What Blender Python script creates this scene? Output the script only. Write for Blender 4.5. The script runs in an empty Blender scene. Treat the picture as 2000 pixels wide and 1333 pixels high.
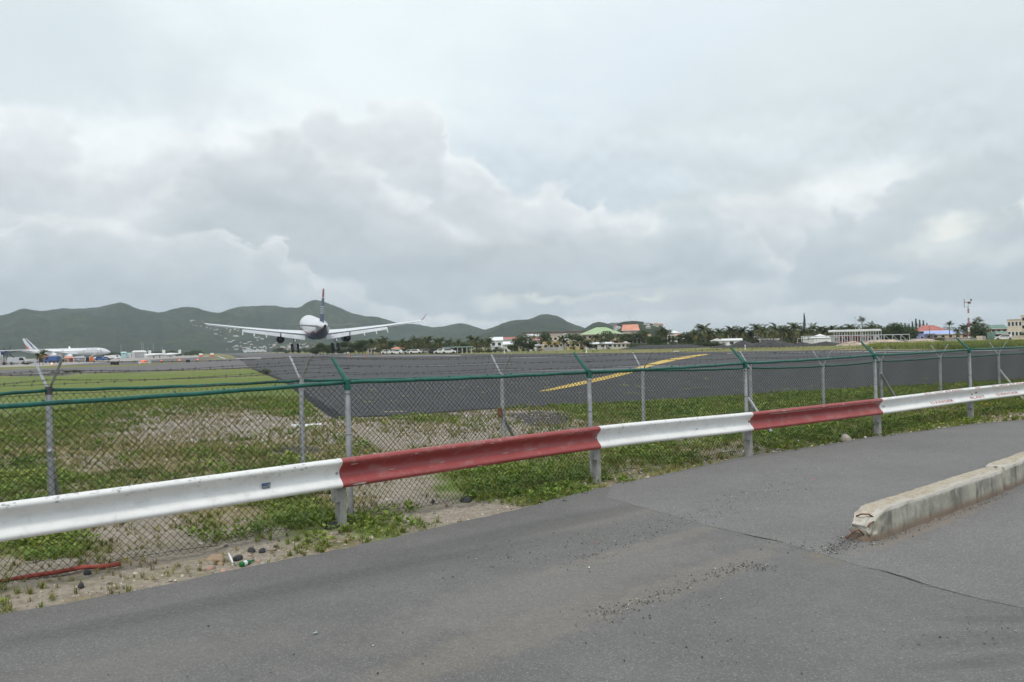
import bpy, math, random
import numpy as np
from mathutils import Vector, Matrix, noise as mnoise
random.seed(7)
RNG = np.random.default_rng(11)
C = bpy.context.scene.collection
PI = math.pi

# ------------------------------------------------------------------ camera, world, sun
F, W, H = 1600.0, 2000.0, 1333.0          # focal length and frame of the photograph in its own pixels
CAMH = 1.90
ROLL = math.atan(0.0255)
PITCH = math.atan(8.5 / F)
cam_d = bpy.data.cameras.new('camera')
cam = bpy.data.objects.new('camera', cam_d)
C.objects.link(cam)
cam_d.sensor_width = 36.0
cam_d.lens = 36.0 * F / W
cam_d.clip_start = 0.05
cam_d.clip_end = 30000
cam.matrix_world = Matrix.Translation((0, 0, CAMH)) @ Matrix.Rotation(PI/2 + PITCH, 4, 'X') @ Matrix.Rotation(-ROLL, 4, 'Z')
bpy.context.scene.camera = cam
cam_d.dof.use_dof = False
sc = bpy.context.scene
sc.view_settings.view_transform = 'Standard'
sc.view_settings.look = 'None'
sc.view_settings.exposure = 0.0
sc.view_settings.gamma = 1.0
sc.view_settings.use_curve_mapping = False
sc.cycles.max_bounces = 6
sc.cycles.volume_bounces = 0
sc.cycles.transparent_max_bounces = 12
sc.cycles.use_denoising = True

_c, _s = math.cos(ROLL), math.sin(ROLL)
_cp, _sp = math.cos(PITCH), math.sin(PITCH)
def ray(x, y):
    """direction (X,Y,Z) from the camera through photograph pixel x,y"""
    dx, dy = x - 1000.0, y - 666.5
    u = dx*_c - dy*_s
    w = -dx*_s - dy*_c
    return (u, F*_cp - w*_sp, F*_sp + w*_cp)
def G(x, y, z=0.0):
    r = ray(x, y)
    t = (z - CAMH) / r[2]
    return (r[0]*t, r[1]*t, z)
def PD(x, y, D):
    r = ray(x, y)
    t = D / r[1]
    return (r[0]*t, D, CAMH + r[2]*t)
def toPx(X, Y, Z):
    X = np.asarray(X, float); Y = np.asarray(Y, float); Z = np.asarray(Z, float) - CAMH
    f = Y*_cp + Z*_sp
    w = (-Y*_sp + Z*_cp) / f * F
    u = X / f * F
    dx = u*_c - w*_s
    dy = -u*_s - w*_c
    return 1000 + dx, 666.5 + dy
def hor(x):
    return 675.0 - (x-1000.0)*0.0255
def lin(r, g, b):
    f = lambda v: (v/255/12.92) if v/255 <= 0.04045 else ((v/255+0.055)/1.055)**2.4
    return (f(r), f(g), f(b), 1.0)

SUN_EL, SUN_AZ = math.radians(52), math.radians(205)     # azimuth measured from +Y towards +X
SKY_K = 0.1
world = bpy.data.worlds.new('World')
sc.world = world
world.use_nodes = True
wt = world.node_tree
wt.nodes.clear()
class NT:
    """small helper to write node graphs as expressions"""
    def __init__(s, tree): s.t = tree
    def n(s, kind, **kw):
        nd = s.t.nodes.new(kind)
        for k, v in kw.items(): setattr(nd, k, v)
        return nd
    def put(s, sock, v):
        if v is None: return
        if isinstance(v, bpy.types.NodeSocket): s.t.links.new(v, sock)
        else:
            if isinstance(v, (tuple, list)) and len(v) == 3 and sock.type == 'RGBA': v = (*v, 1.0)
            sock.default_value = v
    def m(s, op, a, b=None, c=None, clamp=False):
        nd = s.n('ShaderNodeMath', operation=op, use_clamp=clamp)
        s.put(nd.inputs[0], a); s.put(nd.inputs[1], b)
        if c is not None: s.put(nd.inputs[2], c)
        return nd.outputs[0]
    def add(s, a, b): return s.m('ADD', a, b)
    def sub(s, a, b): return s.m('SUBTRACT', a, b)
    def mul(s, a, b): return s.m('MULTIPLY', a, b)
    def step(s, v, lo, hi, tlo=0.0, thi=1.0):
        nd = s.n('ShaderNodeMapRange', interpolation_type='SMOOTHSTEP', clamp=True)
        s.put(nd.inputs[0], v); s.put(nd.inputs[1], lo); s.put(nd.inputs[2], hi); s.put(nd.inputs[3], tlo); s.put(nd.inputs[4], thi)
        return nd.outputs[0]
    def lmap(s, v, lo, hi, tlo=0.0, thi=1.0):
        nd = s.n('ShaderNodeMapRange', clamp=True)
        s.put(nd.inputs[0], v); s.put(nd.inputs[1], lo); s.put(nd.inputs[2], hi); s.put(nd.inputs[3], tlo); s.put(nd.inputs[4], thi)
        return nd.outputs[0]
    def mix(s, f, a, b, mode='MIX'):
        nd = s.n('ShaderNodeMix', data_type='RGBA', blend_type=mode, clamp_factor=True)
        s.put(nd.inputs[0], f); s.put(nd.inputs[6], a); s.put(nd.inputs[7], b)
        return nd.outputs[2]
    def noise(s, vec, scale, detail=4, rough=0.55, dist=0.0, out=0):
        nd = s.n('ShaderNodeTexNoise')
        s.put(nd.inputs['Vector'], vec); nd.inputs['Scale'].default_value = scale
        nd.inputs['Detail'].default_value = detail; nd.inputs['Roughness'].default_value = rough
        nd.inputs['Distortion'].default_value = dist
        return nd.outputs[out]
    def voro(s, vec, scale, feature='F1', out=0, rnd=1.0):
        nd = s.n('ShaderNodeTexVoronoi', feature=feature)
        s.put(nd.inputs['Vector'], vec); nd.inputs['Scale'].default_value = scale
        nd.inputs['Randomness'].default_value = rnd
        return nd.outputs[out]
    def scale(s, vec, v):
        nd = s.n('ShaderNodeVectorMath', operation='MULTIPLY')
        s.put(nd.inputs[0], vec); nd.inputs[1].default_value = v
        return nd.outputs[0]
    def vadd(s, a, b):
        nd = s.n('ShaderNodeVectorMath', operation='ADD')
        s.put(nd.inputs[0], a); s.put(nd.inputs[1], b)
        return nd.outputs[0]
    def xyz(s, vec):
        nd = s.n('ShaderNodeSeparateXYZ'); s.put(nd.inputs[0], vec); return nd.outputs
    def comb(s, x, y, z):
        nd = s.n('ShaderNodeCombineXYZ'); s.put(nd.inputs[0], x); s.put(nd.inputs[1], y); s.put(nd.inputs[2], z); return nd.outputs[0]
    def ramp(s, f, stops, interp='LINEAR'):
        nd = s.n('ShaderNodeValToRGB'); cr = nd.color_ramp; cr.interpolation = interp
        while len(cr.elements) < len(stops): cr.elements.new(0.5)
        for e, (p, c) in zip(cr.elements, stops):
            e.position = p; e.color = (*c[:3], 1.0)
        s.put(nd.inputs[0], f)
        return nd.outputs[0]
    def curve(s, f, pts):
        """piecewise linear-ish curve y(x); x in 0..1 and y in 0..1"""
        nd = s.n('ShaderNodeFloatCurve'); cv = nd.mapping.curves[0]
        cv.points[0].location = pts[0]; cv.points[1].location = pts[-1]
        for p in pts[1:-1]: cv.points.new(*p)
        for p in cv.points: p.handle_type = 'AUTO_CLAMPED'
        nd.mapping.update()
        s.put(nd.inputs[1], f)
        return nd.outputs[0]

def sky_dir(px, py):
    r = ray(px, py)
    return math.atan2(r[0], r[1]), r[2] / math.hypot(r[0], r[1])
S = NT(wt)
tc = S.n('ShaderNodeTexCoord').outputs['Generated']
dx_, dy_, dz_ = S.xyz(tc)
hyp = S.m('SQRT', S.add(S.mul(dx_, dx_), S.mul(dy_, dy_)))
az = S.m('ARCTAN2', dx_, dy_)
el = S.m('DIVIDE', dz_, S.m('MAXIMUM', hyp, 0.02))
nv = S.scale(tc, (1.0, 1.0, 1.7))
warp = S.noise(nv, 7.0, 9, 0.56, out=1)
wr, wg, wb = S.xyz(warp)
fine = S.noise(nv, 26.0, 7, 0.62, out=1)
fr_, fg_, fb_ = S.xyz(fine)
azw = S.add(az, S.add(S.mul(S.sub(wr, 0.5), 0.085), S.mul(S.sub(fr_, 0.5), 0.046)))
elw = S.add(el, S.add(S.mul(S.sub(wg, 0.5), 0.050), S.mul(S.sub(fg_, 0.5), 0.035)))
azs = S.add(az, S.mul(S.sub(wr, 0.5), 0.45))
els = S.add(el, S.mul(S.sub(wg, 0.5), 0.10))
soft_n = S.noise(S.scale(tc, (1, 1, 2.4)), 3.2, 6, 0.6)
soft_m = S.noise(S.scale(tc, (1, 1, 1.8)), 9.0, 6, 0.55)
# open sky behind the clouds: a thin high overcast
elc = S.lmap(els, 0.0, 1.0)
base = S.ramp(elc, [(0.0, lin(178, 192, 198)), (0.05, lin(186, 199, 204)), (0.12, lin(205, 215, 219)), (0.2, lin(218, 227, 231)),
                    (0.30, lin(226, 235, 239)), (0.42, lin(220, 230, 236)), (0.7, lin(212, 222, 230)), (1.0, lin(206, 217, 227))])
# nishita sky shows a little through the thin overcast
nis = S.n('ShaderNodeTexSky', sky_type='NISHITA')
nis.sun_disc = False
nis.sun_elevation = SUN_EL
nis.sun_rotation = SUN_AZ
nis_c = S.mix(1.0, nis.outputs[0], (SKY_K*0.8, SKY_K*0.8, SKY_K*0.8), 'MULTIPLY')
col = S.mix(S.step(soft_n, 0.35, 0.75, 0.02, 0.12), base, nis_c)
def puff(col, px, py, rx, ry, color, alpha, edge=0.45, sharp=True, tilt=0.0):
    a0, e0 = sky_dir(px, py)
    A, E = (azw, elw) if sharp else (azs, els)
    da = S.sub(A, a0); de = S.sub(E, e0)
    if tilt:
        de = S.sub(de, S.mul(da, tilt))
    q = S.m('SQRT', S.add(S.m('POWER', S.m('DIVIDE', da, rx/F), 2.0), S.m('POWER', S.m('DIVIDE', de, ry/F), 2.0)))
    f = S.step(q, 1.0+edge, 1.0-edge, 0.0, alpha)
    return S.mix(f, col, lin(*color))
A0, A1 = -1.2, 1.2
def bank(col, pts, rim, body, deep, depth, alpha=1.0, soft=0.010, fade=None, gain=1.0):
    """a bank of cumulus below the edge line given in pixels; rim colour near its edge, body and deep further down"""
    P = []
    for px, py in pts:
        a, e = sky_dir(px, py)
        P.append(((a-A0)/(A1-A0), max(0.0, min(1.0, e+0.2))))
    P = [(0.0, P[0][1])] + P + [(1.0, P[-1][1])]
    t = S.lmap(azw, A0, A1)
    ed = S.sub(S.curve(t, P), 0.2)
    d = S.sub(ed, elw)
    f = S.step(d, -soft, soft, 0.0, alpha)
    if fade is not None:
        f = S.mul(f, S.step(d, fade[0], fade[1], 1.0, fade[2]))
    sh = S.add(S.m('DIVIDE', d, depth), S.mul(S.sub(soft_m, 0.5), 1.1*gain))
    c = S.ramp(S.lmap(sh, -0.2, 1.4), [(0.0, lin(*rim)), (0.3, lin(*body)), (0.8, lin(*deep)), (1.0, lin(*deep))])
    return S.mix(f, col, c)
col = puff(col, 650, 120, 620, 240, (229, 238, 241), 0.85, 0.75, False)
col = puff(col, 1400, 190, 420, 170, (207, 219, 227), 0.75, 0.8, False)
col = puff(col, 80, 60, 330, 130, (201, 213, 218), 0.75, 0.8, False)
col = puff(col, 60, 230, 300, 120, (203, 214, 220), 0.45, 0.8, False)
col = puff(col, 1650, 200, 500, 150, (212, 221, 225), 0.7, 0.7, True, 0.22)
col = puff(col, 1600, 110, 150, 60, (218, 226, 229), 0.55, 0.6)
col = puff(col, 1950, 330, 460, 230, (198, 209, 214), 0.75, 0.7, False)
col = puff(col, 1500, 430, 330, 75, (243, 245, 242), 0.95, 0.7)
col = puff(col, 1320, 300, 330, 60, (220, 228, 231), 0.6, 0.7, False)
col = puff(col, 1130, 360, 360, 85, (197, 209, 217), 0.8, 0.8, False)
col = puff(col, 1230, 400, 130, 40, (190, 203, 211), 0.65, 0.7)
col = puff(col, 250, 290, 330, 45, (236, 241, 243), 0.8, 0.8)
col = puff(col, 520, 225, 120, 40, (236, 242, 244), 0.6, 0.8)
col = puff(col, 250, 300, 260, 60, (228, 235, 237), 0.75, 0.7)
col = puff(col, 385, 175, 55, 62, (202, 211, 218), 0.55, 0.7)
col = puff(col, 480, 210, 70, 26, (214, 222, 226), 0.5, 0.7)
col = bank(col, [(-300, 200), (0, 215), (120, 235), (170, 300), (280, 290), (330, 262), (400, 262), (470, 250), (570, 262), (600, 208), (640, 218), (660, 245), (730, 212), (850, 208), (866, 250), (880, 292),
                 (920, 306), (950, 322), (980, 372), (1000, 392), (1040, 384), (1075, 368), (1110, 392), (1140, 428), (1170, 404), (1200, 440), (1240, 428), (1290, 416), (1320, 402)],
           (238, 242, 243), (214, 220, 224), (195, 203, 208), 0.10, 0.95, 0.008)
col = bank(col, [(1240, 470), (1290, 430), (1330, 396), (1380, 388), (1400, 425), (1450, 440), (1500, 480), (1560, 520)], (243, 245, 244), (213, 220, 224), (186, 196, 203), 0.065, 0.97, 0.005)
col = bank(col, [(150, 420), (370, 330), (430, 276), (500, 254), (560, 256), (620, 290), (690, 318), (760, 372), (830, 398), (900, 440), (980, 466), (1060, 480), (1200, 560)],
           (231, 236, 238), (201, 208, 212), (187, 196, 202), 0.080, 0.93, 0.009)
col = puff(col, 1490, 358, 85, 34, (197, 207, 212), 0.7, 0.6)
col = puff(col, 1352, 412, 46, 34, (195, 207, 212), 0.7, 0.55)
col = bank(col, [(1460, 640), (1540, 560), (1562, 500), (1566, 442), (1620, 432), (1636, 395), (1655, 398), (1668, 428), (1700, 408), (1760, 360), (1830, 330), (1900, 300), (2000, 250), (2300, 220)],
           (206, 214, 219), (193, 203, 208), (187, 197, 203), 0.08, 0.88, 0.007)
col = puff(col, 1875, 440, 44, 22, (240, 242, 235), 0.8, 0.85)
col = puff(col, 1850, 462, 34, 12, (240, 242, 235), 0.7, 0.85)
col = puff(col, 1700, 545, 40, 8, (220, 226, 226), 0.6, 0.8)
col = puff(col, 1815, 490, 60, 14, (226, 231, 229), 0.7, 0.7)
col = puff(col, 1995, 420, 14, 22, (234, 238, 233), 0.7, 0.6)
col = puff(col, 1940, 510, 110, 12, (218, 225, 225), 0.5, 0.8)
col = bank(col, [(-400, 400), (-40, 450), (40, 440), (60, 420), (85, 420), (110, 440), (160, 424), (205, 426), (250, 445), (310, 452), (360, 456), (430, 452), (480, 490), (520, 468), (548, 474), (562, 505), (615, 520), (630, 545),
                 (690, 552), (740, 580), (800, 600), (1100, 620), (1500, 600), (2300, 590)],
           (233, 237, 238), (204, 211, 215), (182, 193, 199), 0.06, 0.95, 0.005)
col = puff(col, 1000, 510, 520, 34, (176, 187, 193), 0.6, 0.8, False)
col = puff(col, 1250, 555, 380, 22, (170, 183, 190), 0.55, 0.8, False)
col = puff(col, 965, 588, 42, 12, (226, 231, 226), 0.85, 0.6)
col = puff(col, 1052, 577, 26, 8, (228, 232, 226), 0.85, 0.6)
col = puff(col, 1120, 577, 90, 6, (222, 227, 223), 0.7, 0.7)
col = puff(col, 1275, 581, 38, 7, (228, 232, 224), 0.85, 0.6)
col = puff(col, 1240, 548, 120, 9, (206, 214, 216), 0.5, 0.7)
# relief of the cloud bodies: lumps lit from above
rv1 = S.scale(tc, (1.0, 1.0, 1.35))
up1 = S.vadd(rv1, (0.0, 0.0, 0.045)); up2 = S.vadd(rv1, (0.0, 0.0, 0.016))
rel = S.add(S.mul(S.sub(S.noise(rv1, 7.5, 7, 0.6), S.noise(up1, 7.5, 7, 0.6)), 1.0), S.mul(S.sub(S.noise(rv1, 22, 6, 0.6), S.noise(up2, 22, 6, 0.6)), 0.8))
ramt = S.step(el, 0.34, 0.20, 0.12, 1.0)
relc = S.add(1.0, S.mul(S.mul(rel, ramt), 0.30))
relv = S.comb(relc, relc, relc)
col = S.mix(1.0, col, relv, 'MULTIPLY')
col = S.mix(1.0, col, (1.0, 1.0, 0.996), 'MULTIPLY')
col = S.mix(S.step(el, -0.02, 0.035, 0.75, 0.0), col, lin(186, 200, 206))
bri = S.ramp(S.lmap(el, -0.01, 0.9), [(0, (1.0, 1.0, 1.0)), (0.45, (1.0, 1.0, 1.0)), (0.8, (1.12, 1.11, 1.10)), (1, (1.2, 1.18, 1.16))])
col = S.mix(1.0, col, bri, 'MULTIPLY')
k = 1.20/SKY_K
col = S.mix(1.0, col, (k, k, k), 'MULTIPLY')
bgn = S.n('ShaderNodeBackground'); S.put(bgn.inputs[0], col); bgn.inputs[1].default_value = SKY_K
wo = S.n('ShaderNodeOutputWorld'); wt.links.new(bgn.outputs[0], wo.inputs[0])
world.cycles.sampling_method = 'MANUAL'
world.cycles.sample_map_resolution = 512

sun_d = bpy.data.lights.new('sun', 'SUN')
sun_d.energy = 1.9
sun_d.angle = math.radians(12)
sun_d.color = (1.0, 0.95, 0.88)
sun = bpy.data.objects.new('sun', sun_d)
C.objects.link(sun)
_sd = Vector((math.sin(SUN_AZ)*math.cos(SUN_EL), math.cos(SUN_AZ)*math.cos(SUN_EL), math.sin(SUN_EL)))
sun.rotation_euler = _sd.to_track_quat('Z', 'Y').to_euler()
sun.location = (0, 0, 60)

# ------------------------------------------------------------------ helpers
def tag(o, label=None, cat=None, group=None, kind=None):
    if label: o['label'] = label
    if cat: o['category'] = cat
    if group: o['group'] = group
    if kind: o['kind'] = kind
    return o
def empty(name, loc, rz=0.0, label=None, cat=None, group=None):
    o = bpy.data.objects.new(name, None); C.objects.link(o)
    o.location = loc; o.rotation_euler = (0, 0, rz); o.empty_display_size = 0.3
    return tag(o, label, cat, group)
def kids(o): return [c for c in bpy.data.objects if c.parent is o]
_kid = {}
def reg(o, parent):
    if parent is not None:
        o.parent = parent
        _kid.setdefault(parent.name, []).append(o)
def copy_tree(o, parent=None):
    c = o.copy(); C.objects.link(c)
    if parent is not None: reg(c, parent)
    for ch in list(_kid.get(o.name, [])): copy_tree(ch, c)
    return c
class MB:
    def __init__(s): s.v = []; s.f = []; s.mi = []; s.M = Matrix.Identity(4); s.cur = 0
    def vert(s, p):
        s.v.append(tuple(s.M @ Vector(p))); return len(s.v)-1
    def face(s, idx): s.f.append(tuple(idx)); s.mi.append(s.cur)
    def poly(s, pts): s.face([s.vert(p) for p in pts])
    def box(s, lo, hi, M=None):
        x0, y0, z0 = lo; x1, y1, z1 = hi
        P = [(x0,y0,z0),(x1,y0,z0),(x1,y1,z0),(x0,y1,z0),(x0,y0,z1),(x1,y0,z1),(x1,y1,z1),(x0,y1,z1)]
        if M is not None: P = [M @ Vector(p) for p in P]
        b = [s.vert(p) for p in P]
        for q in ((0,3,2,1),(4,5,6,7),(0,1,5,4),(1,2,6,5),(2,3,7,6),(3,0,4,7)): s.face([b[i] for i in q])
    def tube(s, pts, r, n=8, caps=True):
        pts = [Vector(p) for p in pts]
        rs = r if isinstance(r, (list, tuple)) else [r]*len(pts)
        rings = []
        for i, p in enumerate(pts):
            a = pts[max(i-1, 0)]; b = pts[min(i+1, len(pts)-1)]
            d = (b-a).normalized()
            up = Vector((0,0,1)) if abs(d.z) < 0.95 else Vector((0,1,0))
            x = d.cross(up).normalized(); y = x.cross(d).normalized()
            rings.append([s.vert(p + x*(rs[i]*math.cos(2*PI*k/n)) + y*(rs[i]*math.sin(2*PI*k/n))) for k in range(n)])
        for a, b in zip(rings, rings[1:]):
            for k in range(n): s.face([a[k], a[(k+1)%n], b[(k+1)%n], b[k]])
        if caps:
            s.face(rings[0][::-1]); s.face(rings[-1])
    def lathe(s, prof, n=12, axis='z', c=(0,0,0)):
        rings = []
        for r, h in prof:
            ring = []
            for k in range(n):
                a = 2*PI*k/n
                if axis == 'z': p = (c[0]+r*math.cos(a), c[1]+r*math.sin(a), c[2]+h)
                elif axis == 'y': p = (c[0]+r*math.cos(a), c[1]+h, c[2]-r*math.sin(a))
                else: p = (c[0]+h, c[1]+r*math.cos(a), c[2]+r*math.sin(a))
                ring.append(s.vert(p))
            rings.append(ring)
        for a, b in zip(rings, rings[1:]):
            for k in range(n): s.face([a[k], a[(k+1)%n], b[(k+1)%n], b[k]])
        s.face(rings[0][::-1]); s.face(rings[-1])
    def prism(s, poly, z0, z1):
        a = [s.vert((p[0], p[1], z0)) for p in poly]; b = [s.vert((p[0], p[1], z1)) for p in poly]
        n = len(poly)
        s.face(a[::-1]); s.face(b)
        for k in range(n): s.face([a[k], a[(k+1)%n], b[(k+1)%n], b[k]])
    def hip(s, x0, x1, y0, y1, z0, z1, ridge=0.5, over=0.0, along='x'):
        """hip roof (solid); ridge = share of length kept as ridge; 1.0 is a gable"""
        x0 -= over; x1 += over; y0 -= over; y1 += over
        b = [s.vert(p) for p in ((x0,y0,z0),(x1,y0,z0),(x1,y1,z0),(x0,y1,z0))]
        if along == 'x':
            ym = (y0+y1)/2; q = (x1-x0)*(1-ridge)/2
            t = [s.vert((x0+q, ym, z1)), s.vert((x1-q, ym, z1))]
            s.face([b[0], b[1], t[1], t[0]]); s.face([b[2], b[3], t[0], t[1]]); s.face([b[1], b[2], t[1]]); s.face([b[3], b[0], t[0]])
        else:
            xm = (x0+x1)/2; q = (y1-y0)*(1-ridge)/2
            t = [s.vert((xm, y0+q, z1)), s.vert((xm, y1-q, z1))]
            s.face([b[0], b[1], t[0]]); s.face([b[1], b[2], t[1], t[0]]); s.face([b[2], b[3], t[1]]); s.face([b[3], b[0], t[0], t[1]])
        s.face(b[::-1])
    def build(s, name, mats, parent=None, smooth=False, label=None, cat=None, group=None, kind=None, loc=None, rz=0.0, recalc=True):
        me = bpy.data.meshes.new(name)
        me.from_pydata(s.v, [], s.f)
        if not isinstance(mats, (list, tuple)): mats = [mats]
        for m_ in mats: me.materials.append(m_)
        if len(mats) > 1: me.polygons.foreach_set('material_index', s.mi)
        if recalc:
            import bmesh
            bm = bmesh.new(); bm.from_mesh(me)
            bmesh.ops.recalc_face_normals(bm, faces=bm.faces)
            bm.to_mesh(me); bm.free()
        if smooth: me.shade_smooth() if smooth is True else me.set_sharp_from_angle(angle=smooth)
        me.update()
        o = bpy.data.objects.new(name, me); C.objects.link(o)
        if loc is not None: o.location = loc
        o.rotation_euler = (0, 0, rz)
        reg(o, parent)
        return tag(o, label, cat, group, kind)
def np_mesh(name, verts, faces, mat, parent=None, smooth=False, attr=None, mi=None, **kw):
    """verts (n,3), faces (m,k) arrays -> object"""
    me = bpy.data.meshes.new(name)
    verts = np.ascontiguousarray(verts, np.float32); faces = np.ascontiguousarray(faces, np.int32)
    m_, k_ = faces.shape
    me.vertices.add(len(verts)); me.vertices.foreach_set('co', verts.ravel())
    me.loops.add(m_*k_); me.loops.foreach_set('vertex_index', faces.ravel())
    me.polygons.add(m_); me.polygons.foreach_set('loop_start', np.arange(0, m_*k_, k_, dtype=np.int32))
    me.polygons.foreach_set('loop_total', np.full(m_, k_, np.int32))
    for mm in (mat if isinstance(mat, (list, tuple)) else [mat]): me.materials.append(mm)
    if mi is not None: me.polygons.foreach_set('material_index', np.asarray(mi, np.int32))
    me.update(calc_edges=True)
    if smooth: me.shade_smooth()
    if attr:
        for an, (dom, arr) in attr.items():
            a = me.attributes.new(an, 'FLOAT', dom); a.data.foreach_set('value', np.asarray(arr, np.float32).ravel())
    o = bpy.data.objects.new(name, me); C.objects.link(o)
    reg(o, parent)
    return tag(o, **kw)

# value noise in numpy
_pt = RNG.random((256, 256)).astype(np.float32)
def vnoise(x, y, s=1.0):
    x = np.asarray(x, float)/s; y = np.asarray(y, float)/s
    xi = np.floor(x).astype(int); yi = np.floor(y).astype(int)
    fx = x-xi; fy = y-yi; fx = fx*fx*(3-2*fx); fy = fy*fy*(3-2*fy)
    g = lambda i, j: _pt[i & 255, j & 255]
    return (g(xi,yi)*(1-fx)+g(xi+1,yi)*fx)*(1-fy) + (g(xi,yi+1)*(1-fx)+g(xi+1,yi+1)*fx)*fy
def fbm(x, y, s=1.0, o=4, r=0.5):
    t = 0; a = 1; n = 0
    for i in range(o):
        t = t + a*vnoise(np.asarray(x)+i*17.3, np.asarray(y)-i*9.1, s/(2**i)); n += a; a *= r
    return t/n

# ------------------------------------------------------------------ materials
def material(name):
    m = bpy.data.materials.new(name); m.use_nodes = True
    t = m.node_tree; b = t.nodes['Principled BSDF']
    return m, NT(t), b
def bump(Nt, b, h, dist=0.01, strength=0.5):
    nd = Nt.n('ShaderNodeBump'); nd.inputs['Strength'].default_value = strength; nd.inputs['Distance'].default_value = dist
    Nt.put(nd.inputs['Height'], h); Nt.t.links.new(nd.outputs[0], b.inputs['Normal'])
def objv(Nt): return Nt.n('ShaderNodeTexCoord').outputs['Object']
def geov(Nt): return Nt.n('ShaderNodeNewGeometry').outputs['Position']
def paint(name, c, rough=0.6, var=0.12, scale=3.0, dirt=None, metal=0.0, bmp=0.0):
    m, Nt, b = material(name)
    v = objv(Nt)
    n1 = Nt.noise(v, scale, 5, 0.6)
    dark = tuple(x*(1-var*2) for x in c[:3]); lite = tuple(min(1, x*(1+var)) for x in c[:3])
    col = Nt.mix(Nt.step(n1, 0.3, 0.7), dark, lite)
    if dirt: col = Nt.mix(Nt.step(Nt.noise(v, scale*4, 6, 0.7), 0.56, 0.72, 0, dirt[1]), col, dirt[0])
    Nt.put(b.inputs['Base Color'], col)
    b.inputs['Roughness'].default_value = rough; b.inputs['Metallic'].default_value = metal
    if bmp: bump(Nt, b, Nt.noise(v, scale*8, 4, 0.6), bmp, 0.6)
    return m
def ground_soil():
    m, Nt, b = material('soil_and_turf')
    g = geov(Nt)
    gr = Nt.n('ShaderNodeAttribute', attribute_name='green').outputs['Fac']
    dr = Nt.n('ShaderNodeAttribute', attribute_name='dry').outputs['Fac']
    dk = Nt.n('ShaderNodeAttribute', attribute_name='dark').outputs['Fac']
    n0 = Nt.noise(g, 2.2, 6, 0.65); n1 = Nt.noise(g, 14, 6, 0.7); n2 = Nt.noise(g, 60, 4, 0.7); nbig = Nt.noise(g, 0.35, 5, 0.6); n3 = Nt.noise(g, 0.06, 5, 0.65)
    sand = Nt.mix(Nt.step(n1, 0.3, 0.7), (0.24, 0.20, 0.155), (0.40, 0.35, 0.285))
    sand = Nt.mix(Nt.step(n0, 0.45, 0.75, 0, 0.6), sand, (0.23, 0.185, 0.14))
    peb = Nt.voro(g, 38, 'F1', 1)
    pebd = Nt.voro(g, 38, 'F1', 0)
    px_, py_, pz_ = Nt.xyz(peb)
    sand = Nt.mix(Nt.mul(Nt.step(px_, 0.72, 0.78), Nt.step(pebd, 0.4, 0.25)), sand, Nt.mix(py_, (0.14, 0.12, 0.10), (0.5, 0.46, 0.40)))
    dry = Nt.mix(Nt.step(n1, 0.3, 0.7), (0.15, 0.125, 0.055), (0.30, 0.25, 0.12))
    grn = Nt.mix(Nt.step(n1, 0.3, 0.7), (0.055, 0.105, 0.014), (0.165, 0.235, 0.038))
    grn = Nt.mix(Nt.step(nbig, 0.35, 0.65, 0, 0.6), grn, (0.15, 0.19, 0.04))
    grn = Nt.mix(Nt.step(n0, 0.52, 0.68, 0, 0.6), grn, (0.045, 0.085, 0.014))
    grn = Nt.mix(Nt.step(n3, 0.45, 0.7, 0, 0.4), grn, (0.20, 0.19, 0.07))
    col = Nt.mix(Nt.step(Nt.add(dr, Nt.mul(Nt.sub(n0, 0.5), 0.8)), 0.35, 0.6), sand, dry)
    col = Nt.mix(Nt.step(Nt.add(gr, Nt.add(Nt.mul(Nt.sub(n0, 0.5), 1.1), Nt.mul(Nt.sub(n1, 0.5), 1.3))), 0.45, 0.95, 0, 0.9), col, grn)
    n4 = Nt.noise(g, 0.9, 7, 0.72)
    col = Nt.mix(Nt.step(n4, 0.5, 0.66, 0, 0.5), col, Nt.mix(n1, (0.13, 0.15, 0.05), (0.22, 0.20, 0.10)))
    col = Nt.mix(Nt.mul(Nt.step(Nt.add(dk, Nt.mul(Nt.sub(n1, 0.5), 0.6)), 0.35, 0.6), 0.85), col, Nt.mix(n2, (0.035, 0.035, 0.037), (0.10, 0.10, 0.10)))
    Nt.put(b.inputs['Base Color'], col)
    b.inputs['Roughness'].default_value = 0.95; b.inputs['Specular IOR Level'].default_value = 0.15
    bump(Nt, b, Nt.add(Nt.add(n1, Nt.mul(n2, 0.6)), Nt.mul(pebd, -0.4)), 0.02, 0.8)
    return m
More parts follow.
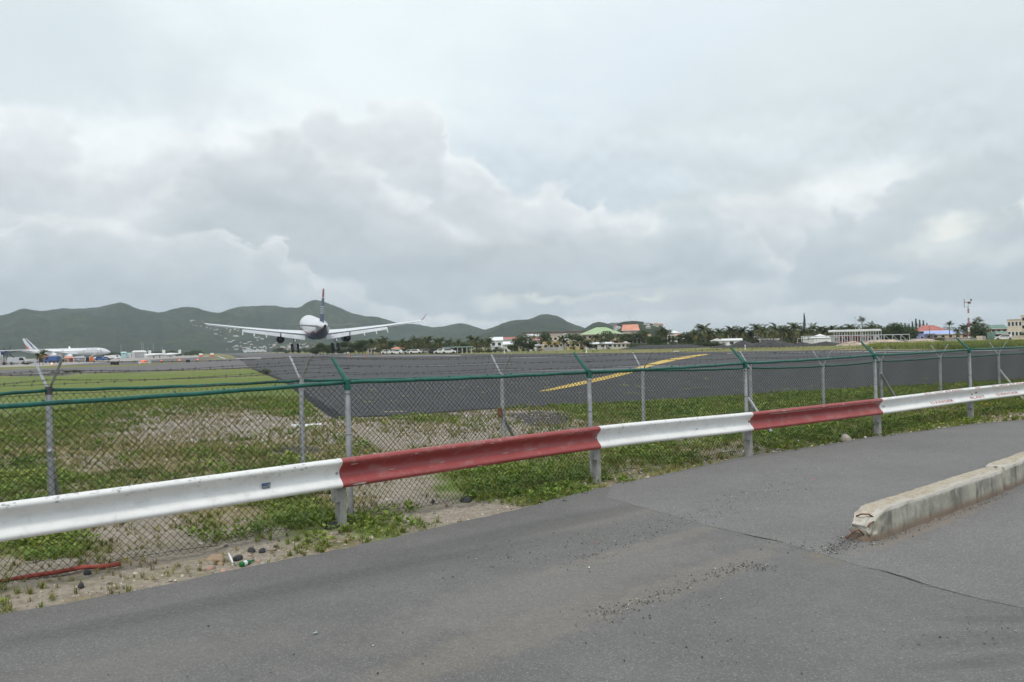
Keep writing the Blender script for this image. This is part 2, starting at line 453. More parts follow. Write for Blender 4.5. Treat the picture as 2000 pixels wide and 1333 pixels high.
def asphalt(name, c0, c1, speck=1.0, tyre=0.0, stain_shade=None):
    m, Nt, b = material(name)
    g = geov(Nt)
    nb = Nt.noise(g, 0.6, 6, 0.6); nm = Nt.noise(g, 4.5, 6, 0.65); nf = Nt.noise(g, 120, 3, 0.8); nl = Nt.noise(g, 0.12, 4, 0.5)
    col = Nt.mix(Nt.step(nb, 0.3, 0.7), c0, c1)
    col = Nt.mix(Nt.step(nm, 0.35, 0.75, 0, 0.35), col, tuple(x*0.75 for x in c0))
    col = Nt.mix(Nt.step(nl, 0.35, 0.65, 0, 0.3), col, tuple(x*1.15 for x in c1))
    vd = Nt.voro(g, 70, 'F1', 1); a_, b_, c_ = Nt.xyz(vd)
    dist = Nt.voro(g, 70, 'F1', 0)
    gm = Nt.noise(g, 38, 5, 0.75)
    col = Nt.mix(Nt.step(gm, 0.35, 0.65, 0, 0.35), col, tuple(x*0.72 for x in c0))
    agg = Nt.mul(Nt.step(dist, 0.5, 0.25), Nt.step(a_, 0.45, 0.9))
    col = Nt.mix(Nt.mul(agg, 0.55*speck), col, tuple(min(1, x*2.1) for x in c1))
    agd = Nt.mul(Nt.step(dist, 0.5, 0.25), Nt.step(a_, 0.5, 0.1))
    col = Nt.mix(Nt.mul(agd, 0.55*speck), col, tuple(x*0.45 for x in c0))
    if stain_shade:
        for (px, py, pz, rx, rz, colr, al) in stain_shade:
            X, Y, _ = G(px, py)
            xx, yy, zz = Nt.xyz(g)
            ca, sa = math.cos(rz), math.sin(rz)
            ax = Nt.sub(xx, X); ay = Nt.sub(yy, Y)
            u = Nt.add(Nt.mul(ax, ca), Nt.mul(ay, sa)); v = Nt.add(Nt.mul(ax, -sa), Nt.mul(ay, ca))
            q = Nt.m('SQRT', Nt.add(Nt.m('POWER', Nt.m('DIVIDE', u, rx), 2.0), Nt.m('POWER', Nt.m('DIVIDE', v, pz), 2.0)))
            q = Nt.add(q, Nt.mul(Nt.sub(nm, 0.5), 1.2))
            f = Nt.mul(Nt.step(q, 1.3, 0.5), Nt.step(Nt.noise(g, 22, 5, 0.75), 0.35, 0.7, 0.3*al, al))
            col = Nt.mix(f, col, colr)
    Nt.put(b.inputs['Base Color'], col)
    b.inputs['Roughness'].default_value = 0.9; b.inputs['Specular IOR Level'].default_value = 0.25
    bump(Nt, b, Nt.add(Nt.mul(dist, -1.0), Nt.mul(nf, 0.5)), 0.006, 0.55)
    return m
def leaf_mat(name, c0, c1, c2, rough=0.55, trans=0.25):
    """foliage: colour varies from leaf to leaf through the face attribute 'tone'"""
    m, Nt, b = material(name)
    a = Nt.n('ShaderNodeAttribute', attribute_name='tone').outputs['Fac']
    col = Nt.ramp(a, [(0.0, c0), (0.5, c1), (1.0, c2)])
    Nt.put(b.inputs['Base Color'], col)
    b.inputs['Roughness'].default_value = rough
    b.inputs['Specular IOR Level'].default_value = 0.3
    tr = Nt.n('ShaderNodeBsdfTranslucent'); Nt.put(tr.inputs[0], Nt.mix(1.0, col, (1.3, 1.5, 0.7), 'MULTIPLY'))
    mx = Nt.n('ShaderNodeMixShader'); mx.inputs[0].default_value = trans
    Nt.t.links.new(b.outputs[0], mx.inputs[1]); Nt.t.links.new(tr.outputs[0], mx.inputs[2])
    out = [n for n in Nt.t.nodes if n.type == 'OUTPUT_MATERIAL'][0]
    Nt.t.links.new(mx.outputs[0], out.inputs[0])
    return m
def hill_mat():
    m, Nt, b = material('hill_forest')
    g = geov(Nt)
    n1 = Nt.noise(g, 0.02, 8, 0.7); n2 = Nt.noise(g, 0.12, 6, 0.75); n3 = Nt.noise(g, 0.006, 6, 0.65)
    col = Nt.mix(Nt.step(n2, 0.38, 0.62), (0.020, 0.038, 0.014), (0.085, 0.115, 0.045))
    col = Nt.mix(Nt.step(n1, 0.45, 0.65, 0, 0.65), col, (0.12, 0.135, 0.06))
    col = Nt.mix(Nt.step(n3, 0.42, 0.6, 0, 0.65), col, (0.028, 0.042, 0.02))
    n5 = Nt.noise(g, 0.035, 6, 0.75)
    col = Nt.mix(Nt.step(n5, 0.52, 0.66, 0, 0.7), col, (0.022, 0.036, 0.016))
    Nt.put(b.inputs['Base Color'], col); b.inputs['Roughness'].default_value = 1.0; b.inputs['Specular IOR Level'].default_value = 0.05
    bump(Nt, b, Nt.add(n2, Nt.mul(n1, 1.5)), 12.0, 1.0)
    return m
def rail_paint(name, c, chip, chipc, th=0.66):
    m, Nt, b = material(name)
    v = objv(Nt)
    vs = Nt.scale(v, (1, 1, 2.2))
    n1 = Nt.noise(vs, 1.6, 6, 0.65); n2 = Nt.noise(vs, 16, 7, 0.72); n3 = Nt.noise(vs, 5.0, 4, 0.6); n4 = Nt.noise(v, 70, 3, 0.6)
    col = Nt.mix(Nt.step(n1, 0.3, 0.7), tuple(x*0.88 for x in c), c)
    col = Nt.mix(Nt.step(n3, 0.5, 0.75, 0, 0.22), col, (0.42, 0.40, 0.36))
    f = Nt.mul(Nt.step(n2, th, th+0.03), Nt.step(n3, 0.42, 0.5))
    zz = Nt.xyz(v)[2]
    f = Nt.mul(f, Nt.step(zz, 0.66, 0.72, 0.18, 1.0))
    col = Nt.mix(Nt.mul(f, chip), col, chipc)
    drip = Nt.noise(Nt.scale(v, (14, 14, 1.2)), 1.0, 5, 0.65)
    col = Nt.mix(Nt.step(drip, 0.55, 0.75, 0, 0.22), col, (0.34, 0.29, 0.24))
    Nt.put(b.inputs['Base Color'], col)
    b.inputs['Roughness'].default_value = 0.42
    bump(Nt, b, Nt.add(Nt.mul(f, -1.5), Nt.mul(n4, 0.25)), 0.002, 0.5)
    return m
M = {}
M['soil'] = ground_soil()
M['road'] = asphalt('road_asphalt', (0.135, 0.130, 0.124), (0.172, 0.166, 0.158), 0.8, stain_shade=[  # stains; the dark bands along the road edge are slope shade put into colour
    (1100, 1140, 0.45, 2.2, 0.75, (0.25, 0.23, 0.20), 0.45), (1380, 1120, 0.22, 1.3, 0.8, (0.24, 0.21, 0.17), 0.6), (1190, 1010, 0.3, 1.2, 0.7, (0.24, 0.21, 0.18), 0.45),
    (1010, 1240, 0.25, 1.4, 0.75, (0.26, 0.22, 0.17), 0.5), (1650, 1075, 0.3, 0.5, 0.8, (0.21, 0.175, 0.12), 0.9), (1830, 1020, 0.10, 1.6, 0.72, (0.22, 0.18, 0.13), 0.8), (760, 1120, 0.25, 2.6, 0.62, (0.09, 0.09, 0.088), 0.5),
    (1900, 1250, 0.15, 0.5, 0.1, (0.085, 0.083, 0.08), 0.5), (1960, 1210, 0.08, 0.35, 0.0, (0.085, 0.083, 0.08), 0.5), (1860, 1300, 0.06, 0.3, 0.1, (0.085, 0.083, 0.08), 0.45), (1950, 1290, 0.1, 0.3, 0.2, (0.085, 0.083, 0.08), 0.5),
    (500, 1160, 0.18, 3.0, 0.62, (0.085, 0.083, 0.08), 0.75), (1050, 1030, 0.25, 2.2, 0.68, (0.08, 0.078, 0.075), 0.7), (250, 1300, 0.3, 1.2, 0.5, (0.22, 0.20, 0.17), 0.35), (1280, 1060, 0.12, 1.4, 0.72, (0.23, 0.20, 0.165), 0.6)])
M['patch'] = asphalt('road_patch_asphalt', (0.158, 0.153, 0.146), (0.196, 0.189, 0.18), 0.95, stain_shade=[(1830, 1022, 0.10, 1.6, 0.72, (0.25, 0.20, 0.15), 0.8)])
M['pad'] = asphalt('runway_asphalt', (0.062, 0.062, 0.064), (0.086, 0.085, 0.086), 0.6)
M['tar'] = asphalt('fresh_tar', (0.022, 0.022, 0.024), (0.034, 0.034, 0.036), 0.5)
M['taxi'] = asphalt('taxiway_asphalt', (0.13, 0.12, 0.12), (0.165, 0.155, 0.15), 0.3)
M['runway_far'] = asphalt('old_runway_asphalt', (0.105, 0.10, 0.098), (0.14, 0.13, 0.127), 0.3)
M['apron'] = paint('apron_concrete', (0.33, 0.30, 0.275), 0.9, 0.1, 0.05)
M['hill'] = hill_mat()
M['white_rail'] = rail_paint('white_rail_paint', (0.86, 0.855, 0.83), 0.85, (0.28, 0.28, 0.27), 0.575)
M['red_rail'] = rail_paint('red_rail_paint', (0.34, 0.062, 0.058), 0.75, (0.55, 0.40, 0.37), 0.60)
M['galv'] = paint('galvanised_steel', (0.42, 0.43, 0.45), 0.5, 0.12, 9, ((0.20, 0.14, 0.10), 0.35), 0.35)
M['post_steel'] = paint('post_paint', (0.36, 0.35, 0.33), 0.7, 0.12, 12, ((0.20, 0.12, 0.07), 0.5))
M['rust'] = paint('rust', (0.20, 0.085, 0.045), 0.9, 0.25, 20)
M['green_pvc'] = paint('green_vinyl', (0.010, 0.105, 0.075), 0.4, 0.15, 12, ((0.05, 0.16, 0.13), 0.4))
M['wire'] = paint('dark_green_wire', (0.009, 0.018, 0.015), 0.5, 0.2, 5)
M['barb'] = paint('barbed_wire_steel', (0.10, 0.09, 0.085), 0.6, 0.2, 20)
M['concrete'] = None
M['yellow'] = paint('yellow_marking', (0.58, 0.40, 0.09), 0.8, 0.12, 1.2, ((0.25, 0.20, 0.10), 0.5))
M['whitemark'] = paint('white_marking', (0.5, 0.5, 0.48), 0.8, 0.12, 0.2)
M['white'] = paint('white_paint', (0.76, 0.77, 0.77), 0.4, 0.04, 0.5)
M['offwhite'] = paint('off_white_wall', (0.62, 0.61, 0.58), 0.8, 0.08, 0.3)
M['cream'] = paint('cream_wall', (0.56, 0.50, 0.40), 0.85, 0.08, 0.3)
M['peach'] = paint('peach_wall', (0.55, 0.42, 0.30), 0.85, 0.08, 0.3)
M['ochre'] = paint('yellow_wall', (0.55, 0.40, 0.17), 0.85, 0.1, 0.3)
M['pinkish'] = paint('pale_pink_wall', (0.50, 0.42, 0.38), 0.85, 0.08, 0.3)
M['greywall'] = paint('grey_block_wall', (0.36, 0.35, 0.345), 0.9, 0.12, 0.6)
M['darkwin'] = paint('dark_glass', (0.03, 0.035, 0.04), 0.15, 0.1, 1)
M['black'] = paint('black_rubber', (0.012, 0.012, 0.013), 0.7, 0.2, 3)
M['redroof'] = paint('red_roof', (0.42, 0.13, 0.10), 0.7, 0.12, 0.4)
M['salmon'] = paint('salmon_roof', (0.62, 0.27, 0.18), 0.75, 0.1, 0.3)
M['orangeroof'] = paint('orange_roof', (0.60, 0.20, 0.09), 0.75, 0.1, 0.3)
M['greenroof'] = paint('pale_green_roof', (0.34, 0.46, 0.24), 0.6, 0.08, 0.3)
M['dkgreenroof'] = paint('dull_green_roof', (0.12, 0.21, 0.16), 0.6, 0.1, 0.3)
M['blueroof'] = paint('light_blue_roof', (0.34, 0.42, 0.70), 0.55, 0.08, 0.3)
M['purple'] = paint('lavender_blue_wall', (0.28, 0.31, 0.58), 0.8, 0.08, 0.3)
M['orangewall'] = paint('orange_wall', (0.52, 0.20, 0.10), 0.85, 0.08, 0.3)
M['brownroof'] = paint('dark_brown_roof', (0.13, 0.07, 0.06), 0.8, 0.1, 0.3)
M['greyroof'] = paint('grey_roof', (0.38, 0.39, 0.40), 0.7, 0.08, 0.3)
M['darkred'] = paint('dark_red_panel', (0.22, 0.03, 0.04), 0.7, 0.1, 0.5)
M['navy'] = paint('navy_paint', (0.018, 0.045, 0.13), 0.35, 0.08, 0.5)
M['blue'] = paint('blue_paint', (0.045, 0.11, 0.30), 0.4, 0.08, 0.5)
M['teal'] = paint('pale_teal', (0.40, 0.58, 0.58), 0.6, 0.08, 0.5)
M['redpaint'] = paint('red_paint', (0.55, 0.05, 0.05), 0.45, 0.08, 0.5)
M['orange'] = paint('orange_paint', (0.65, 0.16, 0.04), 0.5, 0.08, 0.5)
M['lightgrey'] = paint('light_grey_metal', (0.50, 0.52, 0.54), 0.45, 0.06, 0.5)
M['darkgrey'] = paint('dark_grey_metal', (0.07, 0.07, 0.075), 0.5, 0.1, 0.5)
M['bark'] = paint('bark', (0.17, 0.13, 0.09), 0.95, 0.2, 2)
M['slag'] = paint('black_gravel', (0.045, 0.042, 0.042), 0.95, 0.3, 0.8, ((0.11, 0.105, 0.10), 0.6), bmp=0.15)
M['sandheap'] = paint('beige_sand', (0.46, 0.37, 0.28), 0.95, 0.14, 0.5, ((0.30, 0.24, 0.17), 0.5), bmp=0.1)
M['rock'] = paint('pale_rock', (0.40, 0.36, 0.30), 0.95, 0.2, 6, ((0.12, 0.11, 0.10), 0.5), bmp=0.02)
M['tanrock'] = paint('tan_rock', (0.36, 0.26, 0.175), 0.95, 0.12, 6, bmp=0.01)
M['darkrock'] = paint('dark_rock', (0.05, 0.052, 0.055), 0.9, 0.2, 9, bmp=0.01)
M['pinkrock'] = paint('pink_rock', (0.45, 0.30, 0.23), 0.95, 0.12, 6, bmp=0.01)
M['redpipe'] = paint('red_pipe', (0.30, 0.055, 0.035), 0.7, 0.2, 9, ((0.2, 0.12, 0.08), 0.5))
M['weed'] = leaf_mat('weed_leaf', (0.075, 0.125, 0.022), (0.15, 0.225, 0.038), (0.29, 0.32, 0.075))
M['grass'] = leaf_mat('grass_blade', (0.07, 0.115, 0.018), (0.17, 0.215, 0.04), (0.33, 0.29, 0.11))
M['drygrass'] = leaf_mat('dry_grass_blade', (0.16, 0.15, 0.06), (0.26, 0.22, 0.11), (0.42, 0.35, 0.20))
M['palm'] = leaf_mat('palm_leaf', (0.030, 0.045, 0.013), (0.085, 0.10, 0.028), (0.22, 0.19, 0.075), trans=0.15)
M['tree'] = leaf_mat('tree_leaf', (0.022, 0.040, 0.012), (0.052, 0.078, 0.022), (0.11, 0.13, 0.04), trans=0.15)
M['conifer'] = leaf_mat('conifer_needle', (0.020, 0.032, 0.018), (0.035, 0.052, 0.028), (0.06, 0.08, 0.04), trans=0.1)
M['flower'] = paint('yellow_flower', (0.75, 0.50, 0.02), 0.7, 0.1, 5)
def lamp_mat(name, c, e):
    m, Nt, b = material(name)
    b.inputs['Base Color'].default_value = (*c, 1); b.inputs['Emission Color'].default_value = (*c, 1); b.inputs['Emission Strength'].default_value = e
    return m
M['redlamp'] = lamp_mat('red_runway_light', (1.0, 0.16, 0.08), 1.3)
M['finred'] = paint('muted_red_paint', (0.27, 0.05, 0.07), 0.4, 0.08, 0.5)
M['amberlamp'] = lamp_mat('amber_light', (1.0, 0.45, 0.1), 2.0)
def kerb_mat():
    m, Nt, b = material('weathered_concrete')
    v = objv(Nt)
    n1 = Nt.noise(v, 3.5, 6, 0.65); n2 = Nt.noise(v, 22, 6, 0.75); n3 = Nt.noise(v, 90, 4, 0.7)
    st = Nt.noise(Nt.scale(v, (4.5, 4.5, 1.6)), 1.0, 6, 0.7)
    nz = Nt.xyz(Nt.n('ShaderNodeNewGeometry').outputs['Normal'])[2]
    z = Nt.xyz(v)[2]
    side = Nt.mix(Nt.step(n1, 0.35, 0.65), (0.30, 0.29, 0.24), (0.44, 0.42, 0.35))
    side = Nt.mix(Nt.step(st, 0.46, 0.66, 0, 0.75), side, (0.11, 0.11, 0.095))
    side = Nt.mix(Nt.step(z, 0.10, 0.015, 0, 0.75), side, (0.20, 0.13, 0.085))
    top = Nt.mix(Nt.step(n1, 0.4, 0.6), (0.42, 0.36, 0.27), (0.36, 0.29, 0.20))
    top = Nt.mix(Nt.step(n2, 0.45, 0.6), top, (0.46, 0.42, 0.35))
    edge = (0.54, 0.51, 0.45)
    col = Nt.mix(Nt.step(nz, 0.75, 0.93), Nt.mix(Nt.step(nz, 0.15, 0.45), side, edge), top)
    col = Nt.mix(Nt.step(n2, 0.60, 0.72, 0, 0.45), col, (0.09, 0.085, 0.075))
    col = Nt.mix(Nt.step(n3, 0.6, 0.75, 0, 0.5), col, (0.6, 0.57, 0.5))
    Nt.put(b.inputs['Base Color'], col); b.inputs['Roughness'].default_value = 0.95
    bump(Nt, b, Nt.add(n2, Nt.mul(n3, 0.7)), 0.012, 0.8)
    return m
M['concrete'] = kerb_mat()
# ------------------------------------------------------------------ layout lines (pixels of the photograph unprojected onto the ground)
ROAD_EDGE_PX = [(-700, 1330), (-300, 1262), (0, 1201), (90, 1186), (200, 1165), (320, 1143), (420, 1121), (520, 1100), (600, 1085), (700, 1065), (800, 1043), (900, 1020), (1000, 997), (1060, 982), (1120, 966),
                (1200, 948), (1300, 926), (1380, 908), (1450, 893), (1530, 881), (1600, 871), (1660, 861), (1720, 851), (1770, 846), (1830, 838), (1900, 828), (2000, 820), (2200, 806), (2600, 785)]
PAD_EDGE_PX = [(490, 720), (555, 746), (600, 782), (650, 818), (700, 815), (800, 811), (984, 798), (1150, 790), (1300, 783), (1500, 769), (1760, 755), (2000, 741), (2300, 726)]
road_edge = [G(*p)[:2] for p in ROAD_EDGE_PX]
pad_edge = [G(*p)[:2] for p in PAD_EDGE_PX]
def sdist(X, Y, line):
    """signed distance to a polyline; positive on its left side"""
    X = np.asarray(X, float); Y = np.asarray(Y, float)
    best = np.full(X.shape, 1e9); sg = np.ones(X.shape)
    for (ax, ay), (bx, by) in zip(line, line[1:]):
        dx, dy = bx-ax, by-ay; L2 = dx*dx+dy*dy
        t = np.clip(((X-ax)*dx+(Y-ay)*dy)/L2, 0, 1)
        qx, qy = X-(ax+t*dx), Y-(ay+t*dy)
        d = np.hypot(qx, qy)
        s_ = np.where(dx*(Y-ay)-dy*(X-ax) >= 0, 1.0, -1.0)
        upd = d < best-1e-9
        best = np.where(upd, d, best); sg = np.where(upd, s_, sg)
    return best*sg
def sstep(x, a, b):
    t = np.clip((np.asarray(x, float)-a)/(b-a), 0, 1); return t*t*(3-2*t)
def ground_z(X, Y):
    X = np.asarray(X, float); Y = np.asarray(Y, float)
    R = np.hypot(X, Y)
    near = sstep(R, 60, 40)
    d = sdist(X, Y, road_edge); p = -sdist(X, Y, pad_edge)
    verge = sstep(d, 0.05, 0.9)*sstep(p, 0.1, 2.5)
    lip = sstep(d, -0.12, 0.10)
    n = fbm(X, Y, 1.7, 4)-0.5; n2 = fbm(X+31, Y, 0.35, 3)-0.5
    z = -0.07 + 0.058*lip + lip*(n2*0.035) + verge*(0.045 + n*0.12 + n2*0.05)
    z = np.where(d < -0.4, -0.07, z)
    return np.where(R < 60, z*near + (1-near)*(-0.03), -0.03)
BLOBS = [ # x, y, rx, ry, green, dry, dark
 (90,800,170,55,.55,0,0),(300,765,330,28,.55,0,0),(400,838,150,16,-.8,-.3,0),(300,862,120,10,-.6,-.2,0),(510,828,90,14,-.5,-.2,0),(200,905,130,16,-.3,-.2,0),(300,885,260,26,-.2,.35,0),(40,930,80,28,.5,0,0),(560,800,50,20,.4,0,0),
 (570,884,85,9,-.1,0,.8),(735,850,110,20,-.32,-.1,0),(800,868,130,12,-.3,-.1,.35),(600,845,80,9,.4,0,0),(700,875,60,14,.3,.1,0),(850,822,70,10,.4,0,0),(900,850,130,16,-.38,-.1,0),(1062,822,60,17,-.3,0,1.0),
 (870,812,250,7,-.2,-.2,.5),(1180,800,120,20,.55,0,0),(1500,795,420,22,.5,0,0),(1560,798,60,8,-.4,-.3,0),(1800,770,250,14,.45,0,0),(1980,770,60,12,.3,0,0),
 (80,1070,110,32,.85,0,0),(290,1035,100,48,-.75,-.3,0),(200,1130,220,22,-1,-.5,0),(90,1125,90,14,-.5,-.3,0),(395,1040,50,50,.35,.1,0),(590,1010,65,34,.9,.1,0),(480,965,60,20,.3,.1,0),(440,1085,120,16,-.7,-.3,0),
 (740,1040,50,14,.65,0,0),(640,950,70,26,-.3,0,0),(765,958,75,36,-.95,-.3,0),(960,1000,115,13,-1,-.6,0),(850,1000,60,15,-.5,-.3,0),(1080,950,120,32,.9,0,0),(900,945,90,24,.35,0,0),(1205,952,30,14,-.6,0,0),
 (1235,918,60,16,-.3,0,0),(1300,900,130,24,.55,0,0),(1390,912,60,12,-.2,0,0),(1560,860,160,24,.65,0,0),(1760,830,130,15,.5,0,0),(1850,836,80,9,.3,0,0),(1960,806,60,10,-.2,0,0),(1000,930,70,14,.4,.1,0),
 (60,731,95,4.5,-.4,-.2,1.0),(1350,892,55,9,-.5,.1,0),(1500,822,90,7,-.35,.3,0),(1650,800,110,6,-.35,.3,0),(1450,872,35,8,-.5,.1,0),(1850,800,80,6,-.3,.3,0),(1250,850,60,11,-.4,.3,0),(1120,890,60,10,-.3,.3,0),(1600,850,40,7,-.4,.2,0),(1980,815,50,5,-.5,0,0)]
def cover(X, Y):
    X = np.asarray(X, float); Y = np.asarray(Y, float)
    Yc = np.maximum(Y, 3.0)
    px, py = toPx(X, Yc, 0.0)
    front = (Y > 3.0)
    big = fbm(X, Y, 6.0, 4)-0.5; mid = fbm(X+50, Y+20, 1.3, 4)-0.5
    R = np.hypot(X, Y)
    g = 0.48 + 0.7*big + 0.8*mid; d = 0.45 - 0.5*mid + 0.3*big; k = np.zeros_like(g)
    g = g + 0.06*sstep(px, 1050, 1300)*front
    left = front*(sstep(py, 800, 740))
    g = g + 0.35*left
    far = sstep(R, 60, 140); g = g*(1-far) + far*(0.62+0.5*(fbm(X, Y, 25, 4)-0.5)); d = d*(1-far) + far*(0.6+0.8*(fbm(X+9, Y, 18, 3)-0.5))
    for (x, y, rx, ry, bg, bd, bk) in BLOBS:
        w = np.exp(-np.minimum(30, ((px-x)/rx)**2 + ((py-y)/ry)**2))*front
        g = g + bg*w; d = d + bd*w; k = k + bk*w
    return g, d, k
# polar sheet reaching the horizon: fine in front, coarse behind
ang = np.concatenate([np.radians(np.arange(-44, 44.01, 0.25)), np.radians(np.arange(50, 316, 6.0))])
rad = [0.0]; r = 1.2
while r < 6000:
    rad.append(r); r *= 1.017 if r < 60 else 1.06
rad.append(6000.0)
rad = np.array(rad[1:])
A_, R_ = np.meshgrid(ang, rad)
X_ = R_*np.sin(A_); Y_ = R_*np.cos(A_)
Z_ = ground_z(X_, Y_)
g_, d_, k_ = cover(X_, Y_)
nA, nR = len(ang), len(rad)
verts = np.stack([X_.ravel(), Y_.ravel(), Z_.ravel()], 1)
verts = np.vstack([verts, [[0, 0, -0.07]]])
i, j = np.meshgrid(np.arange(nR-1), np.arange(nA), indexing='ij')
j2 = (j+1) % nA
faces = np.stack([i*nA+j, (i+1)*nA+j, (i+1)*nA+j2, i*nA+j2], -1).reshape(-1, 4)[:, ::-1]
ce = len(verts)-1
ctr = np.array([[ce, jj, (jj+1) % nA, (jj+1) % nA] for jj in range(nA)])
ap = lambda a: np.append(a.ravel(), 0.2)
np_mesh('ground', verts, faces, M['soil'], smooth=True, kind='structure', attr={'green': ('POINT', ap(g_)), 'dry': ('POINT', ap(d_)), 'dark': ('POINT', ap(k_))})
cap_ = MB(); cap_.prism([(1.35*math.cos(t), 1.35*math.sin(t)) for t in np.linspace(0, 2*PI, 20, endpoint=False)], -0.12, -0.072)
cap_.build('ground', M['soil'], kind='structure')

def sheet(name, pts, z, mat, thick=0.0, kind='structure', **kw):
    mb = MB()
    top = [mb.vert((p[0], p[1], z)) for p in pts]
    mb.face(top)
    if thick:
        bot = [mb.vert((p[0], p[1], z-thick)) for p in pts]
        n = len(pts)
        for a in range(n): mb.face([top[a], bot[a], bot[(a+1) % n], top[(a+1) % n]])
    return mb.build(name, mat, kind=kind, **kw)
def dens(line, step=0.15, amp=0.03, s=0.4):
    """subdivide a line and make it uneven"""
    out = []
    for (ax, ay), (bx, by) in zip(line, line[1:]):
        L = math.hypot(bx-ax, by-ay); n = max(1, int(L/step))
        nx, ny = -(by-ay)/L, (bx-ax)/L
        for q in range(n):
            t = q/n; x = ax+(bx-ax)*t; y = ay+(by-ay)*t
            o = (float(fbm(x*3.1, y*3.1, s, 3))-0.5)*2*amp
            out.append((x+nx*o, y+ny*o))
    out.append(line[-1])
    return out
edge = dens(road_edge, 0.12, 0.05)
far_r = (edge[-1][0]+60, edge[-1][1]+36)
road_poly = edge + [far_r, (110, 20), (110, -60), (-60, -60), (-40, edge[0][1]-18)]
sheet('road', road_poly, 0.0, M['road'])
# lighter resurfaced part of the road, its seam running off to the lower right
seam_px = [(1195, 946), (1185, 972), (1290, 1001), (1392, 1030), (1455, 1044), (1530, 1061), (1612, 1085), (1690, 1109), (1750, 1124), (1812, 1145), (1900, 1168), (2000, 1190), (2200, 1240)]
seam = dens([G(*p)[:2] for p in seam_px], 0.06, 0.018, 0.25)
inner = [G(*p)[:2] for p in [(2400, 1260), (2900, 1000), (2600, 789), (2200, 809), (2000, 823), (1900, 831), (1830, 841), (1720, 855), (1660, 865), (1530, 885), (1380, 912), (1300, 930)]]
sheet('road_patch', seam + inner, 0.0016, M['patch'])

# open cracks where the patch has parted from the older asphalt
def crack(pts, widths, name='crack'):
    L = [G(*p)[:2] for p in pts]
    mb = MB(); up = []; dn = []
    for q, (x, y) in enumerate(L):
        a = L[max(0, q-1)]; b = L[min(len(L)-1, q+1)]
        l = math.hypot(b[0]-a[0], b[1]-a[1]); nx, ny = -(b[1]-a[1])/l, (b[0]-a[0])/l
        w = widths[q]*(0.7+0.6*random.random())
        up.append((x+nx*w, y+ny*w)); dn.append((x-nx*w*0.6, y-ny*w*0.6))
    n = len(L)
    a = [mb.vert((*p, 0.0045)) for p in up]; b = [mb.vert((*p, 0.0045)) for p in dn]
    for q in range(n-1): mb.face([a[q], a[q+1], b[q+1], b[q]])
    return mb.build(name, M['black'], kind='structure')
def wig(p0, p1, n, amp):
    return [(p0[0]+(p1[0]-p0[0])*t/n + random.uniform(-1, 1)*amp, p0[1]+(p1[1]-p0[1])*t/n + random.uniform(-1, 1)*amp*0.3) for t in range(n+1)]
p = [(1392, 1030)] + wig((1400, 1032), (1455, 1044), 8, 1.5) + [(1462, 1046), (1478, 1049.5), (1495, 1053), (1515, 1056.5), (1532, 1060)]
crack(p, [0.001]*(len(p)-6) + [0.004, 0.008, 0.011, 0.010, 0.006, 0.001])
p = [(1685, 1107), (1700, 1111), (1720, 1115), (1735, 1119), (1750, 1124), (1768, 1129), (1785, 1135), (1800, 1140), (1820, 1146), (1850, 1154), (1880, 1162), (1920, 1172), (1960, 1180), (2010, 1191)]
crack(p, [0.002, 0.004, 0.005, 0.009, 0.013, 0.015, 0.012, 0.007, 0.004, 0.003, 0.003, 0.002, 0.002, 0.001])

# airfield surfaces
far_pad_px = [(2300, 683), (2000, 681), (1836, 684), (1600, 684.5), (1240, 689.5), (1000, 691.2), (840, 693), (700, 691.8), (600, 691)]
pad_poly = dens(pad_edge, 0.5, 0.06, 1.0) + [G(*p)[:2] for p in far_pad_px]
RWY = math.radians(-19.3)
rd = (math.sin(RWY), math.cos(RWY))
pl, pr = G(490, 720)[:2], G(600, 691)[:2]
pad_poly += [(pr[0]+rd[0]*1600, pr[1]+rd[1]*1600), (pr[0]+rd[0]*1600-rd[1]*62, pr[1]+rd[1]*1600+rd[0]*62)]
lp = G(452, 694.5)[:2]
pad_poly += [lp, G(470, 703)[:2]]
sheet('runway', pad_poly, -0.004, M['pad'])
# lighter worn part of the runway past the turning pad
x1, y1 = G(860, 695)[:2]; x2, y2 = G(505, 706)[:2]
sheet('runway_worn', [G(505, 704)[:2], G(660, 697.5)[:2], G(838, 693.8)[:2], G(700, 692.3)[:2], (pr[0]-1, pr[1]-1), (pr[0]+rd[0]*1590-3, pr[1]+rd[1]*1590), (pr[0]+rd[0]*1590-rd[1]*58, pr[1]+rd[1]*1590+rd[0]*58), (lp[0]+3, lp[1]+4)], 0.002, M['runway_far'])
sheet('taxiway', [G(*p)[:2] for p in [(-900, 790), (-300, 751), (0, 733), (60, 733), (120, 729.5), (260, 727.5), (400, 722), (489, 719.6), (474, 706), (465, 701), (452, 700.5), (380, 706), (260, 715.5), (150, 717.5), (0, 722.5), (-300, 739), (-900, 770)]], -0.008, M['taxi'])
sheet('taxiway', [G(*p)[:2] for p in [(100, 714.8), (235, 713), (380, 705.5), (445, 696.5), (420, 697), (330, 701), (240, 706.5), (170, 710)]], -0.008, M['taxi'])
sheet('apron', [G(*p)[:2] for p in [(-900, 762), (-300, 736), (0, 717.8), (100, 714.9), (170, 710), (240, 706.2), (330, 700.9), (400, 697.3), (380, 693.6), (200, 698), (0, 703), (-300, 712), (-900, 731)]], -0.008, M['apron'])

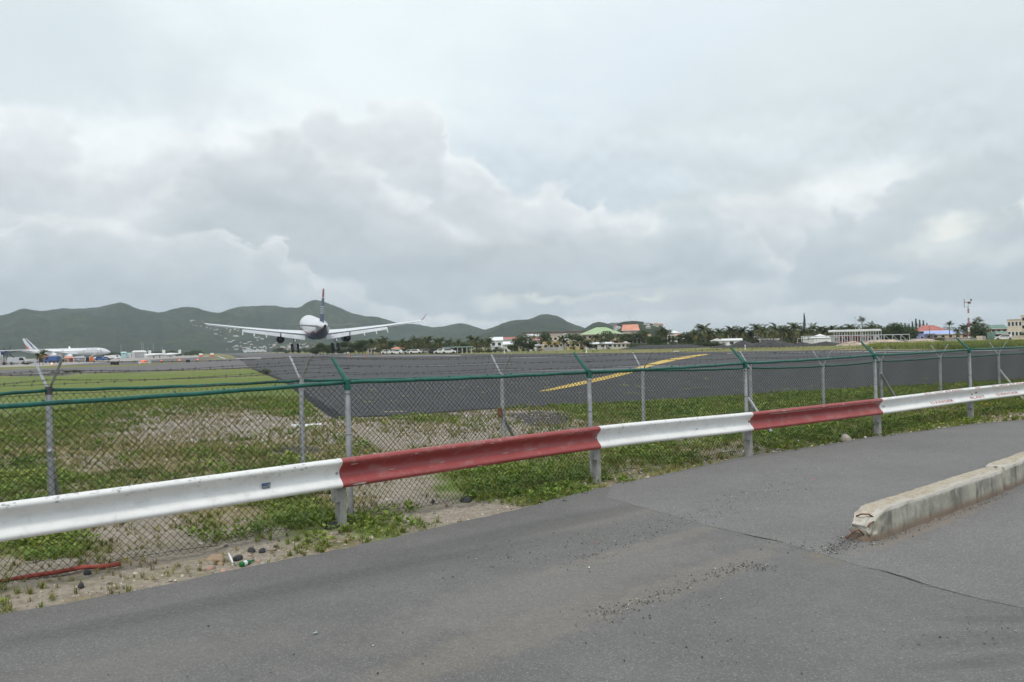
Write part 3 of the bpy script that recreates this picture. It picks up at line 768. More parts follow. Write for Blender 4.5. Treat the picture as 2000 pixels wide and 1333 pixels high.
def stripe(name, pts, mat, z=0.008, kind='structure'):
    """painted stripe: (x, y, thickness in px) centre points"""
    mb = MB(); a = []; b = []
    for x, y, h in pts:
        a.append(mb.vert((*G(x, y-h/2)[:2], z))); b.append(mb.vert((*G(x, y+h/2)[:2], z)))
    for q in range(len(pts)-1): mb.face([a[q], a[q+1], b[q+1], b[q]])
    return mb.build(name, mat, kind=kind)
stripe('yellow_line', [(1055,764.5,1.2),(1078,761,4),(1100,756.5,5.5),(1145,747,7),(1190,737,7),(1228,727.5,6.5),(1262,715.5,6),(1295,706.8,6),(1321,701.5,5),(1350,697,4),(1372,693.6,2.5),(1386,692,1.2)], M['yellow'])
for q in [((425,696.2,1.0),(432,698.5,1.5),(440,701,1.4)), ((462,700.8,1.0),(495,699.8,1.1),(510,699.6,1.0)), ((496,702,0.8),(508,701.6,0.8)), ((1420,690.6,0.8),(1560,688.8,0.9),(1700,687.2,0.8)), ((360,698.4,0.6),(408,695.8,0.6)), ((640,697.4,0.5),(760,695.6,0.6),(900,695.2,0.6))]:
    stripe('white_line', list(q), M['whitemark'], 0.010)
q = [(1500, 689.6, 0.5), (1640, 688.2, 0.6), (1800, 686.6, 0.6), (1990, 684.4, 0.7)]
stripe('white_line', q, M['whitemark'], 0.010)
ne = [G(x, y)[:2] for x, y in PAD_EDGE_PX]
ed_o = dens(pad_edge, 0.4, 0.07, 0.8); ed_i = []
for q, (x, y) in enumerate(ed_o):
    a = ed_o[max(0, q-3)]; b = ed_o[min(len(ed_o)-1, q+3)]; l = math.hypot(b[0]-a[0], b[1]-a[1])
    w_ = 0.38*(0.6+0.8*float(fbm(x, y, 1.5, 3)))
    ed_i.append((x-(b[1]-a[1])/l*w_, y+(b[0]-a[0])/l*w_))
mb = MB(); a = [mb.vert((*p, 0.004)) for p in ed_o]; b = [mb.vert((*p, 0.004)) for p in ed_i]
for q in range(len(a)-1): mb.face([a[q], a[q+1], b[q+1], b[q]])
mb.build('tar_edge', M['tar'], kind='structure')
# skid marks and an old seam on the pad
for q in range(7):
    x0 = 640+random.random()*500; y0 = 700+random.random()*40
    stripe('tyre_mark', [(x0, y0, 0.4), (x0+160, y0-3, 1.2+random.random()), (x0+380, y0-8-random.random()*4, 0.5)], M['darkgrey'], 0.006)

# ------------------------------------------------------------------ hills
def smooth_profile(pts, n):
    xs = np.array([p[0] for p in pts], float); ys = np.array([p[1] for p in pts], float)
    return np.interp(n, xs, ys)
class Range:
    def __init__(s, name, pts, D, front=0.42, back=0.4, a_lo=None, a_hi=None, step=0.07, spur=0.35, seed=0, label=None):
        s.D, s.front, s.seed, s.spur = D, front, seed, spur
        P = [(sky_dir(x, y)[0], max(0.0, sky_dir(x, y)[1])) for x, y in pts]
        s.P = P
        lo = P[0][0] if a_lo is None else a_lo; hi = P[-1][0] if a_hi is None else a_hi
        a = np.arange(lo, hi, math.radians(step)); s.lo, s.hi = lo, hi
        t = np.concatenate([np.linspace(-1, 0, 64), np.linspace(0, 1, 14)[1:]])
        A2, T2 = np.meshgrid(a, t)
        R2 = D*(1+np.where(T2 < 0, T2*front, T2*back))
        Z2 = s.height(A2, R2)
        X2 = R2*np.sin(A2); Y2 = R2*np.cos(A2)
        nT, nA2 = A2.shape
        i, j = np.meshgrid(np.arange(nT-1), np.arange(nA2-1), indexing='ij')
        f = np.stack([i*nA2+j, i*nA2+j+1, (i+1)*nA2+j+1, (i+1)*nA2+j], -1).reshape(-1, 4)
        s.o = np_mesh(name, np.stack([X2.ravel(), Y2.ravel(), Z2.ravel()], 1), f, M['hill'], smooth=True, kind='structure')
    def crest(s, a):
        xs = np.array([p[0] for p in s.P]); ys = np.array([p[1] for p in s.P])
        e = np.interp(a, xs, ys)
        for k in (0.004, -0.004): e = e + np.interp(np.asarray(a)+k, xs, ys)
        return e/3
    def height(s, a, r):
        a = np.asarray(a, float); r = np.asarray(r, float)
        t = np.where(r < s.D, (r-s.D)/(s.D*s.front), (r-s.D)/(s.D*0.4))
        shift = (fbm(a*60+s.seed, t*2.0, 1.5, 3)-0.5)*0.05*np.clip(-t, 0, 1)
        cr = s.crest(a+shift)*s.D
        prof = np.where(t < 0, np.clip(1+t, 0, 1)**1.15, np.clip(1-t, 0, 1)**1.5)
        rid = np.abs(fbm(a*s.D/260.0+s.seed*3.7, t*1.6+s.seed, 1.0, 4)-0.5)*2
        w = np.clip(-t*3, 0, 1)*np.clip((1+t)*2, 0, 1)
        z = cr*prof*(1 + s.spur*w*(0.5-rid*1.6))
        if True:
            lim = cr*(r/s.D)*0.985
            z = np.where((t < -0.004) & (z > lim), lim, z)
        tree = (fbm(a*s.D/14.0, r/14.0, 1.0, 3)-0.5)*s.D*0.0016
        return np.where(t <= -1, -0.5, z) + tree*0.8*np.clip(z/20, 0, 1) - 0.4
    def hit(s, px, py):
        a, e = sky_dir(px, py)
        rr = np.linspace(s.D*(1-s.front), s.D, 400)
        hz = s.height(np.full_like(rr, a), rr)
        los = CAMH + e*rr
        idx = np.nonzero(hz >= los)[0]
        if len(idx) == 0: return None
        r_ = rr[idx[0]]
        return (r_*math.sin(a), r_*math.cos(a), float(hz[idx[0]]))
def world_noise_prof(x0, x1, base, amp, n=30):
    return [(x0+(x1-x0)*k/n, base+amp*math.sin(k*1.3)*0.5+amp*math.sin(k*0.57+1)*0.5) for k in range(n)]
hillA = Range('hills', world_noise_prof(-1500, -60, 640, 18) + [(-60,612),(-20,616),(8,614.5),(20,612),(34,604),(47,600.5),(60,604),(80,607),(92,606),(105,603),(125,600.5),(145,602.5),(165,601),(185,600.5),(200,597),(215,595),(225,590.5),(235,589.5),(245,591),(258,598),(270,603),(290,606.5),(315,610),(328,606.5),(345,600.5),(362,598),(375,598.5),
    (390,603),(410,608.5),(425,610.5),(440,607),(455,600.5),(470,597.5),(490,597.5),(510,596),(530,596),(543,596.5),(552,601),(562,599.5),(575,599.5),(582,602),(592,596),(600,589),(608,585.5),(615,584.5),(625,585.5),(637,590),(650,596),(664,600),(680,608.5),(695,613),(715,617),(730,617),(745,620),(765,626),(780,633),(795,631.5),(815,632),(835,637.5),(852,639),(870,636),
    (890,631.5),(903,630.5),(918,634),(935,640),(947,643.5),(970,648),(1010,655),(1060,668)], 3300, seed=1, spur=1.0)
hillB = Range('hills', [(900,664),(930,649),(947,643),(962,638.5),(975,633.5),(990,627),(1005,624),(1025,623.5),(1040,621),(1052,614),(1062,612.5),(1075,613.5),(1092,616.5),(1102,624),(1115,630.5),(1130,635),(1143,640),(1160,648),(1185,659),(1200,668)], 2500, seed=2, spur=0.6)
hillC = Range('hills', [(1100,668),(1130,650),(1143,639),(1155,630.5),(1165,628),(1177,627),(1188,631),(1200,637),(1220,650),(1240,668)], 1750, seed=3)
hillD = Range('hills', [(1180,668),(1195,641),(1203,631),(1212,626),(1225,625),(1245,624.5),(1262,627.5),(1278,630.5),(1290,633),(1300,640),(1312,648),(1330,660),(1340,668)], 1250, seed=4)
hillE = Range('hills', [(1150,668),(1180,634),(1190,629.5),(1205,629),(1218,632),(1250,664)], 3600, seed=5)
hillF = Range('hills', world_noise_prof(-6000, -1500, 655, 10, 50) + [(-1500, 640), (-1300, 668)], 3400, seed=6, step=0.3) if False else None

# ------------------------------------------------------------------ ground cover
def weed_template(n, rr, rg):
    V = []; Fc = []
    for q in range(n):
        a = rg.random()*2*PI; d = rr*math.sqrt(rg.random()); s_ = 0.5+0.7*rg.random()
        tilt = rg.uniform(-0.1, 0.9); ya = a + rg.uniform(-0.9, 0.9)
        h = rg.uniform(0.15, 1.0)*rr*0.75
        up = Matrix.Translation((d*math.cos(a), d*math.sin(a), h)) @ Matrix.Rotation(ya, 4, 'Z') @ Matrix.Rotation(-tilt, 4, 'Y') @ Matrix.Rotation(rg.uniform(-0.5, 0.5), 4, 'X')
        L = s_
        pts = [(0, 0, 0), (0.35*L, 0.36*L, 0.06*L), (0.85*L, 0.30*L, 0.03*L), (1.0*L, 0, -0.05*L), (0.85*L, -0.30*L, 0.03*L), (0.35*L, -0.36*L, 0.06*L)]
        b = len(V)
        V += [tuple(up @ Vector(p_)) for p_ in pts]
        Fc += [(b, b+1, b+2, b+3), (b, b+3, b+4, b+5)]
    return np.array(V), np.array(Fc)
def grass_template(n, rr, rg, bend=0.5):
    V = []; Fc = []
    for q in range(n):
        a = rg.random()*2*PI; d = rr*rg.random(); L = 0.5+0.7*rg.random(); w = 0.035+0.02*rg.random()
        dirx, diry = math.cos(a+rg.uniform(-.8, .8)), math.sin(a+rg.uniform(-.8, .8))
        bx, by = d*math.cos(a), d*math.sin(a); k = bend*rg.uniform(0.2, 1.3)
        nx, ny = -diry, dirx
        b = len(V)
        for t, wd in ((0, 1), (0.55, 0.8), (1, 0.08)):
            cx = bx+dirx*k*t*t*L; cy = by+diry*k*t*t*L; cz = L*t*(1-0.35*k*t)
            V += [(cx+nx*w*wd, cy+ny*w*wd, cz), (cx-nx*w*wd, cy-ny*w*wd, cz)]
        Fc += [(b, b+1, b+3, b+2), (b+2, b+3, b+5, b+4)]
    return np.array(V), np.array(Fc)
def scatter(name, templates, P, scale, mat, tone, tilt=0.1, label=None, cat=None, yaw=None, parent=None, kind='stuff', zs=None, tone_var=0.25):
    """P (n,3) positions -> one joined mesh"""
    n = len(P)
    if n == 0: return None
    idx = RNG.integers(0, len(templates), n); Vs = []; Fs = []; T = []; off = 0
    for k, (tv, tf) in enumerate(templates):
        sel = np.nonzero(idx == k)[0]
        if len(sel) == 0: continue
        m_ = len(sel); ya = RNG.random(m_)*2*PI
        ca, sa = np.cos(ya)[:, None], np.sin(ya)[:, None]
        s_ = np.asarray(scale)[sel][:, None]; z_ = s_ if zs is None else s_*zs
        x = (tv[None, :, 0]*ca - tv[None, :, 1]*sa)*s_ + P[sel, 0:1]
        y = (tv[None, :, 0]*sa + tv[None, :, 1]*ca)*s_ + P[sel, 1:2]
        z = tv[None, :, 2]*z_ + P[sel, 2:3]
        Vs.append(np.stack([x, y, z], -1).reshape(-1, 3))
        f = tf[None] + (np.arange(m_)*len(tv))[:, None, None] + off
        Fs.append(f.reshape(-1, tf.shape[1]))
        tt = np.asarray(tone)[sel][:, None] + RNG.normal(0, tone_var, (m_, len(tf)))
        T.append(np.clip(tt, 0, 1).ravel())
        off += m_*len(tv)
    return np_mesh(name, np.vstack(Vs), np.vstack(Fs), mat, parent=parent, attr={'tone': ('FACE', np.concatenate(T))}, label=label, cat=cat, kind=kind)
rgt = random.Random(5)
weedT = [weed_template(14, 2.0, rgt) for _ in range(8)]
weedS = [weed_template(7, 1.6, rgt) for _ in range(6)]
grassT = [grass_template(12, 0.35, rgt) for _ in range(8)]
grassF = [grass_template(7, 0.5, rgt, 0.35) for _ in range(6)]
def inside(P):
    """points of the verge, not on the road or the pad"""
    d = sdist(P[:, 0], P[:, 1], road_edge); p_ = -sdist(P[:, 0], P[:, 1], pad_edge)
    return d, p_
def candidates(n, x0, x1, y0, y1): return np.stack([RNG.uniform(x0, x1, n), RNG.uniform(y0, y1, n)], 1)
def withz(P): return np.column_stack([P, ground_z(P[:, 0], P[:, 1])])
# 1. leafy creeping weeds near the guardrail and fences
P = candidates(150000, -14, 24, 3.5, 30)
d, p_ = inside(P); px, py = toPx(P[:, 0], P[:, 1], 0)
ok = (d > -0.05) & (p_ > 0.3) & (px > -260) & (px < 2250)
P = P[ok]; d = d[ok]
g, dr, dk = cover(P[:, 0], P[:, 1]); D = P[:, 1]
cl = fbm(P[:, 0]+200, P[:, 1], 0.55, 3)-0.5; cl2 = fbm(P[:, 0]-70, P[:, 1]+5, 0.16, 2)-0.5
wt_ = sstep(g + 1.7*cl + 1.0*cl2, 0.62, 0.95)*np.clip(9.0/D, 0, 1)**1.1*(1-np.clip(dk, 0, 1))*np.where(d < 0.08, 0.5, 1)
sel = RNG.random(len(P)) < wt_*0.55
Pw = withz(P[sel]); Dw = D[sel]
sc_ = (0.022+0.026*RNG.random(len(Pw)))*np.clip(Dw/9, 1, 1.6)**0.5*(0.7+0.8*np.clip(cl[sel]+0.5, 0, 1))
scatter('weeds', weedT, Pw, sc_, M['weed'], 0.42+1.5*(fbm(Pw[:, 0], Pw[:, 1], 0.8, 3)-0.45)+0.25*(RNG.random(len(Pw))-0.5), label='leafy green creeping weeds on the verge beside the guardrail', cat='weeds')
print('weeds', len(Pw))
# 2. thin dry and green grass tufts
P = candidates(170000, -16, 26, 3.5, 34)
d, p_ = inside(P); px, py = toPx(P[:, 0], P[:, 1], 0)
ok = (d > 0.02) & (p_ > 0.15) & (px > -260) & (px < 2250)
P = P[ok]; D = P[:, 1]
g, dr, dk = cover(P[:, 0], P[:, 1])
cl = fbm(P[:, 0]+20, P[:, 1]+90, 0.4, 3)-0.5
wg_ = sstep(g+cl, 0.15, 0.75)*np.clip(10.0/D, 0, 1)**1.2*(1-0.8*np.clip(dk, 0, 1))
sel = RNG.random(len(P)) < wg_*0.80
Pg = withz(P[sel]); sg_ = (0.04+0.06*RNG.random(len(Pg)))*np.clip(D[sel]/10, 1, 2)**0.6
scatter('grass', grassT, Pg, sg_, M['grass'], 0.35+1.1*(fbm(Pg[:, 0], Pg[:, 1], 1.3, 3)-0.4), label='short green grass growing between the fences and the runway', cat='grass')
wd_ = sstep(dr+cl*1.6-0.2*g, 0.0, 0.5)*np.clip(10.0/D, 0, 1)**1.2*(1-0.8*np.clip(dk, 0, 1))
sel = RNG.random(len(P)) < wd_*0.8
Pd = withz(P[sel]); sd_ = (0.025+0.05*RNG.random(len(Pd)))*np.clip(D[sel]/10, 1, 2)**0.6
scatter('dry_grass', grassT, Pd, sd_, M['drygrass'], RNG.random(len(Pd)), label='sparse straw coloured dry grass on sandy soil behind the fences', cat='dry grass')
print('grass', len(Pg), len(Pd))
# 3. left field, 20 to 95 m away
P = candidates(260000, -75, 4, 18, 92)
px, py = toPx(P[:, 0], P[:, 1], 0)
side = sdist(P[:, 0], P[:, 1], pad_edge)
lx = np.interp(py, [716, 720, 746, 782, 818], [470, 486, 550, 595, 645])
ok = (px < lx) & (px > -250) & (px < 700) & (py > np.interp(px, [-300, 0, 60, 120, 260, 400, 489], [751, 734, 735, 731, 729, 724, 721])) & ((side > 0.5))
P = P[ok]; D = P[:, 1]
g, dr, dk = cover(P[:, 0], P[:, 1])
cl = fbm(P[:, 0], P[:, 1]+90, 1.8, 4)-0.5
wf_ = sstep(g+1.2*cl, 0.55, 1.0)*(1-np.clip(dk, 0, 1))*np.clip(30/D, 0.25, 1)
sel = RNG.random(len(P)) < wf_*0.85
Pf = withz(P[sel]); sf_ = (0.035+0.04*RNG.random(len(Pf)))*np.clip(D[sel]/20, 1, 3)**0.7
scatter('field_weeds', weedS, Pf, sf_, M['weed'], 0.4+1.2*(fbm(Pf[:, 0], Pf[:, 1], 3.0, 3)-0.4), label='low leafy plants covering the field left of the runway', cat='weeds', zs=0.8)
sel = RNG.random(len(P)) < sstep(g+cl, 0.3, 0.9)*0.38*np.clip(26/D, 0.2, 1)
Pf = withz(P[sel]); sf_ = (0.10+0.10*RNG.random(len(Pf)))*np.clip(D[sel]/25, 1, 2)**0.5
scatter('field_grass', grassF, Pf, sf_, M['grass'], 0.45+1.4*(fbm(Pf[:, 0], Pf[:, 1], 4.0, 3)-0.4), label='rough grass in the field left of the runway', cat='grass')
# 4. rank grass past the runway: strips under the heaps, the walls and the trees
def far_strip(name, poly_px, n, s0, s1, label, mat='grass', tmean=0.5):
    W_ = np.array([G(*q)[:2] for q in poly_px]); lo, hi = W_.min(0), W_.max(0)
    P = candidates(n, lo[0], hi[0], lo[1], hi[1])
    ins = np.zeros(len(P), bool); m_ = len(W_)
    for a in range(m_):
        x1_, y1_ = W_[a]; x2_, y2_ = W_[(a+1) % m_]
        c_ = ((y1_ > P[:, 1]) != (y2_ > P[:, 1])) & (P[:, 0] < (x2_-x1_)*(P[:, 1]-y1_)/(y2_-y1_+1e-12)+x1_)
        ins ^= c_
    P = P[ins]; P = np.column_stack([P, np.full(len(P), -0.03)])
    sel = RNG.random(len(P)) < sstep(fbm(P[:, 0], P[:, 1], 7, 3), 0.25, 0.6)
    P = P[sel]
    scatter(name, grassF, P, s0+(s1-s0)*RNG.random(len(P)), M[mat], tmean+1.2*(fbm(P[:, 0], P[:, 1], 14, 3)-0.5), label=label, cat='grass')
far_strip('far_grass', [(1690, 683), (1836, 682.5), (2000, 679.5), (2250, 682), (2250, 671), (2000, 669.5), (1900, 672), (1700, 677)], 34000, 0.3, 0.9, 'rank green grass past the runway on the right', tmean=0.6)
far_strip('far_grass', [(560, 688.8), (640, 690.2), (840, 691.8), (1240, 688.3), (1560, 683.6), (1700, 682.6), (1700, 676), (1500, 680), (1240, 684.8), (840, 688.6), (620, 688.2)], 60000, 0.25, 0.6, 'mown pale grass strip between the runway and the houses', tmean=0.62)

# 5. gravel, crumbs of asphalt and shell bits
def pebble(rg, n=7):
    import itertools
    V = []; 
    base = [(1,0,0),(0.3,0.95,0),(-0.8,0.6,0),(-0.8,-0.6,0),(0.3,-0.95,0),(0.5,0,0.75),(-0.4,0.3,0.8),(-0.3,-0.4,0.7)]
    V = np.array([[x*(0.8+0.4*rg.random()), y*(0.8+0.4*rg.random()), z*(0.7+0.5*rg.random())] for x, y, z in base])
    Fc = np.array([(0,1,5,5),(1,6,5,5),(1,2,6,6),(2,3,7,6),(3,4,7,7),(4,0,5,7),(5,6,7,7)])
    Fc3 = []
    for f in Fc:
        f = list(dict.fromkeys(f)); Fc3.append((f[0], f[1], f[2]))
        if len(f) == 4: Fc3.append((f[0], f[2], f[3]))
    return V, np.array(Fc3)
pebT = [pebble(rgt) for _ in range(5)]
def pebble_mat(name, cs):
    m, Nt, b = material(name)
    a = Nt.n('ShaderNodeAttribute', attribute_name='tone').outputs['Fac']
    Nt.put(b.inputs['Base Color'], Nt.ramp(a, cs)); b.inputs['Roughness'].default_value = 0.9
    return m
M['crumb'] = pebble_mat('asphalt_crumbs', [(0.0, (0.03, 0.03, 0.03)), (0.5, (0.07, 0.068, 0.065)), (0.8, (0.16, 0.12, 0.09)), (1.0, (0.5, 0.47, 0.42))])
M['shell'] = pebble_mat('coral_gravel', [(0.0, (0.10, 0.09, 0.08)), (0.4, (0.28, 0.23, 0.18)), (0.75, (0.45, 0.38, 0.30)), (1.0, (0.66, 0.62, 0.56))])
def streak(pts, n, wpx, smin, smax, dark=True):
    """pebbles strewn along a pixel line on the road"""
    L = [np.array(G(*q)[:2]) for q in pts]
    seg = RNG.integers(0, len(L)-1, n); t = RNG.random(n)
    A = np.array([L[s_] for s_ in seg]); B = np.array([L[s_+1] for s_ in seg])
    P = A+(B-A)*t[:, None] + RNG.normal(0, wpx, (n, 2))
    return P
Ps = np.vstack([streak([(1000,1100),(1120,1060),(1230,1035),(1330,1010),(1420,990),(1500,965),(1560,945)], 800, 0.20, 0, 0), streak([(1150,1210),(1230,1185),(1300,1160),(1400,1120),(1460,1105),(1500,1110)], 650, 0.07, 0, 0),
                streak([(1120,1100),(1180,1080),(1290,1040)], 160, 0.10, 0, 0), streak([(1480,960),(1600,925),(1680,900),(1780,880),(1900,868)], 260, 0.25, 0, 0), streak([(1180,1240),(1400,1180)], 120, 0.3, 0, 0),
                streak([(1615,1082),(1655,1060),(1680,1045)], 700, 0.06, 0, 0), streak([(1700,1066),(1800,1030),(1900,992),(1965,966)], 420, 0.035, 0, 0), streak([(800,1130),(1000,1080)], 60, 0.4, 0, 0), streak([(400,1320),(1900,1300)], 160, 0.6, 0, 0), streak([(1500,1060),(1640,1080)], 90, 0.12, 0, 0), streak([(1700,1250),(1990,1230)], 60, 0.12, 0, 0)])
dd = sdist(Ps[:, 0], Ps[:, 1], road_edge); Ps = Ps[dd < -0.03]
sz = 0.0038*np.exp(RNG.normal(0, 0.45, len(Ps)))
scatter('gravel', pebT, np.column_stack([Ps, np.full(len(Ps), 0.005)]), np.clip(sz, 0.0012, 0.009), M['crumb'], np.clip(RNG.random(len(Ps))**1.3, 0, 1), label='loose dark grit and asphalt crumbs strewn over the road', cat='gravel', tone_var=0.05)
P = candidates(90000, -9, 18, 3.5, 24); d, p_ = inside(P); g, dr, dk = cover(P[:, 0], P[:, 1])
strip = (d > -0.06) & (d < 0.55)
keep = (strip & (RNG.random(len(P)) < 0.95)) | ((d > 0.5) & (p_ > 0.2) & (g < 0.5) & (RNG.random(len(P)) < 0.20))
P = P[keep]; D = P[:, 1]
s_ = 0.0075*np.exp(RNG.normal(0, 0.6, len(P)))*np.clip(D/9, 1, 2)
scatter('gravel', pebT, withz(P), np.clip(s_, 0.002, 0.035), M['shell'], RNG.random(len(P)), label='pale coral gravel and shell bits along the edge of the road', cat='gravel', tone_var=0.1)
# ------------------------------------------------------------------ guardrail
RAIL = [(-3000, 0, 0)]
rp = []   # (X, Y, ztop) at the posts
def rpt(px, py, D): return PD(px, py, D)
ctrl = [rpt(0, 981, 6.5), rpt(661, 895, 8.55), rpt(1164, 832.5, 11.1), rpt(1463, 805, 13.35), rpt(1716, 778, 15.6), rpt(1898, 756.5, 17.75), rpt(2003, 747, 19.1)]
# posts stand about 3.8 m apart; extrapolate one span to the left and two to the right
v0 = (ctrl[1][0]-ctrl[0][0], ctrl[1][1]-ctrl[0][1]); L0 = math.hypot(*v0)
vL = (v0[0]/L0, v0[1]/L0)
first = (ctrl[1][0]-vL[0]*3.8, ctrl[1][1]-vL[1]*3.8, ctrl[0][2]+(ctrl[0][2]-ctrl[1][2])*0.3)
pre = (first[0]-vL[0]*3.8, first[1]-vL[1]*3.8, first[2])
vR = (ctrl[5][0]-ctrl[4][0], ctrl[5][1]-ctrl[4][1]); LR = math.hypot(*vR); vR = (vR[0]/LR, vR[1]/LR)
nx1 = (ctrl[5][0]+vR[0]*3.8, ctrl[5][1]+vR[1]*3.8, ctrl[6][2]); nx2 = (nx1[0]+vR[0]*3.8, nx1[1]+vR[1]*3.8, nx1[2])
knots = [pre, first, ctrl[1], ctrl[2], ctrl[3], ctrl[4], ctrl[5], nx1, nx2]
knots = [tuple(k_) for k_ in knots]
def cr(p0, p1, p2, p3, t):
    return tuple(0.5*((2*b)+(-a+c)*t+(2*a-5*b+4*c-d)*t*t+(-a+3*b-3*c+d)*t**3) for a, b, c, d in zip(p0, p1, p2, p3))
def span(i, n=14):
    K = knots
    p0 = K[max(0, i-1)]; p3 = K[min(len(K)-1, i+2)]
    return [cr(p0, K[i], K[i+1], p3, q/n) for q in range(n+1)]
PROF = [(0.028, 0.0), (0.055, -0.004), (0.074, -0.014), (0.083, -0.030), (0.082, -0.046), (0.074, -0.060), (0.060, -0.075), (0.042, -0.092), (0.024, -0.111), (0.011, -0.132), (0.006, -0.155),
        (0.011, -0.178), (0.024, -0.199), (0.042, -0.218), (0.060, -0.235), (0.074, -0.250), (0.082, -0.264), (0.083, -0.280), (0.074, -0.296), (0.055, -0.306), (0.028, -0.310)]
def frame(a, b):
    d = Vector((b[0]-a[0], b[1]-a[1], 0)).normalized()
    return d, Vector((d.y, -d.x, 0))       # along the rail, outward (towards the road)
def beam(pts, extra=0.0, nudge=0.0):
    mb = MB(); rings = []
    n = len(pts)
    for q, p_ in enumerate(pts):
        t, o = frame(pts[max(0, q-1)], pts[min(n-1, q+1)])
        e = Vector((0, 0, 0))
        if q == 0: e = -t*extra
        if q == n-1: e = t*extra
        w = (float(fbm(p_[0]*2, p_[1]*2, 1.2, 2))-0.5)*0.012
        P3 = Vector(p_) + e + o*(w+nudge)
        ring = [mb.vert(P3 + o*a + Vector((0, 0, h))) for a, h in PROF] + [mb.vert(P3 + o*(a-0.004) + Vector((0, 0, h))) for a, h in PROF[::-1]]
        rings.append(ring)
    m_ = len(rings[0])
    for a, b in zip(rings, rings[1:]):
        for k in range(m_): mb.face([a[k], b[k], b[(k+1) % m_], a[(k+1) % m_]])
    h = m_//2
    for rg_, fl in ((rings[0], 0), (rings[-1], 1)):
        for k in range(h-1):
            q = [rg_[k], rg_[k+1], rg_[m_-2-k], rg_[m_-1-k]]
            mb.face(q[::-1] if fl else q)
    return mb
guard = empty('guardrail', (knots[2][0], knots[2][1], 0), 0, 'corrugated steel guardrail painted in alternating white and dull red lengths along the road edge', 'guardrail')
def world_child(o, parent):
    """keep world coordinates of a mesh given in world space under a parent at a location"""
    return o
def gpart(mb, name, mats, parent=guard, smooth=False, label=None, kind=None):
    L = parent
    off = Vector((0, 0, 0)); q = parent
    while q is not None: off += q.location; q = q.parent
    mb.v = [(v[0]-off.x, v[1]-off.y, v[2]-off.z) for v in mb.v]
    return mb.build(name, mats, parent, smooth=smooth, label=label, kind=kind)
cols = ['red', 'white', 'red', 'white', 'red', 'white', 'white', 'red']
lab = {1: 'white rail length at the left with scuffed top edge and a small blue sticker', 2: 'red rail length with pale paint chips', 3: 'white rail length in the middle', 4: 'red rail length with rubbed upper lobe', 5: 'white rail length lettered DANGER BLAST in red'}
beams = {}
for i_ in range(8):
    mb = beam(span(i_), 0.0, 0.0035 if cols[i_] == 'red' else 0.0)
    beams[i_] = gpart(mb, 'rail', M[cols[i_]+'_rail'], smooth=math.radians(50), label=lab.get(i_))
def guard_post(P3, t, o):
    """channel post with its back spacer, behind the beam"""
    base = Vector((P3[0], P3[1], 0)); top = P3[2]-0.02
    Mx = Matrix(((t.x, o.x, 0, base.x), (t.y, o.y, 0, base.y), (0, 0, 1, 0), (0, 0, 0, 1)))
    mb = MB()
    mb.box((0.015, -0.022, -0.25), (0.088, -0.012, top-0.03), Mx)       # flange facing the road
    mb.box((0.015, -0.110, -0.25), (0.027, -0.0222, top-0.03), Mx)      # web
    mb.box((0.015, -0.122, -0.25), (0.085, -0.1102, top-0.035), Mx)     # back flange
    p_ = gpart(mb, 'post', M['post_steel'])
    mb = MB()
    mb.box((-0.035, -0.110, top-0.44), (0.0148, -0.102, top-0.04), Mx)
    mb.box((-0.035, -0.1018, top-0.44), (-0.027, -0.024, top-0.04), Mx)
    mb.box((-0.035, -0.0238, top-0.44), (0.0148, -0.014, top-0.04), Mx)
    s_ = gpart(mb, 'spacer', M['post_steel'], parent=guard)
    mb = MB()
    for z in (top-0.135,):
        c = base + o*0.004 + t*(-0.03) + Vector((0, 0, z))
        mb.tube([c, c+o*0.012], 0.016, 10)
        mb.tube([c+o*0.012, c+o*0.02], 0.011, 6)
    gpart(mb, 'bolt', M['rust' if random.random() < 0.3 else 'galv'])
    return p_
for q in range(1, 8):
    t, o = frame(knots[q-1], knots[q+1])
    guard_post(knots[q], t, o)
# painted words
def text_mesh(body, size, depth=0.0009):
    cu = bpy.data.curves.new('t', 'FONT'); cu.body = body; cu.size = size; cu.extrude = depth; cu.align_x = 'CENTER'; cu.align_y = 'CENTER'; cu.resolution_u = 2
    cu.space_character = 1.08
    ob = bpy.data.objects.new('t', cu); C.objects.link(ob)
    dg = bpy.context.evaluated_depsgraph_get(); dg.update()
    me = bpy.data.meshes.new_from_object(ob.evaluated_get(dg))
    bpy.data.objects.remove(ob); bpy.data.curves.remove(cu)
    return me
def fine_path():
    out = []
    for i_ in range(8): out += [(p_, i_+q/40) for q, p_ in enumerate(span(i_, 40)[:-1])]
    return out
FP = fine_path()
def at_px(px, prof):
    best = None
    for (p_, u) in FP:
        x, y = toPx(p_[0], p_[1], p_[2]+prof[1])
        if p_[1] > 3 and (best is None or abs(x-px) < best[0]): best = (abs(x-px), p_, u)
    return best[1], best[2]
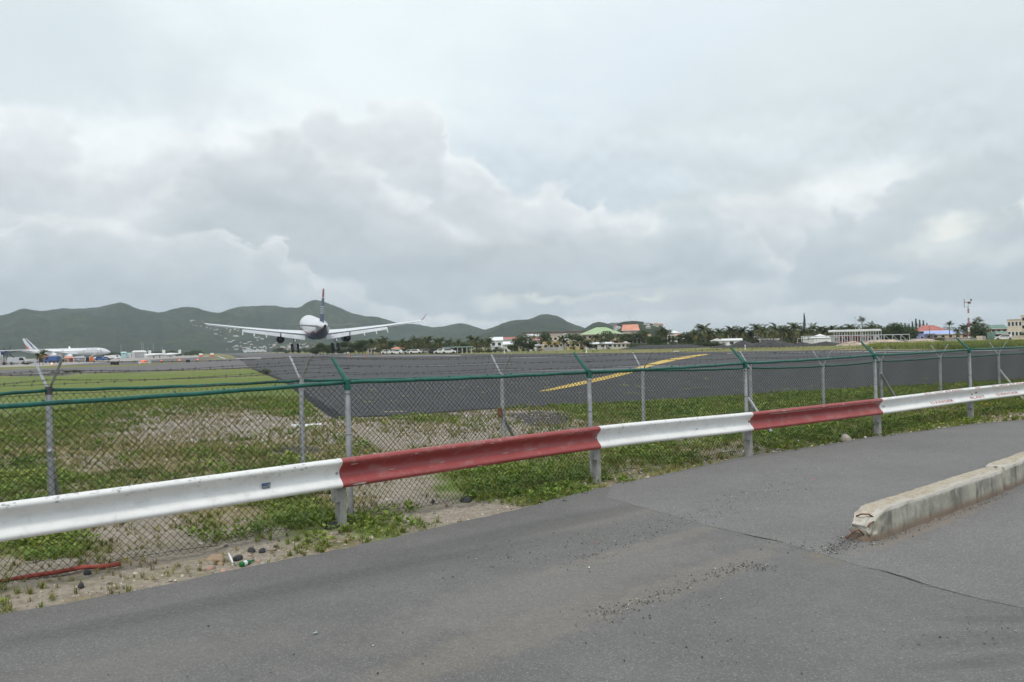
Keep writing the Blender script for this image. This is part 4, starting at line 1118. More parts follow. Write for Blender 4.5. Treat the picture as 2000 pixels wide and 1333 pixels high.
def word(body, px0, px1, h_mid, face, mat, height, parent_i, name='lettering'):
    """face: two profile points; text centred between them"""
    (a0, h0), (a1, h1) = face
    mid = ((a0+a1)/2, (h0+h1)/2)
    Pa, _ = at_px(px0, mid); Pb, _ = at_px(px1, mid)
    A = Vector(Pa); B = Vector(Pb)
    t = (B-A); L = t.length; t.normalize(); o = Vector((t.y, -t.x, 0)).normalized()
    up = (o*(a0-a1) + Vector((0, 0, h0-h1))).normalized()
    nrm = t.cross(up).normalized()
    if nrm.dot(o) < 0: nrm = -nrm
    up = nrm.cross(t).normalized()
    me = text_mesh(body, 1.0)
    xs = [v.co.x for v in me.vertices]; ys = [v.co.y for v in me.vertices]
    w = max(xs)-min(xs); hh = max(ys)-min(ys); cx = (max(xs)+min(xs))/2; cy = (max(ys)+min(ys))/2
    cpos = (A+B)/2 + o*mid[0] + Vector((0, 0, mid[1])) + nrm*0.0035
    off = guard.location
    for v in me.vertices:
        x = (v.co.x-cx)*L/w; y = (v.co.y-cy)*height/hh; z = v.co.z
        v.co = cpos + t*x + up*y + nrm*z*1.0 - off
    me.materials.append(mat)
    ob = bpy.data.objects.new(name, me); C.objects.link(ob)
    reg(ob, guard)
    ob['label'] = 'painted words ' + body
    return ob
M['redletter'] = paint('red_lettering', (0.42, 0.07, 0.055), 0.6, 0.15, 30, ((0.66, 0.60, 0.56), 0.7))
M['darkletter'] = paint('faded_dark_lettering', (0.20, 0.035, 0.03), 0.6, 0.15, 30, ((0.34, 0.07, 0.06), 0.7))
topf = (PROF[2], PROF[4]); lowf = (PROF[12], PROF[15])
topf = ((0.064, -0.008), (0.0860, -0.030))
lowf = (PROF[12], PROF[15])
for w_, a_, b_ in [('DO', 1799, 1813), ('NOT', 1818, 1834), ('STAND', 1839, 1875), ('IN', 1898, 1908), ('DO', 1930, 1939), ('NOT', 1944, 1960), ('STAND', 1966, 2001)]:
    word(w_, a_, b_, 0, topf, M['redletter'], 0.040, 5)
word('DANGER', 1812, 1858, 0, lowf, M['redletter'], 0.062, 5)
word('BLAST', 1889, 1917, 0, lowf, M['redletter'], 0.062, 6)
word('DANGER', 1941, 1984, 0, lowf, M['redletter'], 0.062, 6)
# sticker, rust spots and chips on the rail
def decal(px0, px1, face, h, mat, name, label=None, shear=0.0, lift=0.003):
    (a0, h0), (a1, h1) = face; mid = ((a0+a1)/2, (h0+h1)/2)
    Pa, _ = at_px(px0, mid); Pb, _ = at_px(px1, mid); A = Vector(Pa); B = Vector(Pb)
    t = (B-A); L = t.length; t.normalize(); o = Vector((t.y, -t.x, 0)).normalized()
    up = (o*(a0-a1) + Vector((0, 0, h0-h1))).normalized(); nrm = t.cross(up).normalized()
    if nrm.dot(o) < 0: nrm = -nrm
    c = (A+B)/2 + o*mid[0] + Vector((0, 0, mid[1])) + nrm*lift
    return c, t, up, nrm, L
def quad_on(c, t, up, nrm, pts, mat, name, th=0.0012, label=None):
    mb = MB(); a = [mb.vert(c + t*x + up*y) for x, y in pts]; b = [mb.vert(c + t*x + up*y + nrm*th) for x, y in pts]
    n = len(pts); mb.face(a[::-1]); mb.face(b)
    for k in range(n): mb.face([a[k], a[(k+1) % n], b[(k+1) % n], b[k]])
    return gpart(mb, name, mat, label=label)
face_v = (PROF[8], PROF[11])
c, t, up, nrm, L = decal(501, 520, (PROF[9], PROF[13]), 0.05, None, 'sticker')
quad_on(c+nrm*0.004, t, up, nrm, [(-L/2, -0.024), (L*0.32, -0.024), (L/2, 0.026), (-L*0.46, 0.026)], M['darkgrey'], 'sticker', label='small blue and black sticker on the white rail')
quad_on(c+nrm*0.0056, t, up, nrm, [(-L*0.4, 0.0), (L*0.02, 0.0), (L*0.08, 0.02), (-L*0.38, 0.02)], M['blue'], 'sticker_print', 0.0008)
M['stickerpaint'] = paint('sticker_pale', (0.35, 0.42, 0.45), 0.6, 0.1, 8)
quad_on(c+nrm*0.0056, t, up, nrm, [(L*0.1, 0.02), (L*0.15, 0.02), (L*0.26, -0.004), (L*0.34, 0.02), (L*0.39, 0.02), (L*0.28, -0.016), (L*0.22, -0.016)], M['stickerpaint'], 'sticker_print', 0.0008)
for k in range(4): quad_on(c+nrm*0.0056, t, up, nrm, [(-L*(0.4-k*0.13), -0.018), (-L*(0.33-k*0.13), -0.018), (-L*(0.32-k*0.13), -0.005), (-L*(0.39-k*0.13), -0.005)], M['stickerpaint'], 'sticker_print', 0.0008)
for (a, b, f_, mm, hh) in [(305, 317, (PROF[7], PROF[9]), 'rust', 0.008), (1354, 1361, (PROF[10], PROF[13]), 'darkgrey', 0.009), (1467, 1471, (PROF[8], PROF[10]), 'darkgrey', 0.02), (1988, 1991, (PROF[9], PROF[11]), 'darkgrey', 0.012), (1171, 1176, (PROF[9], PROF[12]), 'galv', 0.03), (1721, 1725, (PROF[9], PROF[12]), 'galv', 0.03), (1902, 1905, (PROF[7], PROF[10]), 'rust', 0.04)]:
    c, t, up, nrm, L = decal(a, b, f_, hh, None, 'x')
    pts = [(L/2*math.cos(k*PI/4)*random.uniform(.7, 1.1), hh/2*math.sin(k*PI/4)*random.uniform(.7, 1.1)) for k in range(8)]
    quad_on(c+nrm*0.001, t, up, nrm, pts, M[mm], 'rust_spot' if mm == 'rust' else 'bolt_hole', 0.001)
M['chip'] = paint('chipped_undercoat', (0.52, 0.40, 0.38), 0.7, 0.2, 30)
M['chipw'] = paint('chipped_white', (0.58, 0.57, 0.55), 0.7, 0.1, 30)
def chip_blob(a, b, f_, hh, mat, ragged=0.35, n=14, lift=0.0):
    c, t, up, nrm, L = decal(a, b, f_, hh, None, 'x')
    pts = [(L/2*math.cos(k*2*PI/n)*random.uniform(1-ragged, 1), hh/2*math.sin(k*2*PI/n)*random.uniform(1-ragged, 1)) for k in range(n)]
    quad_on(c+nrm*(0.0045+lift), t, up, nrm, pts, M[mat], 'paint_chip', 0.0008)
chip_blob(672, 702, (PROF[16], PROF[18]), 0.022, 'chipw', 0.3)
chip_blob(678, 691, (PROF[5], PROF[6]), 0.014, 'chipw', 0.3)
chip_blob(916, 936, (PROF[17], PROF[18]), 0.012, 'chipw', 0.5)
for (a, b) in [(946, 958), (1062, 1066), (1108, 1112), (800, 806)]: chip_blob(a, b, (PROF[3], PROF[5]), 0.016, 'chip', 0.6)
for (a, b) in [(1034, 1040), (968, 990), (760, 766), (860, 868), (1020, 1050)]: chip_blob(a, b, (PROF[11], PROF[13]), 0.012, 'chip', 0.7)
for (a, b) in [(1495, 1580), (1560, 1600), (1610, 1700)]:
    c, t, up, nrm, L = decal(a, b, (PROF[4], PROF[5]), 0.01, None, 'x')
    n = 26; pts = [(-L/2+L*k/n, 0.004*random.random()) for k in range(n+1)] + [(L/2-L*k/n, -0.006-0.007*random.random()) for k in range(n+1)]
    quad_on(c+nrm*0.0035, t, up, nrm, pts, M['chip'], 'paint_chip', 0.0006)
for (a, b) in [(1596, 1606), (1520, 1530), (1634, 1640)]: chip_blob(a, b, (PROF[2], PROF[4]), 0.014, 'chipw', 0.6)

# ------------------------------------------------------------------ fences
class Fence:
    def __init__(s, root, posts, z_off=0.0):
        """posts: (X, Y, Ztop)"""
        s.root = root; s.posts = posts
    def along(s, i):
        P = s.posts; a = P[max(0, i-1)]; b = P[min(len(P)-1, i+1)]
        return frame(a, b)
def fpart(mb, name, mats, root, smooth=False, label=None, kind=None): return gpart(mb, name, mats, root, smooth, label, kind)
def mesh_panel(root, A, B, mat, r=0.0021, cell=0.0345, bot=0.0, sag=0.0, seedv=0):
    """chain link between posts A and B (X,Y,Ztop): every wire zigzags and hooks its neighbour"""
    rg = random.Random(seedv)
    A = Vector(A); B = Vector(B); L = math.hypot(B.x-A.x, B.y-A.y)
    t = Vector((B.x-A.x, B.y-A.y, 0))/L; o = Vector((t.y, -t.x, 0))
    V = []; Fc = []
    n_h = int(1.5/cell); nw = int(L/cell)
    hs = cell
    # a wire k runs upward alternately between x=k*cell and x=(k+1)*cell
    ph = rg.random()*10
    rows = n_h
    for k in range(nw):
        pts = []
        for q in range(rows+1):
            xx = (k+0.5)*cell + (0.5*cell if ((q+k) % 2) else -0.5*cell)
            f = q/rows
            xx = min(max(xx, 0), L)
            zt = A.z+(B.z-A.z)*xx/L
            gz = float(GZ(A.x+t.x*xx, A.y+t.y*xx)) + bot
            wav = 0.012*math.sin(xx*2.1+f*3+ph) + 0.010*math.sin(xx*5.3-f*5+ph*2)
            lowcurl = max(0, 0.16-f)*0.35*math.sin(xx*1.7+ph)
            xs = xx + 0.010*math.sin(f*7+xx*1.3+ph)
            z = gz + (zt-gz)*f - 0.012*f
            jit = (0.003 if q % 2 else -0.003)
            pts.append(Vector((A.x+t.x*xs, A.y+t.y*xs, z)) + o*(wav+lowcurl+jit))
        base = len(V)
        for p_ in pts:
            V += [p_ + t*r, p_ - t*r*0.5 + o*r*0.87, p_ - t*r*0.5 - o*r*0.87]
        for q in range(rows):
            a = base+q*3; b = a+3
            for m_ in range(3): Fc.append((a+m_, a+(m_+1) % 3, b+(m_+1) % 3, b+m_))
    off = root.location
    arr = np.array([tuple(v-off) for v in V])
    return np_mesh('chain_link_mesh', arr, np.array(Fc), mat, parent=root, kind=None)
_gzc = {}
def GZ(x, y):
    k = (round(x, 1), round(y, 1))
    if k not in _gzc: _gzc[k] = float(ground_z(np.array([x]), np.array([y]))[0])
    return _gzc[k]
def barb_wire(root, pts, mat, r=0.0022, barb=0.13, seedv=0):
    rg = random.Random(seedv)
    mb = MB(); out = []
    for a, b in zip(pts, pts[1:]):
        a = Vector(a); b = Vector(b); L = (b-a).length; n = 10
        for q in range(n):
            f = q/n; p_ = a.lerp(b, f); p_.z -= 0.035*4*f*(1-f) + rg.uniform(-.003, .003); out.append(p_)
        m_ = int(L/barb); d = (b-a).normalized()
        for q in range(m_):
            f = (q+rg.random()*0.4)/m_; p_ = a.lerp(b, f); p_.z -= 0.035*4*f*(1-f)
            u = Vector((rg.uniform(-1, 1), rg.uniform(-1, 1), rg.uniform(-1, 1))).cross(d).normalized()*0.016
            w = d.cross(u).normalized()*0.016
            mb.tube([p_-u, p_+u], 0.0022, 3, False); mb.tube([p_+d*0.006-w, p_+d*0.006+w], 0.0022, 3, False)
            mb.tube([p_-d*0.008, p_+d*0.008], 0.0042, 4, False)
    out.append(Vector(pts[-1]))
    mb.tube(out, r, 4)
    return fpart(mb, 'barbed_wire', mat, root)
# front fence: green vinyl rail and mesh, arms leaning over the airfield
fr_px = [(-150, 803, 6.35), (678, 747, 8.95), (1150, 727, 11.5), (1455, 710, 13.7), (1708, 694, 16.0), (1893, 683.2, 18.2), (2140, 670, 21.3)]
fr_posts = [PD(*q) for q in fr_px]
front = empty('chain_link_fence', (fr_posts[1][0], fr_posts[1][1], 0), 0, 'near chain link fence with green top rail and single green arms, just behind the guardrail', 'fence')
tops = [[], [], []]
for i_, P3 in enumerate(fr_posts):
    a = fr_posts[max(0, i_-1)]; b = fr_posts[min(len(fr_posts)-1, i_+1)]
    t, o = frame(a, b)
    lean = 0.012*math.sin(i_*2.1)
    mb = MB(); mb.tube([(P3[0]+0.01, P3[1], -0.3), (P3[0], P3[1], P3[2]-0.05)], 0.031, 14)
    post = fpart(mb, 'post', M['galv'], front, smooth=math.radians(40), label='pale painted fence post' if i_ > 1 else None)
    mb = MB()
    for hh in (0.36, 0.70, 1.02, 1.22):
        z = hh*P3[2]*0.9
        mb.tube([Vector((P3[0]+0.036*math.cos(k_*PI/6), P3[1]+0.036*math.sin(k_*PI/6), z+0.004*math.sin(k_))) for k_ in range(13)], 0.0028, 4)
    fpart(mb, 'tie_wire', M['wire'], front, kind='stuff')
    mb = MB(); mb.tube([(P3[0], P3[1], P3[2]-0.085), (P3[0], P3[1], P3[2]+0.03)], 0.037, 14)
    base = Vector((P3[0], P3[1], P3[2]+0.0))
    tip = base - o*0.27 + Vector((0, 0, 0.27)) - t*0.02
    mb.tube([base + o*0.005 + Vector((0, 0, 0.0)), base.lerp(tip, 0.45), tip], [0.030, 0.024, 0.018], 8)
    fpart(mb, 'arm', M['green_pvc'], front, smooth=math.radians(40))
    for k in range(3): tops[k].append(base.lerp(tip, (0.32, 0.64, 0.96)[k]))
for i_ in range(len(fr_posts)-1):
    A, B = Vector(fr_posts[i_]), Vector(fr_posts[i_+1])
    mb = MB(); n = 16
    pts = [A.lerp(B, q/n) + Vector((0, 0, -0.012*math.sin(PI*q/n) + 0.003*math.sin(q*1.9))) for q in range(n+1)]
    mb.tube(pts, 0.0215, 12)
    fpart(mb, 'top_rail', M['green_pvc'], front, smooth=True)
    mb = MB()
    for q in range(int((B-A).length/0.5)):
        f = (q+0.5+random.uniform(-.15, .15))/int((B-A).length/0.5); p_ = A.lerp(B, f); d = (B-A).normalized()
        mb.tube([p_ + Vector((0, 0, -0.030)) + d*0.01, p_ + Vector((0, 0, 0.0255)) - d*0.004, p_ + Vector((0, 0, 0.0255)) + d*0.006, p_ + Vector((0, 0, -0.034)) + d*0.015], 0.0028, 4)
        mb.tube([p_ + d*0.004*k_ + Vector((0.0235*math.cos(k_*PI/4+1), 0.0235*math.sin(k_*PI/4+1)*0.7, 0.0235*math.sin(k_*PI/4))) for k_ in range(9)], 0.003, 4)
    fpart(mb, 'tie_wire', M['green_pvc'], front, kind='stuff')
    mesh_panel(front, fr_posts[i_], fr_posts[i_+1], M['wire'], seedv=i_, r=0.0031)
for k in range(3): barb_wire(front, tops[k], M['barb'], seedv=k)
mb = MB()
mb.tube([Vector((p_[0], p_[1], 0.06 + 0.03*math.sin(q*2.3))) for q, p_ in enumerate([Vector(fr_posts[i_]).lerp(Vector(fr_posts[i_+1]), s_/8) for i_ in range(len(fr_posts)-1) for s_ in range(8)])], 0.0022, 4)
fpart(mb, 'tension_wire', M['wire'], front)
# rear fence: galvanised posts with Y arms
bk_px = [(-560, 801, 6.6), (95, 759, 9.2), (588, 741, 11.5), (980, 731, 13.8), (1255, 722, 15.6), (1465, 717.5, 17.0), (1607, 714, 18.4), (1720, 704.5, 19.9), (1836, 697.5, 21.7), (1950, 691.5, 23.6), (2110, 682, 26.0)]
bk_posts = [PD(*q) for q in bk_px]
rear = empty('chain_link_fence', (bk_posts[3][0], bk_posts[3][1], 0), 0, 'rear chain link fence of galvanised posts topped with Y shaped arms, nearer the runway', 'fence')
rt = [[] for _ in range(6)]
for i_, P3 in enumerate(bk_posts):
    t, o = frame(bk_posts[max(0, i_-1)], bk_posts[min(len(bk_posts)-1, i_+1)])
    mb = MB(); mb.tube([(P3[0]+0.012*math.sin(i_*3), P3[1], -0.3), (P3[0], P3[1], P3[2]+0.01)], 0.034, 14)
    fpart(mb, 'post', M['galv'], rear, smooth=math.radians(40))
    base = Vector((P3[0], P3[1], P3[2]-0.03))
    mb = MB(); mb.tube([base+Vector((0, 0, -0.04)), base+Vector((0, 0, 0.05))], 0.039, 12)
    fpart(mb, 'post_cap', M['darkgrey' if i_ in (1,) else 'galv'], rear, smooth=math.radians(40))
    for k, sgn in enumerate((-1, 1)):
        tip = base + o*sgn*0.20 + Vector((0, 0, 0.36)) - t*(0.06 if sgn < 0 else -0.06)
        # an open angle-section arm
        mb = MB(); d = (tip-base).normalized(); n1 = d.cross(t).normalized()
        for q in (0,):
            for (u0, u1, w0, w1) in ((-0.016, 0.016, -0.002, 0.002), (0.012, 0.016, 0.0022, 0.026)):
                P8 = [base+t*u0+n1*w0, base+t*u1+n1*w0, base+t*u1+n1*w1, base+t*u0+n1*w1]; Q8 = [p_ + (tip-base) for p_ in P8]
                a = [mb.vert(p_) for p_ in P8]; b = [mb.vert(p_) for p_ in Q8]
                mb.face(a[::-1]); mb.face(b)
                for z in range(4): mb.face([a[z], a[(z+1) % 4], b[(z+1) % 4], b[z]])
        fpart(mb, 'arm', M['post_steel' if (k == 1 and i_ < 4) else 'galv'], rear)
        for q in range(3): rt[k*3+q].append(base.lerp(tip, (0.35, 0.65, 0.95)[q]))
for i_ in range(len(bk_posts)-1):
    A, B = Vector(bk_posts[i_]), Vector(bk_posts[i_+1])
    mb = MB(); n = 14
    pts = [A.lerp(B, q/n) + Vector((0, 0, -0.02 - 0.015*math.sin(PI*q/n) + 0.004*math.sin(q*2.2+i_))) for q in range(n+1)]
    mb.tube(pts, 0.0205, 10)
    fpart(mb, 'top_rail', M['green_pvc'], rear, smooth=True)
    mesh_panel(rear, A, B, M['wire'], seedv=100+i_, r=0.0029, cell=0.036)
for k in range(6): barb_wire(rear, rt[k], M['barb'], barb=0.15, seedv=20+k)
def brace(px0, py0, px1, py1, D0, D1, mat='galv', label=None):
    mb = MB(); a = PD(px0, py0, D0); b2 = G(px1, py1)
    mb.tube([a, b2], 0.028, 10)
    fpart(mb, 'brace', M[mat], rear, smooth=math.radians(40), label=label)
brace(975, 800, 1019, 884, 13.75, 0, 'galv', 'leaning brace with a rusty upper joint')
brace(97, 880, 120, 1012, 9.15, 0)
brace(1720, 729, 1766, 806, 19.8, 0)
brace(1953, 723, 2003, 785, 23.5, 0, 'post_steel', 'brown leaning brace')
brace(1462, 778, 1517, 858, 16.9, 0)
mb = MB(); p_ = PD(976, 803, 13.72); mb.tube([(p_[0], p_[1], p_[2]-0.10), (p_[0], p_[1], p_[2]+0.05)], 0.037, 10)
fpart(mb, 'clamp', M['rust'], rear)
# the small leaning pipe seen past the rail between the fences
# ------------------------------------------------------------------ concrete kerb blocks
def kerb_block(A, B, w, h, label, broken=False, seedv=0):
    """A near end, B far end of the face towards the camera side (ground points)"""
    A = Vector((A[0], A[1], 0)); B = Vector((B[0], B[1], 0)); L = (B-A).length
    root_z = math.atan2(B.y-A.y, B.x-A.x)
    nL = int(L/0.035); P_ = []
    prof = [(0.0, 0.0), (0.006, h*0.4), (0.014, h*0.80), (0.028, h*0.92), (0.06, h*0.99), (w*0.35, h*1.0), (w*0.65, h*1.0), (w-0.06, h*0.99), (w-0.028, h*0.92), (w-0.014, h*0.8), (w-0.004, h*0.4), (w, 0.0)]
    dense = []
    for (a, b), (c, d) in zip(prof, prof[1:]):
        for q in range(4): dense.append((a+(c-a)*q/4, b+(d-b)*q/4))
    dense.append(prof[-1])
    mb = MB(); rings = []
    for i_ in range(nL+1):
        x = L*i_/nL; ring = []
        e0 = 1.0; sh = 0.0
        if broken:
            e = min(1, x/0.30); sq = 0.50+0.50*math.sin(min(1, e)*PI/2)
        else:
            e = min(1, x/0.05); sq = 0.93+0.07*e
        f = min(1, (L-x)/0.05); sq *= 0.94+0.06*f
        for (y, z) in dense:
            yy = (y-w/2)*((0.62 if broken else 0.9)+(0.38 if broken else 0.1)*min(1, min(e, f)*1.6)) + w/2
            n = mnoise.noise(Vector((x*3+seedv*9, yy*9, z*9)))*0.010 + mnoise.noise(Vector((x*14+seedv, yy*22, z*22)))*0.005
            if broken and x < 0.4: n += mnoise.noise(Vector((x*11, yy*13, z*13)))*0.03*(1-x/0.4)
            dz = 0 if z < 0.01 else n
            ring.append(mb.vert((x + (mnoise.noise(Vector((yy*13, z*13, 3+seedv)))*0.05 if (i_ == 0) else 0), yy + (n if y < w*0.2 or y > w*0.8 else 0), z*sq + (dz if 0.2*w < y < 0.8*w or z > h*0.7 else 0) - (0.05 if z < 0.001 else 0))))
        rings.append(ring)
    for a, b in zip(rings, rings[1:]):
        for k in range(len(a)-1): mb.face([a[k], b[k], b[k+1], a[k+1]])
    mb.face(rings[0]); mb.face(rings[-1][::-1])
    return mb.build('concrete_kerb_block', M['concrete'], smooth=True, label=label, cat='kerb block', group='concrete kerb blocks on the road', loc=(A.x, A.y, 0.009), rz=root_z)
kA = G(1706, 1061); kB = G(1963, 963)
kb = kerb_block(kA, kB, 0.26, 0.285, 'long weathered concrete kerb block with a broken end and rusty bars', True, 1)
u = Vector((kB[0]-kA[0], kB[1]-kA[1], 0)).normalized(); nn = Vector((-u.y, u.x, 0))
s0 = Vector(kB)+u*0.14+nn*0.02; s1 = s0+u*3.4 + nn*0.12
kerb_block(s0, s1, 0.27, 0.30, 'second concrete kerb block cut by the right edge of the picture', False, 2)
def kb_local(mb, name, mat):
    return mb.build(name, mat, kb, smooth=True)
for k, (pts) in enumerate([[(0.12, 0.05, 0.20), (0.07, 0.07, 0.235), (0.045, 0.13, 0.232), (0.07, 0.19, 0.20)], [(0.03, 0.10, 0.04), (-0.03, 0.12, 0.10), (-0.06, 0.15, 0.085), (-0.12, 0.20, 0.02)], [(0.08, 0.03, 0.17), (0.01, 0.03, 0.16), (-0.01, 0.04, 0.13)]]):
    mb = MB(); mb.tube(pts, 0.008, 6); kb_local(mb, 'rebar', M['rust'])
# ------------------------------------------------------------------ stones and litter of the verge
def stone(loc, sx, sy, sz, mat, label, seedv=0, sub=2, name='stone', group=None):
    import bmesh
    bm = bmesh.new(); bmesh.ops.create_icosphere(bm, subdivisions=sub, radius=1)
    for v in bm.verts:
        n = mnoise.noise(v.co*1.1+Vector((seedv*3.3, 0, 0)))*0.35 + mnoise.noise(v.co*3+Vector((0, seedv, 0)))*0.10
        v.co = v.co*(1+n); v.co.x *= sx; v.co.y *= sy; v.co.z = v.co.z*sz + sz*0.45
    me = bpy.data.meshes.new(name); bm.to_mesh(me); bm.free(); me.materials.append(mat); me.shade_smooth()
    o = bpy.data.objects.new(name, me); C.objects.link(o)
    o.location = (loc[0], loc[1], GZ(loc[0], loc[1])-sz*0.15); o.rotation_euler = (0, 0, seedv*1.3)
    return tag(o, label, 'stone', group)
ST = [(1652, 858, 0.125, 0.10, 0.105, 'rock', 'white pitted rock by the road edge under the second red rail', 3), (421, 1092, 0.105, 0.07, 0.045, 'tanrock', 'smooth tan stone, largest in the litter left of the first rail post', 3),
 (411, 1106, 0.045, 0.03, 0.028, 'pinkrock', 'small pink stone below the smooth tan stone', 2), (437, 1110, 0.05, 0.03, 0.022, 'pinkrock', 'flat pinkish stone at the road edge beside the green bottle', 2), (491, 1078, 0.04, 0.03, 0.03, 'darkrock', 'black lump between two pale stones near the road edge', 2),
 (512, 1076, 0.05, 0.03, 0.032, 'darkrock', 'larger black lump behind the flat grey stone', 2), (528, 1071, 0.06, 0.035, 0.02, 'rock', 'flat pale grey stone right of the black lumps', 2), (465, 1090, 0.05, 0.035, 0.035, 'darkrock', 'dark lump just above the green bottle', 2),
 (515, 1095, 0.045, 0.03, 0.022, 'rock', 'pale yellowish stone on the road edge', 2), (495, 1100, 0.04, 0.025, 0.018, 'rock', 'small pale stone right of the green bottle', 2), (690, 1064, 0.05, 0.03, 0.03, 'pinkrock', 'pale pink stone at the foot of the first rail post', 2), (645, 1051, 0.055, 0.04, 0.03, 'pinkrock', 'rough pink stone left of the first rail post', 2),
 (640, 1072, 0.035, 0.025, 0.025, 'pinkrock', 'small pink stone on the road edge left of the post', 2), (911, 976, 0.075, 0.05, 0.05, 'darkrock', 'dark grey rock on bare sand behind the fence mesh', 3), (650, 1036, 0.09, 0.05, 0.05, 'darkrock', 'black stone in the weeds behind the first rail post', 3), (158, 1146, 0.035, 0.025, 0.03, 'darkrock', 'black cinder on the sand below the red pipe', 2),
 (171, 1122, 0.035, 0.025, 0.03, 'darkrock', 'black cinder touching the end of the red pipe', 2), (846, 986, 0.03, 0.02, 0.04, 'darkrock', 'small dark stone below the red rail', 2), (1285, 868, 0.10, 0.07, 0.06, 'rock', 'pale rock half hidden in weeds under the middle white rail', 2), (505, 1092, 0.03, 0.02, 0.025, 'pinkrock', 'tiny pink stone between pale ones', 1)]
for k, (px, py, a, b, c_, mm, lb, sub) in enumerate(ST):
    g3 = G(px, py+3)
    stone(g3, a, b, c_, M[mm], lb, k+1, sub)
for k in range(16):
    px = 400+random.random()*300; py = float(np.interp(px, [400, 520, 600, 700], [1121, 1096, 1082, 1062]))-random.uniform(3, 26)
    g3 = G(px, py); s_ = random.uniform(.016, .034)
    stone(g3, s_*1.3, s_, s_*.7, M[random.choice(('rock', 'rock', 'pinkrock', 'tanrock', 'darkrock'))], 'small loose stone on the sand between fence and road near the bottle', k+40, 1, 'stone', 'small stones along the road edge')
# green glass bottle lying at the road edge
m, Nt, b = material('green_glass'); b.inputs['Base Color'].default_value = (0.01, 0.22, 0.05, 1); b.inputs['Roughness'].default_value = 0.08; b.inputs['Transmission Weight'].default_value = 0.4; M['glass'] = m
bp = G(469, 1104)
bt = empty('bottle', (bp[0], bp[1], GZ(bp[0], bp[1])+0.02), math.radians(62), 'green glass bottle lying on gravel at the road edge', 'bottle')
mb = MB(); mb.lathe([(0.006, 0), (0.031, 0.004), (0.033, 0.03), (0.033, 0.12), (0.026, 0.15), (0.014, 0.19), (0.013, 0.235)], 16, 'x'); mb.build('bottle_body', M['glass'], bt, smooth=True)
mb = MB(); mb.lathe([(0.0335, 0.05), (0.0337, 0.052), (0.0337, 0.10), (0.0335, 0.102)], 16, 'x'); mb.build('paper_label', M['white'], bt, smooth=True); bt.scale = (.7, .7, .7)
mb = MB(); pts = [G(447, 1093), G(451, 1100), G(455, 1107)]
for k, q in enumerate(pts): pts[k] = (q[0], q[1], 0.035+0.02*(1-k/2))
mb.tube(pts, [0.006, 0.010, 0.007], 6); mb.build('plastic_strip', M['white'], label='curled white plastic strip beside the green bottle', cat='litter')
# red pipe along the foot of the fence
pts = []
for q, (x, y) in enumerate([(-160, 1160), (-60, 1146), (0, 1137), (60, 1128), (110, 1118), (160, 1111), (200, 1107), (235, 1104)]):
    g3 = G(x, y, 0.05); pts.append((g3[0], g3[1], 0.05 + (0.012 if q % 2 else 0)))
mb = MB(); mb.tube(pts, 0.020, 10); mb.build('red_pipe', M['redpipe'], smooth=True, label='red painted pipe half buried in sand along the foot of the fence', cat='pipe')
# white plastic pipe in the field
a = Vector(G(569, 838)); b = Vector(G(628, 835))
mb = MB(); mb.tube([a+Vector((0, 0, .05)), a.lerp(b, .25)+Vector((0, 0, .05)), a.lerp(b, .27)+Vector((0, 0, .05)), b+Vector((0, 0, .05))], [0.062, 0.062, 0.048, 0.048], 12)
mb.build('white_pipe', M['white'], smooth=math.radians(40), label='short white plastic pipe lying in the grass behind the rear fence', cat='pipe')
# rusty stick by the road
g3 = G(1825, 825); mb = MB(); mb.tube([(g3[0], g3[1], -0.05), (g3[0]+0.01, g3[1], 0.24)], 0.008, 6); mb.build('iron_stake', M['rust'], label='thin rusty iron stake in the weeds under the lettered rail', cat='stake')
# flowers, orange scrap, red scrap on road
def blob(px, py, r, mat, name, label, cat, n=9, z=0.05, spread=0.05):
    g3 = G(px, py); mb = MB()
    for k in range(n):
        c = Vector((g3[0]+random.uniform(-1, 1)*spread, g3[1]+random.uniform(-1, 1)*spread, GZ(g3[0], g3[1])+z*random.uniform(.4, 1.2)))
        for q in range(5):
            a = q*2*PI/5; mb.poly([c, c+Vector((math.cos(a)*r, math.sin(a)*r, r*0.3)), c+Vector((math.cos(a+.7)*r*1.1, math.sin(a+.7)*r*1.1, r*0.2)), c+Vector((math.cos(a+1.2)*r*.8, math.sin(a+1.2)*r*.8, r*.25))])
    mb.build(name, M[mat], label=label, cat=cat, recalc=False)
blob(1926, 801, 0.035, 'flower', 'yellow_flowers', 'cluster of yellow flowers under the lettered white rail', 'flowers', 9, 0.12, 0.10)
blob(1292, 877, 0.02, 'flower', 'yellow_flowers', 'few yellow flowers beside the middle white rail', 'flowers', 4, 0.10, 0.06)
blob(246, 1106, 0.02, 'flower', 'yellow_flowers', 'single orange yellow flower by the red pipe', 'flowers', 2, 0.04, 0.02)
for (x, y, w, mm, lb) in [(1591, 939, 0.012, 'orange', 'orange chip of plastic on the road'), (1165, 1063, 0.01, 'orange', 'orange crumb on the dark part of the road'), (615, 1240, 0.016, 'stickerpaint', 'crumpled pale wrapper on the road'), (1150, 712+400, 0.01, 'white', 'tiny white scrap on the road')]:
    g3 = G(x, y); mb = MB(); mb.poly([(g3[0]-w, g3[1], 0.012), (g3[0]-w*.2, g3[1]-w*1.1, 0.016), (g3[0]+w, g3[1]-w*.3, 0.013), (g3[0]+w*.7, g3[1]+w, 0.022), (g3[0]-w*.5, g3[1]+w*.8, 0.012)])
    mb.poly([(g3[0]-w*.5, g3[1], 0.018), (g3[0]+w*.5, g3[1]-w*.5, 0.03), (g3[0]+w*.4, g3[1]+w*.6, 0.02)])
    mb.build('litter', M[mm], label=lb, cat='litter', recalc=False)
